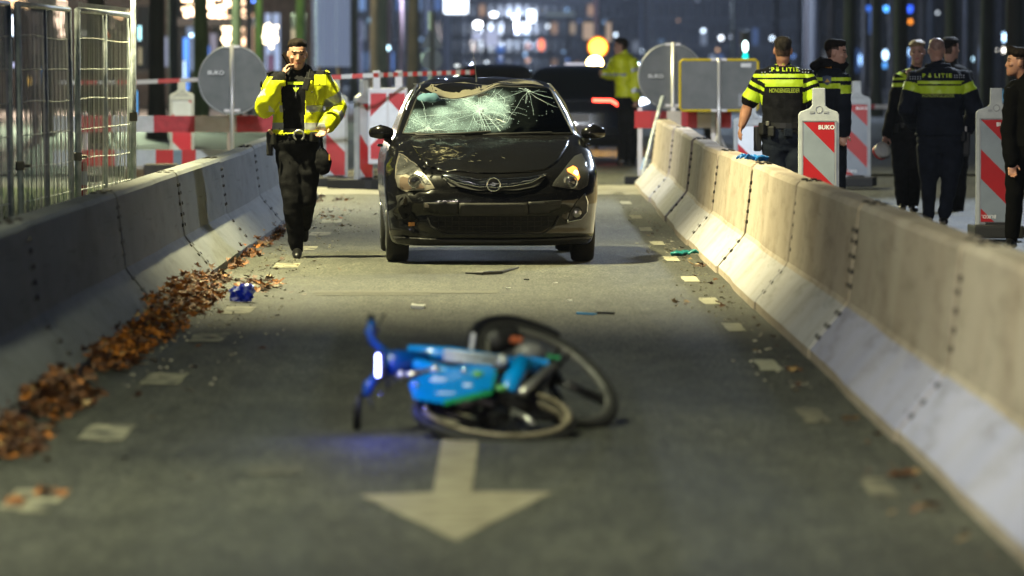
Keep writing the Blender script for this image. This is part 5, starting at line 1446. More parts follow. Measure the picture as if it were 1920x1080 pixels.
def person(root_px, D, label, J, skin=None, hair=M_HAIRD, hairlen=.010, wd=1.0, byaw=0, hyaw=0, tilt=0, hroll=0, top='shirt', voxel=.008, bald=False, category='person', arm=(.052, .046, .036, .029), sleeve=1.0, bottom=None, hands=None, hairline=.070, tophem=-.02, topx=.014, hscale=1.0, opening=None, color_top=None, topmats=None, seed=1, armx=1.0):
    """J: dict of (px, py, depth offset) pixel joints in the photograph; local space has its origin at the feet"""
    skin = skin or M_SKIN
    o = GX(root_px, D)
    root = empty('person', o, 0, label, 'person')
    q = {k: P(v[0], v[1], D+v[2])-o for k, v in J.items()}
    hM = rotz(hyaw) @ Matrix.Rotation(tilt, 3, 'X') @ Matrix.Rotation(hroll, 3, 'Y') @ Matrix.Diagonal((hscale, hscale, hscale))
    hc = q['head']
    up = Vector((0, 0, 1)); neck = q['neck']; hip = q['hip']
    bR = rotz(byaw)
    # body: one continuous surface
    bm = NB()
    build_head(bm, hc, hM)
    T = lambda x, y, z: hc+hM @ Vector((x, y, z))
    tube(bm, [T(0, -.088, .02), T(0, -.099, -.01), T(0, -.106, -.030), T(0, -.096, -.040)], [.007, .009, .013, .010], 8)
    ellipsoid(bm, T(0, -.088, .032), (.045, .012, .010), hM)
    ellipsoid(bm, T(0, -.088, -.064), (.026, .013, .010), hM); ellipsoid(bm, T(0, -.078, -.10), (.022, .018, .016), hM)
    for s in (-1, 1):
        ellipsoid(bm, T(s*.078, .012, -.005), (.009, .020, .032), hM @ rotz(s*.25))
        ellipsoid(bm, T(s*.045, -.068, -.022), (.022, .020, .016), hM)
    capsule(bm, [neck-up*.05, neck+(T(0, .01, -.07)-neck)*.5, T(0, .012, -.06)], [.066, .058, .060], 14)
    torso(bm, hip, neck, byaw, wd*.95)
    for s in 'LR':
        sh, el, wr = q['sh'+s], q['el'+s], q['wr'+s]
        capsule(bm, [neck+(sh-neck)*.35-up*.04, sh, sh+(el-sh)*.4, el, el+(wr-el)*.35, wr], [.06, arm[0], arm[0]*.95, arm[1]*.88, arm[1], arm[3]], 12)
        hd = (q['hand'+s]-wr) if 'hand'+s in q else (wr-el)
        opt = (hands or {}).get(s, {})
        build_hand(bm, wr, hd, opt.get('n', Vector((0, -1, 0))), opt.get('curl', .45), hscale, opt.get('side', 1), opt.get('spread', 0))
        hp, kn, an = q['hp'+s], q['kn'+s], q['an'+s]
        capsule(bm, [hp, hp+(kn-hp)*.5, kn, kn+(an-kn)*.35, an], [.085, .072, .054, .052, .036], 12)
        td = q['toe'+s]-an; capsule(bm, [an-up*.02, an+td*.5-up*.03, q['toe'+s]], [.035, .034, .026], 10)
    me = remesh(bm, .0065, 2)
    hi = hM.inverted()
    def bcol(c, n):
        p = hi @ (c-hc)
        if abs(p.z) < .15 and abs(p.x) < .09 and p.y < -.055:
            for s in (-1, 1):
                if ((p.x-s*.030)/.014)**2+((p.z-.010)/.0065)**2 < 1: return 1
                if abs(p.x-s*.032) < .020 and abs(p.z-(.034-abs(p.x)*.08)) < .005: return 3
            if abs(p.x) < .025 and abs(p.z+.062) < .0085-abs(p.x)*.12 and p.y < -.085: return 2
        if not bald and p.z < .16 and abs(p.x) < .1 and (p.z > (.012 if p.y < .03 else -.052) and p.y > -.030 and not (p.y < .035 and p.z < .03)): return 4
        return 0
    paint(me, bcol)
    obj('body', me, [skin, M_EYE, M_LIP, hair if not bald else M_HAIRG, M_FADE_B if hair is M_HAIRB else M_FADE], root, True)
    # hair
    bm = NB(); build_head(bm, hc+hM @ Vector((0, .006, .006)), hM, hairlen, zmin=-.09)
    me = remesh(bm, .0065, 2)
    b2 = bmesh.new(); b2.from_mesh(me)
    kill = []
    def hlim(p):
        lim = hairline-.004*math.cos(p.x*60) if p.y < -.05 else (hairline-(p.y+.05)*.9 if p.y < .0 else .018-(p.y)*.85)
        if abs(p.x) > .045 and -.075 < p.y < -.02: lim = min(lim, hairline-.012)
        if -.03 < p.y < .04: lim = .050
        if p.y >= .04: lim = .030-(p.y-.04)*.5
        return lim+.010*noise.noise(Vector((p.x*45, p.y*45, seed)))
    for f in b2.faces:
        p = hi @ (f.calc_center_median()-hc)
        if p.z < hlim(p): kill.append(f)
    bmesh.ops.delete(b2, geom=kill, context='FACES')
    b2.normal_update()
    ns_ = {v: v.normal.copy() for v in b2.verts}
    for v in b2.verts:
        p = v.co.copy(); q_ = hi @ (p-hc); d = max(0, min(1, (q_.z-hlim(q_))/.030)); side = max(0, min(1, (q_.z-.03)/.06))
        thin = (hairlen+.002)*((1-d)*1.0+d*(1-side)*.55)
        fq = max(0, min(1, (-q_.y-.02)/.07))*max(0, min(1, (q_.z-.06)/.04))*(1-min(1, abs(q_.x)/.075))
        v.co += hM @ Vector((.004*math.sin(q_.y*90), -.006, .016))*fq*(hairlen*75)
        v.co += ns_[v]*(.0035*noise.noise(Vector((p.x*30, p.y*30, p.z*22)))*(hairlen*75)*d-thin)
    b2.to_mesh(me); b2.free()
    if not bald: obj('hair', me, hair, root, True)
    else:
        ns_ = [v.normal.copy() for v in me.vertices]
        for v, vn in zip(me.vertices, ns_): v.co -= vn*(hairlen-.0012)
        obj('hair_stubble', me, M_STUB, root, True)
    # trousers
    bm = NB(); bwd = wd
    torso(bm, hip, neck, byaw, wd, .012, rows=[(-.19, .11, .09), (-.08, .165, .115), (0, .182, .124), (.08, .176, .120), (.155, .165, .113)])
    for s in 'LR':
        hp, kn, an = q['hp'+s], q['kn'+s], q['an'+s]
        capsule(bm, [hp, hp+(kn-hp)*.5, kn, kn+(an-kn)*.4, an+(kn-an)*.05], [.108*wd, .096*wd, .078, .074, .062], 14)
    me = remesh(bm, .011, 3); wrinkle(me, .009, 8, seed)
    obj('trousers', me, bottom or M_CLOTH, root, True)
    for s in 'LR':
        an, te = q['an'+s], q['toe'+s]; bm = NB(); td = te-an; td.z = 0
        heel = an-td*.25; heel.z = min(an.z, te.z+.06)-.055
        capsule(bm, [an+up*.08, an+up*.0], [.052, .050], 12)
        capsule(bm, [heel+up*.005, an+td*.45-up*.035, te+up*.005], [.040, .044, .036], 12)
        obj('boot', remesh(bm, .010, 2), M_BOOT, root, True)
    # upper garment
    bm = NB()
    torso(bm, hip, neck, byaw, wd, topx, rows=[(.02+tophem, .178, .120), (.10, .174, .120), (.25, .160, .112), (.42, .162, .112), (.60, .180, .122), (.76, .196, .126), (.88, .192, .114), (.955, .145, .094), (1.0, .09, .08)])
    for s in 'LR':
        sh, el, wr = q['sh'+s], q['el'+s], q['wr'+s]
        a0 = arm[0]*armx+topx; 
        if sleeve >= 1: capsule(bm, [neck+(sh-neck)*.4-up*.05, sh-up*.01, sh+(el-sh)*.5, el, el+(wr-el)*.5, el+(wr-el)*.93], [.07+topx*.5, a0+.006, a0, arm[1]*armx+topx*1.1, (arm[1]*.95)*armx+topx, .036*armx+topx], 14)
        else: capsule(bm, [neck+(sh-neck)*.4-up*.05, sh-up*.01, sh+(el-sh)*sleeve*.6, sh+(el-sh)*sleeve], [.07, a0+.006, a0+.004, a0+.006], 14)
    if topx > .02: capsule(bm, [neck-up*.03, neck+up*.02], [.085, .078], 16)
    else: capsule(bm, [neck-up*.03, neck+up*.012], [.072, .067], 16)
    me = remesh(bm, voxel, 2); wrinkle(me, .007 if topx < .02 else .010, 8, seed+3)
    jk = (color_top or (lambda c, n, q: 0))
    paint(me, lambda c, n: jk(c, n, q))
    if opening:
        b2 = bmesh.new(); b2.from_mesh(me)
        kill = [f for f in b2.faces if opening(f.calc_center_median(), f.normal)]
        bmesh.ops.delete(b2, geom=kill, context='FACES'); b2.to_mesh(me); b2.free()
    tp = obj({'jacket': 'jacket', 'shirt': 'shirt', 'coat': 'coat'}[top], me, topmats or [M_SHIRT], root, True)
    if opening:
        md = tp.modifiers.new('thick', 'SOLIDIFY'); md.thickness = .010; md.offset = -1
    return root, q, tp
def ubelt(root, q, byaw, wd, t=.15, items=()):
    hip, neck = q['hip'], q['neck']; c = hip+(neck-hip)*t; M = rotz(byaw)
    bm = NB(); pts = [c+M @ Vector((.192*wd*math.cos(2*PI*k/28), .136*wd*math.sin(2*PI*k/28), 0)) for k in range(28)]
    rings = []
    for p in pts:
        o_ = (p-c)*.05
        rings.append([bm.verts.new(p+Vector((0, 0, -.026))), bm.verts.new(p+o_+Vector((0, 0, -.024))), bm.verts.new(p+o_+Vector((0, 0, .024))), bm.verts.new(p+Vector((0, 0, .026)))])
    for k in range(28):
        a, b = rings[k], rings[(k+1) % 28]
        for j in range(4): bm.faces.new((a[j], a[(j+1) % 4], b[(j+1) % 4], b[j]))
    bmesh.ops.recalc_face_normals(bm, faces=bm.faces)
    be = obj('utility_belt', bm, M_BELT, root)
    for nm, ang, dz, s, mt in items:
        d = M @ Vector((math.cos(ang)*.215*wd, math.sin(ang)*.160*wd, dz))
        bm = NB(); box(bm, c+d, s, rotz(byaw+ang+PI/2), bevel=min(s)*.25); obj(nm, bm, mt, be)
    return be
def back_text(tp, s, size, cx, cz, mt, parent, y0=-1.5, bold=.03, spacing=1.1, xs=1.0, slant=0, off=.004, name='lettering'):
    """text laid on the garment: every vertex moved onto the cloth behind it"""
    me = text_mesh(s, size, bold, spacing, xs)
    bm = bmesh.new(); bm.from_mesh(me)
    bvh = BVHTree.FromPolygons([v.co[:] for v in tp.data.vertices], [p.vertices[:] for p in tp.data.polygons])
    bmesh.ops.triangulate(bm, faces=bm.faces)
    for v in bm.verts:
        x, z = cx+v.co.x, cz+v.co.y+slant*v.co.x
        h = bvh.ray_cast(Vector((x, y0, z)), Vector((0, 1, 0)))
        v.co = Vector((x, (h[0].y if h[0] else 0)-off, z))
    bm.to_mesh(me); bm.free()
    return obj(name, me, mt, parent)
def cloth_patch(tp, poly, mt, parent, name, off=.004, y0=-1.5, th=.003):
    s_ = Shell([(0, 0), (1, 0)], [(0, 1)], [(0, 9)], [(0, 0)], [(0, 0)])
    bvh = BVHTree.FromPolygons([v.co[:] for v in tp.data.vertices], [p.vertices[:] for p in tp.data.polygons])
    def fn(p):
        h = bvh.ray_cast(Vector((p.x, y0, p.z)), Vector((0, 1, 0)))
        return Vector((p.x, (h[0].y if h[0] else 0)-off, p.z))
    bm = s_.patch(poly, 0, .018, fn=fn)
    return obj(name, bm, mt, parent)

UP = Vector((0, 0, 1)); FWD = Vector((0, -1, 0))
# ---- 1: officer in an open yellow jacket on the phone
D1 = 43.9
J1 = dict(head=(557.5, 102, -.03), neck=(560, 136, .02), hip=(556, 268, 0), shL=(519, 150, .02), elL=(497, 203, -.10), wrL=(531, 146, -.17), handL=(535, 122, -.12),
          shR=(604, 149, .04), elR=(632, 204, .10), wrR=(611, 236, -.10), handR=(602, 254, -.14),
          hpL=(541, 285, 0), knL=(548, 380, -.08), anL=(557, 466, .0), toeL=(557, 482, -.17),
          hpR=(576, 285, 0), knR=(574, 375, -.02), anR=(570, 425, .42), toeR=(571, 448, .36))
def col1(c, n, q):
    # 0 yellow, 1 silver tape, 2 dark collar / shoulder panel
    for s in 'LR':
        sh, el, wr = q['sh'+s], q['el'+s], q['wr'+s]
        for a, b, spans in ((sh, el, ((.52, .80),)), (el, wr, ((.28, .52),) if s == 'R' else ((-.1, -.05),))):
            d = b-a; t = (c-a).dot(d)/d.length_squared
            if 0 <= t <= 1 and (c-(a+d*t)).length < .13 and (c.x < a.x+.03 if s == 'L' else c.x > a.x-.03):
                for u, v in spans:
                    if u < t < v: return 1
                if t > .1 or a is not sh: return 0
    z = c.z
    if abs(c.x) < .24:
        if 1.215 < z < 1.27 and abs(c.x-(-.01)) > .09: return 1
        if 1.065 < z < 1.125 and n.y < .9: return 1
    if z > 1.475 and abs(c.x) < .235: return 2
    return 0
def open1(c, n):
    if n.y > .35: return False
    z = c.z; zc = (z-1.0)
    lo = -.105-.02*math.sin(zc*3)+.05*max(0, z-1.40)*3; hi_ = .075-.02*max(0, 1.3-z)
    if z > 1.43: lo, hi_ = -.085, .085
    return lo < c.x < hi_ and c.y < .02 and z < 1.56
p1, q1, tp1 = person(557, D1, 'officer in an open yellow jacket walking with a phone at his ear', J1, hyaw=R(6), tilt=R(7), top='jacket', wd=1.05, topx=.034, tophem=.12,
    color_top=col1, topmats=[M_HV, M_REFL, M_CLOTH], opening=open1, seed=2, armx=1.12, hairlen=.013, hairline=.074,
    hands={'L': dict(n=Vector((.8, .3, .1)), curl=.55, side=1), 'R': dict(n=Vector((-.3, -.5, 0)), curl=.5)})
# black shirt under the jacket
bm = NB(); torso(bm, q1['hip'], q1['neck'], 0, 1.05, .012, rows=[(.0, .178, .120), (.10, .172, .118), (.25, .158, .110), (.42, .160, .112), (.60, .178, .122), (.76, .190, .124), (.88, .175, .110), (.955, .130, .092), (1.0, .085, .08), (1.05, .07, .07)])
me = remesh(bm, .010, 2); wrinkle(me, .007, 8, 5); sh1 = obj('shirt', me, M_SHIRT, p1, True)
X1 = lambda px: (px-557)/F*D1
Z1 = lambda py: (483-py)/F*D1
cloth_patch(sh1, [(X1(538), Z1(153)), (X1(575), Z1(153)), (X1(575), Z1(158)), (X1(538), Z1(158))], M_HVS, sh1, 'shirt_stripe')
cloth_patch(sh1, [(X1(551), Z1(164)), (X1(562), Z1(164)), (X1(556), Z1(174))], M_HVS, sh1, 'shirt_badge')
bm = NB(); tube(bm, [Vector((X1(556), -.14, Z1(160))), Vector((X1(556), -.14, Z1(180)))], .003, 6); obj('zip_pull', bm, M_REFL, sh1)
# collar, radio, epaulettes, buttons, badge
bm = NB()
c_ = q1['neck']
for s in (-1, 1):
    capsule(bm, [c_+Vector((s*.02, .07, .05)), c_+Vector((s*.09, .02, .03)), c_+Vector((s*.12, -.06, -.02)), c_+Vector((s*.10, -.12, -.10))], [.035, .04, .04, .025], 10, flat=(Vector((s, 0, .4)), .55))
me = remesh(bm, .010, 2); wrinkle(me, .006, 14, 1); obj('collar', me, M_CLOTH, tp1, True)
bm = NB(); rc = Vector((X1(576), -.165, Z1(157)))
box(bm, rc, (.055, .04, .11), Matrix.Rotation(.25, 3, 'Y'), bevel=.01); tube(bm, [rc+Vector((.015, 0, .05)), rc+Vector((.03, .02, .12))], .006, 6); obj('radio', bm, M_GRIP, tp1)
bm = NB()
for px, py in ((587, 172), (587, 212), (591, 251), (535, 205), (526, 241), (601, 158)):
    ellipsoid(bm, (X1(px), -.195, Z1(py)), (.006, .008, .006), u=8, v=6)
obj('press_studs', bm, M_GRIP, tp1)
bm = NB(); box(bm, (X1(602), -.155, Z1(150)), (.10, .012, .09), Matrix.Rotation(-.05, 3, 'X'), bevel=.006); obj('chest_pocket', bm, M_HV, tp1)
for s, px in ((-1, 507), (1, 614)):
    bm = NB(); box(bm, (X1(px), .0, Z1(136)), (.06, .10, .014), Matrix.Rotation(s*.35, 3, 'Y'), bevel=.005); obj('epaulette', bm, M_CLOTH, tp1)
bm = NB(); ellipsoid(bm, (X1(491), -.08, Z1(158)), (.012, .02, .028)); obj('sleeve_badge', bm, M_CLOTH, tp1, True)
b1 = ubelt(p1, q1, 0, 1.06, .16, [('holster', R(172), -.10, (.075, .05, .20), M_GRIP), ('pouch', R(-150), -.06, (.075, .04, .10), M_GRIP), ('pouch', R(-50), -.04, (.07, .04, .08), M_GRIP)])
bm = NB(); hc_ = Vector((X1(562), -.165, Z1(253)))
pts = [hc_+Vector((.042*math.cos(a), 0, .042*math.sin(a))) for a in [R(-60+300*k/19) for k in range(20)]]
tube(bm, pts, .0085, 8); obj('handcuff', bm, M_ALU, b1, True)
bm = NB(); tube(bm, [(X1(512), -.17, Z1(250)), (X1(506), -.19, Z1(243))], .014, 8); obj('torch', bm, mat('bronze_torch', (.25, .17, .12), .4, .5), b1)
# cap hanging from his hand and phone: things of their own
bm = NB(); pc = GX(604, 43.75)
capsule(bm, [(0, 0, .86), (.01, 0, .80), (.01, 0, .75)], [.055, .072, .06], 16, flat=(Vector((0, 1, 0)), .6))
tube(bm, [(0, 0, .90), (-.01, .01, 1.02)], .012, 8)
me = remesh(bm, .010, 2); wrinkle(me, .004, 20, 1)
cp = obj('belt_bag', me, M_CLOTH, smooth=True, label='round black bag hanging at the hip of the officer on the phone', cat='bag', loc=pc)
bm = NB(); box(bm, (.061, -.03, .84), (.012, .012, .05)); obj('orange_trim', bm, mat('orange_trim', (.5, .25, .02), .5), cp)
bm = NB(); box(bm, (0, 0, 0), (.012, .07, .145), bevel=.004)
ph = obj('mobile_phone', bm, mat('phone_glass', (.004, .004, .005), .6, 0, .1), label='black phone held to the ear of the officer in the yellow jacket', cat='phone')
ph.location = P(538, 113, 43.80); ph.rotation_euler = (R(25), R(-22), R(-20))

# ---- 2: dog handler in a short-sleeved shirt seen from behind
def hv_back(zs, arms, xlim=.30):
    def fn(c, n, q):
        for s in 'LR':
            sh, el = q['sh'+s], q['el'+s]; d = el-sh; t = (c-sh).dot(d)/d.length_squared
            if t > .12 and (c-(sh+d*t)).length < .13 and abs(c.x) > abs(sh.x)*.82:
                for u, v in arms:
                    if u < t < v: return 1
                return 0
        for u, v in zs:
            if u < c.z < v: return 1
        return 0
    return fn
D2 = 47.0
Z2 = lambda py, D, g: None
J2 = dict(head=(1468, 95, 0), neck=(1468, 124, .02), hip=(1472, 258, 0), shL=(1428, 142, 0), elL=(1402, 198, .05), wrL=(1391, 236, -.12), handL=(1384, 256, -.2),
          shR=(1512, 142, 0), elR=(1534, 198, -.05), wrR=(1540, 235, -.25), handR=(1540, 250, -.35),
          hpL=(1453, 275, 0), knL=(1455, 360, .02), anL=(1453, 440, .05), toeL=(1449, 455, .2),
          hpR=(1492, 275, 0), knR=(1500, 360, -.05), anR=(1505, 440, .1), toeR=(1508, 455, .26))
g2 = lambda py: P(1468, py, D2).z
p2, q2, tp2 = person(1468, D2, 'bare-armed dog handler in a short-sleeved police shirt, seen from behind by the barrier', J2, skin=M_SKIN_TAN, hair=M_HAIRG, byaw=R(180), hyaw=R(178), wd=1.13, sleeve=.80, bottom=M_NAVY, seed=6,
    color_top=hv_back([(g2(145.5), g2(138.5)), (g2(162.5), g2(149))], [(.25, .36), (.48, .78)]), topmats=[M_SHIRT, M_HVS], arm=(.060, .054, .044, .033), hands={'L': dict(n=Vector((1, .2, 0)), curl=.35), 'R': dict(n=Vector((-1, 0, 0)))}, hairlen=.009)
lt_ = back_text(tp2, 'P', .050, P(1448, 0, D2).x-p2.location.x, g2(130.5), M_HVS, tp2, xs=1.1)
back_text(tp2, 'LITIE', .048, P(1481, 0, D2).x-p2.location.x, g2(130.5), M_HVS, tp2, spacing=1.3, xs=1.15)
back_text(tp2, 'HONDENGELEIDER', .052, P(1470, 0, D2).x-p2.location.x, g2(170), mat('dim_hi_vis', (.34, .42, .04), .5), tp2, spacing=1.0, bold=.02, xs=.60)
def emblem(tp, cx, cz, s, par):
    for k, pl in enumerate([[(-.5, -.1), (-.2, -.5), (.2, -.5), (.5, -.1), (.2, .1), (-.2, .1)], [(-.30, .18), (-.05, .2), (-.16, .75)], [(-.12, .25), (.12, .25), (0, .95)], [(.05, .2), (.30, .18), (.16, .75)]]):
        cloth_patch(tp, [(cx+a*s, cz+b*s) for a, b in pl], M_HVS, par, 'emblem', .005)
def dots(tp, cx, cz, n, par, dx=.026, s=.0055, rows=2, m=None):
    bvh = BVHTree.FromPolygons([v.co[:] for v in tp.data.vertices], [p.vertices[:] for p in tp.data.polygons])
    bm = NB()
    for i in range(n):
        for j in range(rows):
            x = cx+dx*(i-(n-1)/2); z = cz+(j-.5)*dx*.9
            h = bvh.ray_cast(Vector((x, -1.5, z)), Vector((0, 1, 0)))
            if h[0]: box(bm, (x, h[0].y-.003, z), (s*1.8, .003, s*1.8))
    obj('reflective_dots', bm, m or mat('reflective_dot', (.40, .44, .48), .4), par)
xx = lambda px, D, r: P(px, 0, D).x-r.location.x
emblem(tp2, xx(1457, D2, p2), g2(130), .034, tp2)
dots(tp2, xx(1431, D2, p2), g2(138), 2, tp2); dots(tp2, xx(1510, D2, p2), g2(133), 3, tp2); dots(tp2, xx(1443, D2, p2), g2(131), 1, tp2, .03); dots(tp2, xx(1498, D2, p2), g2(130), 1, tp2, .03)
ubelt(p2, q2, R(180), 1.15, .17, [('holster', R(10), -.12, (.08, .06, .22), M_GRIP), ('pouch', R(35), -.03, (.07, .05, .10), M_GRIP), ('pouch', R(60), -.05, (.06, .045, .09), M_GRIP), ('metal_clip', R(50), .02, (.03, .02, .04), M_ALU), ('glove_pouch', R(95), -.06, (.08, .03, .07), M_NAVY)])
bm = NB(); tube(bm, [q2['neck']+Vector((-.07, -.02, .015)), q2['neck']+Vector((0, -.075, .018)), q2['neck']+Vector((.07, -.02, .015))], .004, 6); obj('collar_piping', bm, M_HVS, tp2)

# ---- 3: young officer in profile
D3 = 50.5
J3 = dict(head=(1567, 99, 0), neck=(1560, 128, .02), hip=(1558, 262, 0), shL=(1530, 146, .10), elL=(1528, 205, .12), wrL=(1545, 255, -.02), handL=(1552, 272, -.06),
          shR=(1578, 148, -.12), elR=(1580, 205, -.15), wrR=(1583, 250, -.15), handR=(1580, 268, -.18),
          hpL=(1546, 275, .05), knL=(1546, 350, .05), anL=(1544, 420, .08), toeL=(1560, 434, .05),
          hpR=(1568, 275, -.05), knR=(1570, 350, -.05), anR=(1566, 420, -.05), toeR=(1584, 434, -.1))
g3 = lambda py: P(1560, py, D3).z-gz(D3)
p3, q3, tp3 = person(1558, D3, 'young dark-haired officer in a dark padded jacket, standing in profile and looking to the right', J3, hair=M_HAIRD, byaw=R(70), hyaw=R(82), wd=.98, top='jacket', topx=.026, seed=8, hairlen=.014, hairline=.066,
    color_top=hv_back([(g3(152), g3(145)), (g3(166), g3(156))], [(-.1, .10), (.22, .50)], .3), topmats=[M_NAVY, M_HVS], bottom=M_NAVY, tilt=R(4), armx=1.15)
bm = NB()
c_ = q3['neck']
capsule(bm, [c_+Vector((-.16, .02, .02)), c_+Vector((-.10, -.03, .06)), c_+Vector((-.02, -.06, .03)), c_+Vector((.08, -.04, .0)), c_+Vector((.12, -.01, .03))], [.05, .055, .055, .05, .04], 12)
me = remesh(bm, .010, 2); wrinkle(me, .010, 16, 3); obj('hood_collar', me, M_CLOTH, tp3, True)
cloth_patch(tp3, [(xx(1547, D3, p3), g3(122)), (xx(1558, D3, p3), g3(124)), (xx(1558, D3, p3), g3(128)), (xx(1547, D3, p3), g3(127))], mat('orange_patch', (.5, .2, .01), .5), tp3, 'shoulder_flash', .03)
cloth_patch(tp3, [(xx(1540, D3, p3), g3(143)), (xx(1549, D3, p3), g3(141)), (xx(1557, D3, p3), g3(143)), (xx(1556, D3, p3), g3(154)), (xx(1549, D3, p3), g3(160)), (xx(1541, D3, p3), g3(154))], mat('shield_blue', (.05, .07, .12), .5), tp3, 'sleeve_shield', .006)
cloth_patch(tp3, [(xx(1544, D3, p3), g3(154)), (xx(1549, D3, p3), g3(147)), (xx(1554, D3, p3), g3(154))], mat('shield_gold', (.5, .28, .03), .5), tp3, 'shield_mark', .010)

# ---- 4: blond officer facing the camera
D4 = 56.3
J4 = dict(head=(1720, 98, 0), neck=(1716, 130, .03), hip=(1700, 252, 0), shL=(1687, 146, .02), elL=(1676, 205, -.05), wrL=(1662, 253, -.12), handL=(1657, 272, -.16),
          shR=(1742, 146, .02), elR=(1742, 195, -.15), wrR=(1712, 148, -.26), handR=(1703, 132, -.26),
          hpL=(1689, 262, 0), knL=(1688, 325, -.02), anL=(1692, 383, 0), toeL=(1691, 393, -.15),
          hpR=(1712, 262, 0), knR=(1714, 325, 0), anR=(1712, 385, .03), toeR=(1716, 394, -.1))
g4 = lambda py: P(1710, py, D4).z-gz(D4)
def col4(c, n, q):
    if c.z > g4(131) or abs(c.x-q['neck'].x) > .26: pass
    d = q['elL']-q['shL']; t = (c-q['shL']).dot(d)/d.length_squared
    if -.35 < t < .05 and c.x < q['neck'].x-.02 and ((c.z*18+c.x*10) % 1.7) < .8: return 1
    if g4(163) < c.z < g4(156) and c.x < q['neck'].x: return 1
    if g4(150) < c.z < g4(146) and c.x < q['neck'].x: return 1
    return 0
p4, q4, tp4 = person(1700, D4, 'blond officer in a dark jacket facing the camera with a tape roll in hand', J4, hair=M_HAIRB, byaw=R(-8), hyaw=R(-8), tilt=R(4), wd=1.0, top='jacket', topx=.020, seed=4, hairlen=.018, hairline=.066,
    color_top=col4, topmats=[M_CLOTH, M_HVS], hands={'L': dict(n=Vector((.6, -.6, 0)), curl=.7), 'R': dict(n=Vector((.2, 1, 0)), curl=.8)}, hroll=R(-4))
ubelt(p4, q4, R(-8), 1.02, .14, [('holster', R(175), -.12, (.07, .06, .2), M_GRIP), ('pouch', R(-120), -.03, (.07, .05, .09), M_GRIP), ('yellow_tool', R(-35), -.07, (.06, .05, .07), mat('stun_yellow', (.55, .6, .02), .4)), ('holster', R(-28), -.20, (.09, .06, .18), M_GRIP)])
tc_ = P(1653, 283, 55.95)
root = empty('tape_roll', tc_, 0, 'roll of red and white tape in the hand of the blond officer', 'tape roll')
Mr = rotz(R(32)) @ Matrix.Rotation(R(62), 3, 'X')
bm = NB(); lathe(bm, [(.045, -.045), (.085, -.045), (.085, -.02), (.085, .02), (.085, .045), (.045, .045)], 32, Mr); obj('roll', bm, vmat('tape_roll_white', (.55, .5, .42), (.65, .62, .56), 8, .5), root, True)
bm = NB(); lathe(bm, [(.0865, -.044), (.087, -.03), (.087, -.02), (.0865, -.012)], 32, Mr); obj('red_band', bm, mat('tape_roll_red', (.55, .03, .02), .5), root, True)
bm = NB(); lathe(bm, [(.001, -.0465), (.046, -.047), (.046, -.0455), (.001, -.045)], 24, Mr); obj('core', bm, mat('cardboard', (.45, .36, .16), .8), root)
tx = text('printed_text', 'NEN', .05, Mr @ Vector((0, -.089, .018)), M_TXTD, root, bold=.03); tx.rotation_euler = (rotz(R(32)) @ Matrix.Rotation(R(62), 3, 'X') @ Matrix.Rotation(PI/2, 3, 'X')).to_euler()

# ---- 5: bald dog handler seen from behind
D5 = 53.3
J5 = dict(head=(1756, 95, .0), neck=(1758, 126, .0), hip=(1764, 262, 0), shL=(1716, 146, 0), elL=(1700, 205, -.05), wrL=(1716, 236, .25), handL=(1728, 240, .32),
          shR=(1804, 146, 0), elR=(1828, 205, -.02), wrR=(1816, 240, .22), handR=(1806, 250, .3),
          hpL=(1744, 275, 0), knL=(1742, 345, 0), anL=(1741, 405, .05), toeL=(1738, 413, .2),
          hpR=(1784, 275, 0), knR=(1780, 345, -.08), anR=(1770, 404, -.10), toeR=(1766, 417, .06))
g5 = lambda py: P(1760, py, D5).z-gz(D5)
p5, q5, tp5 = person(1760, D5, 'broad bald dog handler in a dark police jacket seen from behind', J5, skin=M_SKIN, bald=True, byaw=R(180), hyaw=R(176), wd=1.28, top='jacket', topx=.030, tophem=.04, bottom=M_NAVY, seed=11, hscale=1.04,
    color_top=hv_back([(g5(158), g5(152)), (g5(175.5), g5(161))], [(.02, .10), (.20, .46)]), topmats=[M_NAVY, M_HVS], armx=1.25, hairlen=.004)
back_text(tp5, 'P', .056, xx(1730, D5, p5), g5(142), M_HVS, tp5, xs=1.1)
back_text(tp5, 'LITIE', .055, xx(1766, D5, p5), g5(142), M_HVS, tp5, spacing=1.3, xs=1.2)
back_text(tp5, 'HONDENGELEIDER', .052, xx(1757, D5, p5), g5(179), MATS['dim_hi_vis'], tp5, bold=.02, xs=.66)
emblem(tp5, xx(1741, D5, p5), g5(142), .036, tp5)
dots(tp5, xx(1715, D5, p5), g5(146), 5, tp5, .024); dots(tp5, xx(1797, D5, p5), g5(143), 5, tp5, .024)
ubelt(p5, q5, R(180), 1.22, .13, [('holster', R(170), -.14, (.09, .08, .24), M_GRIP), ('metal_clip', R(165), .0, (.03, .02, .08), M_ALU), ('pouch', R(150), -.06, (.07, .05, .1), M_GRIP)])
bm = NB(); capsule(bm, [q5['neck']+Vector((-.10, -.03, .0)), q5['neck']+Vector((0, -.08, .0)), q5['neck']+Vector((.10, -.03, .0))], [.04, .045, .04], 12); me = remesh(bm, .01, 2); wrinkle(me, .006, 16, 4)
obj('hood_collar', me, M_NAVY, tp5, True)

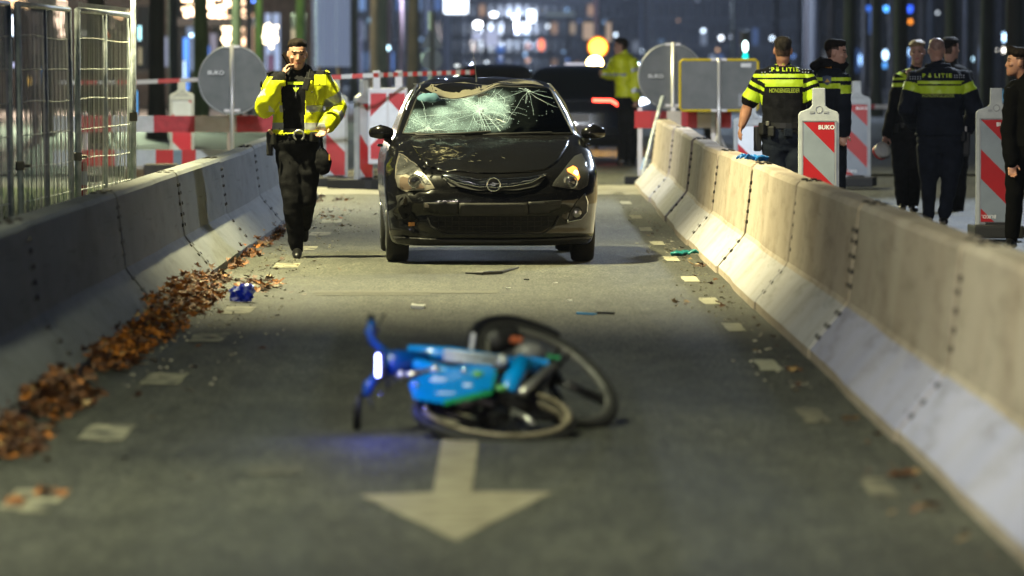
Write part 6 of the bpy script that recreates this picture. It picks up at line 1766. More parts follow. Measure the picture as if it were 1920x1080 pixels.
# ---- 6: person hidden behind the bald handler
D6 = 57.5
J6 = dict(head=(1782, 92, 0), neck=(1784, 122, .02), hip=(1790, 245, 0), shL=(1758, 140, 0), elL=(1755, 195, 0), wrL=(1765, 235, -.1), shR=(1812, 140, 0), elR=(1822, 190, 0), wrR=(1812, 235, -.1),
          hpL=(1778, 262, 0), knL=(1780, 325, 0), anL=(1782, 392, 0), toeL=(1780, 400, -.12), hpR=(1800, 262, 0), knR=(1800, 325, 0), anR=(1797, 394, 0), toeR=(1800, 402, -.12))
person(1790, D6, 'dark-haired person in a black coat mostly hidden behind the bald dog handler', J6, hair=M_HAIRD, byaw=R(-30), hyaw=R(130), top='coat', topx=.024, topmats=[M_CLOTH], seed=13, hairlen=.016, voxel=.012)

# ---- 7: dark figure cut by the right edge
D7 = 46.8
J7 = dict(head=(1909, 118, 0), neck=(1922, 150, .02), hip=(1925, 275, 0), shL=(1903, 172, -.05), elL=(1893, 245, -.05), wrL=(1897, 305, -.12), handL=(1898, 325, -.14),
          shR=(1962, 172, .05), elR=(1972, 245, .05), wrR=(1970, 300, 0), hpL=(1908, 290, 0), knL=(1902, 370, -.03), anL=(1897, 448, 0), toeL=(1888, 461, -.1), hpR=(1945, 290, 0), knR=(1950, 370, 0), anR=(1955, 448, .05), toeR=(1950, 460, -.1))
person(1925, D7, 'figure in black with dark hair cut off by the right edge of the photo', J7, skin=M_SKIN_TAN, hair=M_HAIRD, byaw=R(-60), hyaw=R(-88), wd=1.02, top='coat', topx=.026, topmats=[mat('plain_black_cloth', (.0025, .0025, .0025), .9, 0, .05)], bottom=mat('plain_black_cloth', (0, 0, 0)), seed=15, hairlen=.026, hairline=.058, armx=1.15, tilt=R(-4))

# ---- 8: officer in a yellow jacket by the car behind
D8 = 77.0
J8 = dict(head=(1164, 88, 0), neck=(1168, 102, .02), hip=(1178, 192, 0), shL=(1154, 116, .08), elL=(1146, 140, .0), wrL=(1133, 138, -.15), handL=(1126, 136, -.2),
          shR=(1184, 116, -.08), elR=(1191, 150, -.08), wrR=(1191, 184, -.12), handR=(1190, 197, -.14),
          hpL=(1172, 200, 0), knL=(1171, 248, 0), anL=(1170, 298, 0), toeL=(1160, 306, 0), hpR=(1184, 200, 0), knR=(1185, 250, 0), anR=(1186, 300, 0), toeR=(1180, 308, -.05))
g8 = lambda py: P(1170, py, D8).z-gz(D8)
def col8(c, n, q):
    for a, b, sp in (('shR', 'elR', (.35, .55)), ('elR', 'wrR', (.5, .75))):
        d = q[b]-q[a]; t = (c-q[a]).dot(d)/d.length_squared
        if sp[0] < t < sp[1] and (c-(q[a]+d*t)).length < .10: return 1
    if g8(142) < c.z < g8(137) and c.x < q['neck'].x+.05: return 1
    return 0
person(1178, D8, 'police officer in a closed yellow jacket standing beside the dark car with red tail lights', J8, hair=M_HAIRD, byaw=R(-115), hyaw=R(-105), wd=1.08, top='jacket', topx=.03, tophem=.10, color_top=col8, topmats=[M_HV, M_REFL], seed=17, armx=1.2, voxel=.014)

# ------------------------------------------------------------ background: trees, lamps, signs, buildings
def bark(name, c1, c2): return vmat(name, c1, c2, 5, .85, .7, 16, stretch=(1, 1, .35), bdist=.03)
BK = {'green': bark('green_lit_bark', (.05, .09, .02), (.13, .20, .05)), 'dark': bark('dark_bark', (.008, .010, .008), (.022, .026, .020)), 'olive': bark('olive_bark', (.03, .035, .02), (.07, .075, .045)),  # green kind carries the green lamplight on the trunks in its colour
      'blue': bark('shaded_bark', (.012, .016, .03), (.03, .035, .055)), 'grey': bark('grey_bark', (.05, .05, .055), (.11, .11, .12))}
def tree(px, wpx, D, kind, label, group=None, seed=0):
    p = GX(px, D); rr = random.Random(int(px)*7+seed); r = wpx/2/F*D
    root = empty('tree', p, 0, label, 'tree', group)
    bm = NB(); pts = []; rs = []; x = y = 0
    for k in range(9):
        z = k*.95; pts.append(Vector((x, y, z-.1))); rs.append(r*(1.5 if k == 0 else 1.06-.045*k)); x += rr.gauss(0, .012); y += rr.gauss(0, .03)
    tube(bm, pts, rs, 12); obj('trunk', bm, BK[kind], root, True)
    bm = NB()
    for k in range(7):
        a = rr.random()*6.28; b = pts[-1-rr.randrange(2)]; d = Vector((math.cos(a)*.6, math.sin(a)*.6, 1)); q = [b]; ww = [r*.5]
        for j in range(4): q.append(q[-1]+d*.8+Vector((rr.gauss(0, .15), rr.gauss(0, .15), 0))); ww.append(r*.5*(1-.22*(j+1)))
        tube(bm, q, ww, 6)
        for j in (2, 3, 4):
            e = Vector((rr.gauss(0, .7), rr.gauss(0, .7), .7)); tube(bm, [q[j], q[j]+e*.6, q[j]+e*1.3+Vector((0, 0, .3))], [r*.12, r*.08, r*.03], 4)
    obj('limbs', bm, BK[kind], root, True)
tree(295, 30, 96, 'dark', 'thick dark tree trunk right of the mesh fence')
tree(326, 17, 110, 'blue', 'dark blue-grey trunk left of the bright blue light column')
tree(376, 27, 104, 'green', 'green-lit tree trunk left of the round sign, brightest of the trees')
tree(443, 20, 118, 'olive', 'dark olive trunk rising behind the round sign')
tree(469, 10, 140, 'blue', 'thin dark trunk between the round sign and the officer on the phone')
tree(487, 14, 126, 'green', 'thin green-lit trunk left of the warm lit window behind the officer on the phone')
tree(562, 20, 130, 'green', 'green-lit trunk directly above the head of the officer on the phone')
tree(180, 34, 92, 'olive', 'olive trunk seen through the mesh fence')
tree(92, 22, 100, 'dark', 'dark trunk seen through the leaning mesh fence panel')
tree(711, 34, 150, 'olive', 'broad olive trunk left of the small cyan lamp')
tree(774, 24, 165, 'olive', 'grey-green trunk right of the pink pole in the middle distance')
tree(802, 16, 210, 'blue', 'bluish trunk beside the pair of pale sign backs')
tree(664, 16, 190, 'olive', 'thin trunk right of the white corrugated screen')
G_ = 'dark avenue trees behind the officers on the right'
LBL = 'dark bare avenue tree in the row behind the officers on the right'
for k, (px, wp, D, kd) in enumerate(((1592, 24, 120, 'dark'), (1642, 20, 135, 'dark'), (1690, 27, 110, 'dark'), (1745, 18, 150, 'blue'), (1782, 22, 120, 'dark'), (1815, 17, 140, 'blue'), (1850, 25, 105, 'dark'), (1905, 34, 90, 'dark'), (1560, 14, 170, 'blue'), (1530, 12, 210, 'blue'), (1620, 10, 200, 'grey'), (1668, 9, 220, 'grey'), (1725, 10, 230, 'grey'), (1875, 10, 200, 'blue'), (1500, 10, 250, 'blue'), (1455, 9, 270, 'blue'), (1832, 9, 240, 'grey'), (1947, 20, 100, 'dark'))):
    tree(px, wp, D, kd, LBL, G_, k)

LAMPM = {}
def lampmat(col, s):
    k = (tuple(round(c, 2) for c in col), s)
    if k not in LAMPM: LAMPM[k] = emis('lamp_glow_%d' % len(LAMPM), col, s)
    return LAMPM[k]
M_DPOST = mat('dark_pole', (.03, .03, .035), .5, .5)
def street_lamp(px, py, D, wp, hp, col, s, label, group=None, pole=True, shape='ball', dx=.35):
    c = P(px, py, D); g0 = gz(D); z = c.z-g0
    root = empty('street_lamp', (c.x, D, g0), 0, label, 'street lamp', group)
    bm = NB(); rx, rz = wp/2/F*D, hp/2/F*D
    if shape == 'ball': ellipsoid(bm, (0, 0, z), (rx, rx, rz))
    else: box(bm, (0, 0, z), (rx*2, max(.06, rx*.3), rz*2), bevel=min(rx, rz)*.4)
    obj('lamp_globe' if shape == 'ball' else 'lamp_panel', bm, lampmat(col, s), root, shape == 'ball')
    if pole:
        bm = NB(); tube(bm, [(dx, .1, 0), (dx*1.0, .1, z+rz+.15), (0, .1, z+rz+.18)], [.07, .05, .04], 8); obj('pole', bm, M_DPOST, root, True)
        bm = NB(); lathe(bm, [(rx*.9, rz*.7), (rx*.6, rz*1.15), (.02, rz*1.5)], 12, c=(0, 0, z)); obj('hood', bm, M_DPOST, root)
    return root
def panel_sign(name, px, py, D, wp, hp, m, label, cat='sign', pole=True, th=.12, group=None, pcol=None):
    c = P(px, py, D); g0 = gz(D); z = c.z-g0; w_, h = wp/F*D, hp/F*D
    root = empty(name, (c.x, D, g0), 0, label, cat, group)
    bm = NB(); box(bm, (0, 0, z), (w_, th, h), bevel=.02); obj('panel', bm, m, root)
    bm = NB(); e = .03
    for s in (-1, 1): box(bm, (s*w_/2, .0, z), (e, th+.04, h+e)); box(bm, (0, 0, z+s*h/2), (w_-e-.002, th+.04, e))
    obj('casing', bm, M_DPOST, root)
    if pole:
        for s in ((-1, 1) if w_ > .8 else (0,)):
            bm = NB(); tube(bm, [(s*w_*.32, .0, 0), (s*w_*.32, .0, z-h/2)], .045, 8); obj('pole', bm, pcol or M_DPOST, root)
    return root
W_ = (.80, .88, 1.0)
panel_sign('lit_sign', 855, 8, 330, 44, 34, lampmat(W_, 5), 'largest white lit sign box high above the black car, at the top edge', 'lit sign')
panel_sign('lit_sign', 997, 30, 360, 15, 22, lampmat(W_, 4.5), 'white lit sign right of the two small oval street lamps', 'lit sign', group=None)
street_lamp(926, 27, 420, 13, 9, W_, 9, 'small oval street lamp at the top centre, left one of the pair')
street_lamp(966, 32, 420, 11, 8, W_, 9, 'smaller oval street lamp at the top centre, just left of the white lit sign')
street_lamp(896, 46, 300, 14, 14, (.95, .97, 1), 14, 'brightest round white lamp above the aerial of the black car')
panel_sign('advertising_column', 895, 68, 290, 20, 14, lampmat((.55, .60, .85), .9), 'pale lavender lit panel right below the brightest white lamp', 'advertising panel', pcol=M_POSTW)
panel_sign('advertising_column', 922, 72, 295, 26, 30, lampmat((.55, .60, .85), .8), 'larger lavender lit advertising panel right of the brightest lamp', 'advertising panel', pcol=M_POSTW)
street_lamp(727, 90, 190, 8, 8, (.55, .85, 1), 7, 'small cyan-white lamp on the pink pole in the middle distance', pole=False)
def pole(px, wp, D, y0, m, label):
    g = GX(px, D); z = P(px, y0, D).z-g.z; bm = NB(); r = wp/2/F*D
    tube(bm, [(0, 0, 0), (0, 0, z*.5), (0, 0, z)], [r*1.15, r, r*.9], 10); o = obj('lamp_post', bm, m, smooth=True, label=label, cat='pole', loc=g)
M_PINK = mat('pinkish_pole', (.45, .30, .34), .5); M_LAV = mat('lavender_pole', (.36, .34, .46), .5)
pole(730, 8, 192, -90, M_PINK, 'tall pinkish pole carrying the small cyan lamp')
pole(752, 8, 200, -90, M_PINK, 'tall pinkish pole standing right of the one with the cyan lamp')
pole(676, 9, 230, 35, M_LAV, 'short lavender post between the olive trunks in the middle distance')
pole(1117, 9, 240, -80, M_PINK, 'tall pink pole above the orange warning lamps')
pole(1512, 5, 180, -80, M_LAV, 'slim tall pole between the dog handler and the young officer')
pole(700, 6, 210, 95, M_LAV, 'short striped post left of the pink pole')
pole(1373, 4, 190, -60, mat('green_grey_pole', (.12, .16, .14), .5), 'slim grey-green pole above the rectangular sign')
# pair of sign backs: triangle over disc
root = empty('road_signs', GX(810, 112), 0, 'pale triangular and round sign backs stacked on one post, above the chevron board', 'road sign')
o_ = root.location; zz = lambda py: P(810, py, 112).z-o_.z
bm = NB(); r = 20/F*112
lathe(bm, [(r*.97, -.01), (r, 0), (r*.97, .01)], 40, Matrix.Rotation(PI/2, 3, 'X'), (0, 0, zz(112))); obj('round_plate', bm, mat('pale_sign_back', (.42, .50, .54), .45, .2), root)
bm = NB(); prism(bm, [(-r*1.0, zz(90)), (r*1.0, zz(90)), (r*.3, zz(56)), (0, zz(50)), (-r*.3, zz(56))], XZ, -.01, .01); bmesh.ops.recalc_face_normals(bm, faces=bm.faces); obj('triangle_plate', bm, MATS['pale_sign_back'], root)
bm = NB(); tube(bm, [(0, .04, 0), (0, .04, zz(22))], .07, 8); obj('post', bm, mat('pale_post_far', (.30, .32, .30), .5), root)
# coloured lights
for (px, py, D, wp, hp, col, s, lb) in (
    (1015, 84, 300, 12, 22, (1, .22, .10), 2.2, 'slanted red-orange light in the centre of the background'),
    (990, 86, 300, 9, 12, (1, .32, .10), .5, 'dim orange light left of the slanted red-orange one'),
    (990, 113, 280, 8, 8, (1, .55, .38), 1.1, 'round peach light above the roof of the black car'),
    (1083, 116, 180, 3, 3, (1, .5, .3), 1.0, 'tiny peach light left of the white bar above the dark car'),
    (938, 92, 320, 18, 16, (.06, .22, .8), .5, 'blurred blue light under the lavender advertising panel'),
    (938, 112, 320, 12, 12, (.10, .22, .7), .4, 'second blurred blue light lower under the lavender panel'),
    (995, 88, 330, 10, 8, (.35, .15, .5), .35, 'dim purple light between the orange lights'),
    (693, 38, 200, 9, 9, (.25, .5, .75), .6, 'dim blue disc of light left of the pink pole'),
    (776, 8, 220, 7, 9, (.12, .3, .8), .6, 'dim blue light at the top above the sign backs'),
    (712, 80, 180, 9, 9, (.25, .28, .26), .3, 'faint grey disc of light on the olive trunk'),
    (1352, 71, 340, 7, 8, (.85, .92, 1), 5, 'white round lamp left of the fainter one, above the rectangular sign'),
    (1372, 69, 340, 5, 6, (.7, .8, 1), 2, 'fainter white lamp right beside the brighter one above the rectangular sign'),
    (1240, 78, 300, 12, 10, (.12, .22, .38), .5, 'faint blue disc of light above the right round sign'),
    (1308, 0, 300, 5, 6, (.5, .6, .8), .6, 'faint pale light at the top edge right of centre'),
    (1588, 31, 260, 7, 9, (.8, .9, 1), 4, 'white lamp above and right of the young officer'),
    (1598, 52, 250, 6, 13, (.12, .42, 1), 4, 'blue oblong light above the farther beacon'),
    (1597, 118, 220, 6, 18, (.06, .28, .9), 1.2, 'dim blue light right of the face of the young officer'),
    (1613, 112, 240, 5, 22, (.3, .55, 1), 3, 'pale blue oblong light above the handle of the farther beacon'),
    (1628, 15, 260, 8, 10, (.04, .2, 1), 1.8, 'deep blue light at the top, left of the brighter blue one'),
    (1662, 16, 260, 10, 12, (.08, .38, 1), 4, 'bright blue light at the top, left of the square blue sign'),
    (1660, 103, 230, 9, 18, (.45, .68, 1), 6, 'bright blue-white light left of the blond officer'),
    (1659, 122, 232, 7, 12, (.1, .4, 1), 2, 'blue light just below the bright blue-white one'),
    (1703, 98, 240, 5, 14, (.35, .6, 1), 4, 'blue-white light touching the hair of the blond officer'),
    (1727, 18, 260, 6, 8, (.6, .7, .8), 1.2, 'grey-white light right of the square blue sign'),
    (1707, 40, 250, 7, 9, (1, .30, .02), 3, 'orange light below the square blue sign'),
    (1822, 111, 230, 5, 9, (.5, .8, 1), 5, 'small cyan-white light right of the hidden person'),
    (1853, 95, 240, 11, 9, (.9, .95, 1), 9, 'white light left of the dark figure, upper of two'),
    (1854, 113, 240, 8, 9, (.8, .9, 1), 8, 'white light left of the dark figure, lower of two'),
    (1877, 94, 240, 14, 11, (1, .95, .85), 9, 'widest warm-white light touching the dark figure at the right'),
    (1881, 70, 240, 9, 17, (.45, .7, 1), 7, 'tall blue-white light above the dark figure at the right'),
    (1875, 53, 240, 4, 7, (.8, .01, .08), .8, 'tiny red light near the right edge'),
    (1884, 180, 150, 5, 22, (.1, .5, .8), .8, 'cyan sliver of light over the last beacon'),
    (308, 152, 120, 7, 6, (.25, .32, 1), 9, 'violet-blue lamp under the tape right of the mesh fence'),
    (475, 2, 150, 6, 5, (.1, .25, 1), 6, 'blue light at the top edge above the round sign'),
    (857, 123, 118, 10, 5, (.7, .75, .75), 2, 'pale oval reflection, built as a glowing ball, on the roofline behind the car, left one'),  # roofline reflection made as a glowing ball, no lamp stands there
    ):
    street_lamp(px, py, D, wp, hp, col, s, lb, pole=(py < 60 and D > 200 and px > 1300 and s > 1))
street_lamp(1703, 16, 255, 15, 14, (.03, .12, 1), 2.5, 'square blue lit sign at the top, above the blond officer', shape='box')
panel_sign('lit_sign', 1083, 122, 120, 50, 10, lampmat((.8, .78, .9), 1.0), 'long white lit bar on the far vehicle left of the orange lamps', 'light bar', th=.2)
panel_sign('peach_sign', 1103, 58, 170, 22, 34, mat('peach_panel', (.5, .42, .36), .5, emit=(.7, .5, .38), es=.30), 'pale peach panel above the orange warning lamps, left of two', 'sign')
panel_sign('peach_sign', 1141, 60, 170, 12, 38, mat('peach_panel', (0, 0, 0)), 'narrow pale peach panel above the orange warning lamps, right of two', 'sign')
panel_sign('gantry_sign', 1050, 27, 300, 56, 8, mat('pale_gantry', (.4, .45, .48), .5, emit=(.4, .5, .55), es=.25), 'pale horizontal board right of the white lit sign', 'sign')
# traffic light with white-green lamp
root = empty('traffic_light', GX(1397, 130), 0, 'traffic light with a bright white-green lamp above the yellow-edged sign', 'traffic light')
o_ = root.location; zz = lambda py: P(1397, py, 130).z-o_.z
bm = NB(); box(bm, (0, .06, zz(90)), (.22, .1, .85), bevel=.03); obj('signal_housing', bm, M_DPOST, root)
bm = NB(); ellipsoid(bm, (0, -.02, zz(87)), (.05, .05, .13)); obj('white_lamp', bm, lampmat((.75, 1, .98), 9), root)
bm = NB(); ellipsoid(bm, (0, -.02, zz(107)), (.055, .05, .11)); obj('green_lamp', bm, lampmat((.0, .9, .75), 2.6), root)
bm = NB(); tube(bm, [(0, .1, 0), (0, .1, zz(110))], .05, 8); obj('pole', bm, M_DPOST, root)
# orange warning lamps on the trailer
root = empty('warning_lamp', GX(1118, 88), 0, 'pair of glowing orange warning lamps on a stand above the dark car', 'warning lamp')
o_ = root.location; q_ = lambda px, py: P(px, py, 88)-o_
bm = NB(); lathe(bm, [(.138, -.03), (.15, 0), (.138, .03)], 32, Matrix.Rotation(PI/2, 3, 'X'), q_(1121, 88)); obj('orange_disc', bm, lampmat((1, .50, .05), 4.5), root)
bm = NB(); torus(bm, q_(1121, 88)+Vector((0, -.02, 0)), Vector((1, 0, 0)), Vector((0, 0, 1)), .165, .016, 32, 8); obj('bezel', bm, lampmat((1, .22, .01), 1.2), root)
bm = NB(); ellipsoid(bm, q_(1115, 118)+Vector((0, -.15, 0)), (.14, .06, .12)); obj('flash_lamp', bm, lampmat((1, .66, .2), 40), root)
bm = NB(); tube(bm, [q_(1119, 130), Vector((0, 0, 0))], .03, 8); obj('stand', bm, M_DPOST, root)
light('POINT', P(1114, 116, 87), 140, (1, .48, .05), .12, name='warning_lamp_light')
# police light reflections and distant headlights: bluish car left of the right barrier end
root = empty('distant_car', GX(1264, 96), 0, 'pale car with glaring headlamps between the far officer and the right round sign', 'car')
o_ = root.location; q_ = lambda px, py: P(px, py, 96)-o_
sh_ = Shell([(.2, .05), (.5, 0), (.8, .25), (.95, .9), (1.4, 1.7), (1.45, 2.2)], [(.2, 4.1), (1, 4.1), (1.4, 3.4), (1.45, 3)], [(.2, .8), (.5, .87), (.9, .86), (1, .8), (1.4, .58), (1.45, .3)], [(.2, .4), (1.5, .3)], [(.2, .3), (1.5, .3)])
obj('body', sh_.mesh([.2+.05*i for i in range(26)], 12), mat('pale_blue_paint', (.28, .34, .42), .3, 0, .5, coat=1), root, True)
for s in (-1, 1):
    bm = NB(); ellipsoid(bm, sh_.pt(s*.60, .68, .02), (.17, .03, .07)); obj('headlight', bm, lampmat((.8, .88, 1), 12), root)
    for y in (.8, 3.3): wheel(root, s*.76, y, .31, .19, s)
obj('windscreen', sh_.patch([(-.6, 1.0), (.6, 1.0), (.5, 1.36), (-.5, 1.36)], .01, .06), M_DGLASS, root)
# lights seen through the fence and between the left trunks
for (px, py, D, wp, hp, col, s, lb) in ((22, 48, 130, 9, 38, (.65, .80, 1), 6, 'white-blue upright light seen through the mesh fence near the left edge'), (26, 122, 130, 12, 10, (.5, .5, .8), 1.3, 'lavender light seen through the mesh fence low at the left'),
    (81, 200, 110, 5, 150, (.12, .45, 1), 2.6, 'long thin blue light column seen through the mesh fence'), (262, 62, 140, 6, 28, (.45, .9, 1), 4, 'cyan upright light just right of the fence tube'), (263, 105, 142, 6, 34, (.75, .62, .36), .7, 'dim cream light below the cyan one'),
    (312, 97, 150, 9, 58, (.42, .45, .66), .55, 'lavender upright glow between two dark trunks'), (349, 120, 150, 12, 100, (.10, .32, 1), 1.8, 'tall bright blue light column left of the green-lit trunk'), (359, 66, 148, 8, 8, (.5, .75, 1), 7, 'white-blue lamp at the top of the blue light column'),
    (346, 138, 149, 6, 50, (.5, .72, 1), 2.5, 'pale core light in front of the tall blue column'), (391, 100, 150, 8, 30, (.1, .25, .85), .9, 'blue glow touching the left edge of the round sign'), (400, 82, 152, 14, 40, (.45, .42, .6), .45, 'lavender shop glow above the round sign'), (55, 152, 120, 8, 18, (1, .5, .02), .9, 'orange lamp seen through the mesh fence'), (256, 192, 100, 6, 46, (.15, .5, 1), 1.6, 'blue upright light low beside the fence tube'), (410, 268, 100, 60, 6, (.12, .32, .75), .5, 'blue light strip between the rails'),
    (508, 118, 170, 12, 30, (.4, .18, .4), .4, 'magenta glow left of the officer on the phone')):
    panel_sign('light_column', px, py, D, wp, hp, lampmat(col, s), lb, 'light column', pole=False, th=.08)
# warm bulbs on the shop front
rr = random.Random(5)
def bulbs(px0, px1, py0, py1, D, n, col, s, label):
    root = empty('string_lights', GX((px0+px1)/2, D), 0, label, 'string lights', None); o_ = root.location; bm = NB()
    for k in range(n):
        p = P(rr.uniform(px0, px1), rr.uniform(py0, py1), D+rr.uniform(-.5, .5))-o_; r = rr.uniform(.045, .075)
        ellipsoid(bm, p, (r, r, r), u=6, v=5)
    obj('bulbs', bm, lampmat(col, s), root, kind='stuff')
    bm = NB()
    for x in (px0, (px0+px1)/2, px1): tube(bm, [P(x, py0-40, D+.1)-o_, P(x, py1, D+.1)-o_], .012, 4)
    obj('cable', bm, M_DPOST, root)
WB = (1, .68, .42)
bulbs(344, 368, -10, 30, 168, 20, WB, 9, 'warm string lights left of the green-lit trunk at the top')
bulbs(392, 414, -10, 32, 168, 30, WB, 11, 'warm string lights right of the green-lit trunk at the top')
bulbs(418, 434, -10, 36, 168, 20, WB, 8, 'brightest warm string lights above the round sign')
bulbs(404, 434, 26, 52, 168, 10, WB, 4, 'sparse warm lights under the dark canopy')
bulbs(418, 433, 46, 86, 166, 26, (1, .76, .46), 9, 'hanging cluster of warm lights left of the dark olive trunk')
bulbs(453, 461, -5, 84, 166, 16, WB, 4, 'thin column of warm lights above the post of the round sign')
bulbs(495, 521, 48, 88, 166, 32, (1, .82, .52), 9, 'square cluster of warm lights left of the officer on the phone')
bulbs(104, 122, -10, 70, 160, 34, (1, .72, .52), 7, 'tall cluster of warm lights behind the leaning fence panel')
bulbs(0, 55, -10, 12, 160, 18, (1, .62, .30), 5, 'warm lights at the top left corner behind the fence')
bulbs(215, 246, 24, 34, 160, 6, (1, .6, .3), 4, 'few warm lights behind the top rail of the fence')
# site screen of white corrugated sheets
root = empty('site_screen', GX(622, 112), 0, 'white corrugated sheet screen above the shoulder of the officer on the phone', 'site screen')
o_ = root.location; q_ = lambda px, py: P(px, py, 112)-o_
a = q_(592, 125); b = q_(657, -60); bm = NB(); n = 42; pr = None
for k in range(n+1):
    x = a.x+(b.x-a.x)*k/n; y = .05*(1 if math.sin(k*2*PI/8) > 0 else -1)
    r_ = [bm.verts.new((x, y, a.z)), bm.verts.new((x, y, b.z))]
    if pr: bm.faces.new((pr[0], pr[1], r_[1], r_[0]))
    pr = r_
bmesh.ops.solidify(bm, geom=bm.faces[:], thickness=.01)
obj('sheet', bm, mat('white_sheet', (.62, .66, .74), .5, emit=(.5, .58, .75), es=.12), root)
for px in (600, 636):
    bm = NB(); tube(bm, [Vector((q_(px, 0).x, .1, 0)), Vector((q_(px, 0).x, .1, b.z))], .05, 8); obj('post', bm, mat('brown_post', (.15, .08, .05), .6), root)
# shop sign board seen through the fence
root = empty('shop_sign', GX(187, 96), 0, 'black sign board with white and orange letters seen through the mesh fence', 'sign')
o_ = root.location; q_ = lambda px, py: P(px, py, 96)-o_
c0, c1 = q_(149, 74), q_(213, 53); bm = NB(); box(bm, ((c0.x+c1.x)/2, .05, (c0.z+c1.z)/2), (c1.x-c0.x, .06, c1.z-c0.z)); obj('board', bm, mat('black_board', (.004, .004, .004), .4), root)
text('white_letters', 'EID', .155, ((q_(161, 0).x), -.0, q_(0, 63.5).z), mat('sign_letter_white', (.7, .7, .6), .5, emit=(.8, .8, .65), es=.5), root, bold=.05, xs=.9)
text('orange_letters', 'VA', .155, ((q_(192, 0).x), -.0, q_(0, 63.5).z), mat('sign_letter_orange', (.8, .15, .02), .5, emit=(1, .18, .02), es=.7), root, bold=.05, xs=1.3)
for px in (152, 210): bm = NB(); tube(bm, [Vector((q_(px, 0).x, .1, 0)), Vector((q_(px, 0).x, .1, c0.z))], .04, 8); obj('post', bm, M_DPOST, root)
# banded post behind the fence
root = empty('banded_post', GX(67, 92), 0, 'thick black and cream banded post seen through the mesh fence', 'post')
bm = NB(); tube(bm, [(0, 0, 0), (0, 0, 2.3)], .07, 12); obj('tube', bm, stripe_mat('cream_bands', .52, PI/2, (.03, .03, .03), (.6, .5, .4)), root)
bm = NB(); ellipsoid(bm, (0, 0, 2.3), (.075, .075, .05)); obj('cap', bm, M_DPOST, root)

# ---- buildings: walls with real window openings set in, storeys and cornice
def building(px0, px1, D, h, depth, wallm, label, nx, ny, litp, litcols, sill=.9, z0=.6, seed=0, yaw=0):
    a = GX(px0, D); b = GX(px1, D); w_ = b.x-a.x; rr = random.Random(seed)
    root = empty('building', a, 0, label, 'building')
    bm = NB(); box(bm, (w_/2, depth/2, h/2), (w_, depth, h)); obj('wall', bm, wallm, root)
    bm = NB(); box(bm, (w_/2, depth/2, h+.2), (w_+.5, depth+.5, .4)); obj('roof', bm, M_DPOST, root)
    bm = NB()
    for j in range(ny): box(bm, (w_/2, -.06, z0+(j)*(h-z0)/ny-.12), (w_, .12, .18))
    obj('cornice', bm, wallm, root)
    cw, ch = w_/nx, (h-z0)/ny
    for i in range(nx):
        for j in range(ny):
            c = Vector((cw*(i+.5), -.03, z0+ch*(j+.48)))
            if c.z > 14: continue
            lit = rr.random() < litp
            bm = NB(); box(bm, c, (cw*.55, .06, ch*.62))
            m_ = lampmat(rr.choice(litcols), round(rr.choice((.25, .45, .8)), 2)) if lit else M_DGLASS
            wn_ = obj('window', bm, m_, root)
            if c.z < 7:
                bm = NB(); box(bm, c+Vector((0, -.04, 0)), (.06, .05, ch*.62)); box(bm, c+Vector((0, -.04, -ch*.33)), (cw*.62, .12, .08)); obj('frame', bm, M_DPOST, wn_)
    return root
M_W1 = vmat('dark_brick', (.05, .04, .04), (.09, .07, .065), 3, .9); M_W2 = vmat('blue_grey_wall', (.05, .06, .08), (.09, .10, .13), 2, .9); M_W3 = vmat('night_wall', (.012, .015, .022), (.03, .035, .045), 2, .9)
CW = [(1, .75, .5), (.5, .65, 1), (.7, .8, 1), (1, .6, .35)]; CB = [(.12, .3, .9), (.25, .45, .9), (.4, .5, .7)]
building(-700, 330, 172, 14, 12, M_W1, 'dark brick shop building behind the mesh fence on the left', 11, 4, .35, CW, seed=2)
building(340, 585, 176, 16, 12, M_W1, 'dark shop building with warm lights behind the round sign on the left', 5, 5, .25, CW, seed=3)
building(600, 830, 420, 22, 15, M_W2, 'blue-grey building far behind the white screen', 13, 9, .2, CB, seed=4)
building(845, 1200, 620, 26, 15, M_W2, 'distant grey building closing the street in the centre', 21, 12, .16, CW, seed=6)
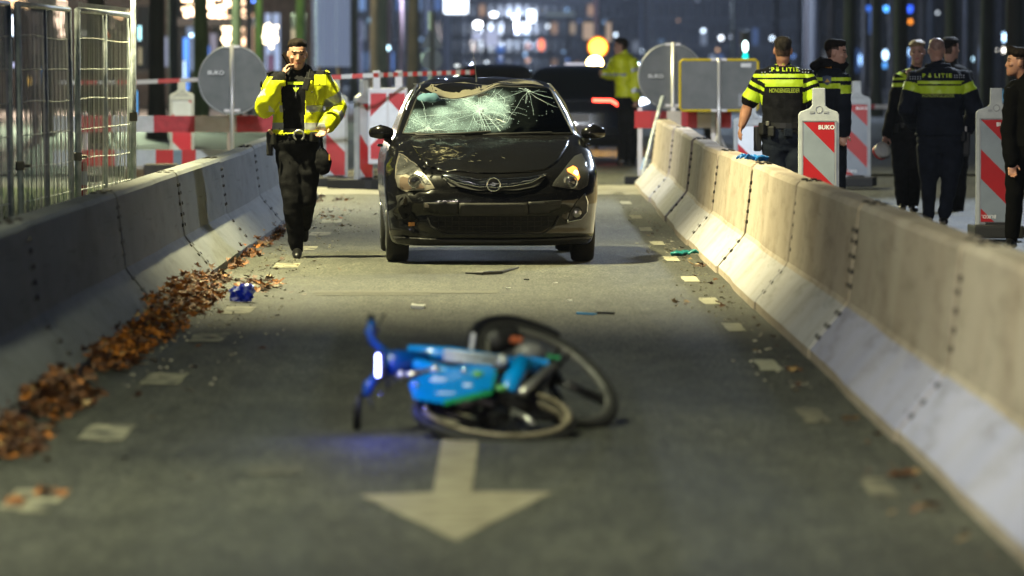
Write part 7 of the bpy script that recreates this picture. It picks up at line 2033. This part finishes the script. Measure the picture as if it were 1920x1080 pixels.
building(1215, 1520, 380, 20, 15, M_W3, 'dark blue building behind the right round sign and the rectangular sign', 19, 10, .10, CB, seed=7)
building(1535, 2300, 300, 18, 15, M_W3, 'almost black building behind the avenue trees on the right', 26, 8, .12, CB, seed=8)
# dark canopy of the shop
c = P(405, 42, 165); root = empty('shop_canopy', GX(405, 165), 0, 'dark flat shop canopy between the warm lights behind the round sign', 'canopy')
bm = NB(); box(bm, (0, 0, c.z-root.location.z), (2.4, 1.2, .28), bevel=.03); obj('roof', bm, M_DPOST, root)
for s in (-1, 1): bm = NB(); tube(bm, [(s*1.1, 0, 0), (s*1.1, 0, c.z-root.location.z)], .05, 8); obj('post', bm, M_DPOST, root)
# lamps of the junction and the avenue
light('POINT', (6, 140, 7), 3500, (.6, .75, 1), .4)
light('POINT', (-9, 114, 5), 7000, (.75, .95, .6), .4)
light('POINT', (-13, 150, 6), 9000, (1, .75, .55), .4)
light('POINT', (-2, 200, 8), 17000, (.65, .78, 1), .5)
light('POINT', (3, 330, 9), 60000, (.62, .74, 1), .5)

# small far street lights down the avenue
rr = random.Random(21)
for k in range(60):
    px = rr.uniform(610, 1560) if k < 44 else rr.uniform(1560, 1900); py = rr.uniform(2, 118); D = rr.uniform(260, 520)
    col, s_ = rr.choice((((.8, .9, 1), 3), ((.35, .6, 1), 1.6), ((.2, .4, 1), 1.2), ((1, .6, .35), 1.2), ((.7, .85, 1), 5)))
    sz = rr.uniform(3, 6.5)
    street_lamp(px, py, D, sz, sz, col, s_, 'small blurred street light far down the avenue', 'small far street lights', pole=False)

# ------------------------------------------------------------ night haze over the street
bm = NB(); box(bm, (0, 950, 24), (1190, 2080, 52)); hz = obj('haze', bm, mat('haze', (0, 0, 0)), kind='stuff')
m = MATS['haze']; m.node_tree.nodes.remove(m.node_tree.nodes['Principled BSDF'])
pv = N(m, 'ShaderNodeVolumePrincipled'); pv.inputs['Color'].default_value = (.75, .82, .95, 1); pv.inputs['Density'].default_value = .00022; pv.inputs['Anisotropy'].default_value = .5
L(m, pv.outputs[0], m.node_tree.nodes['Material Output'].inputs['Volume'])
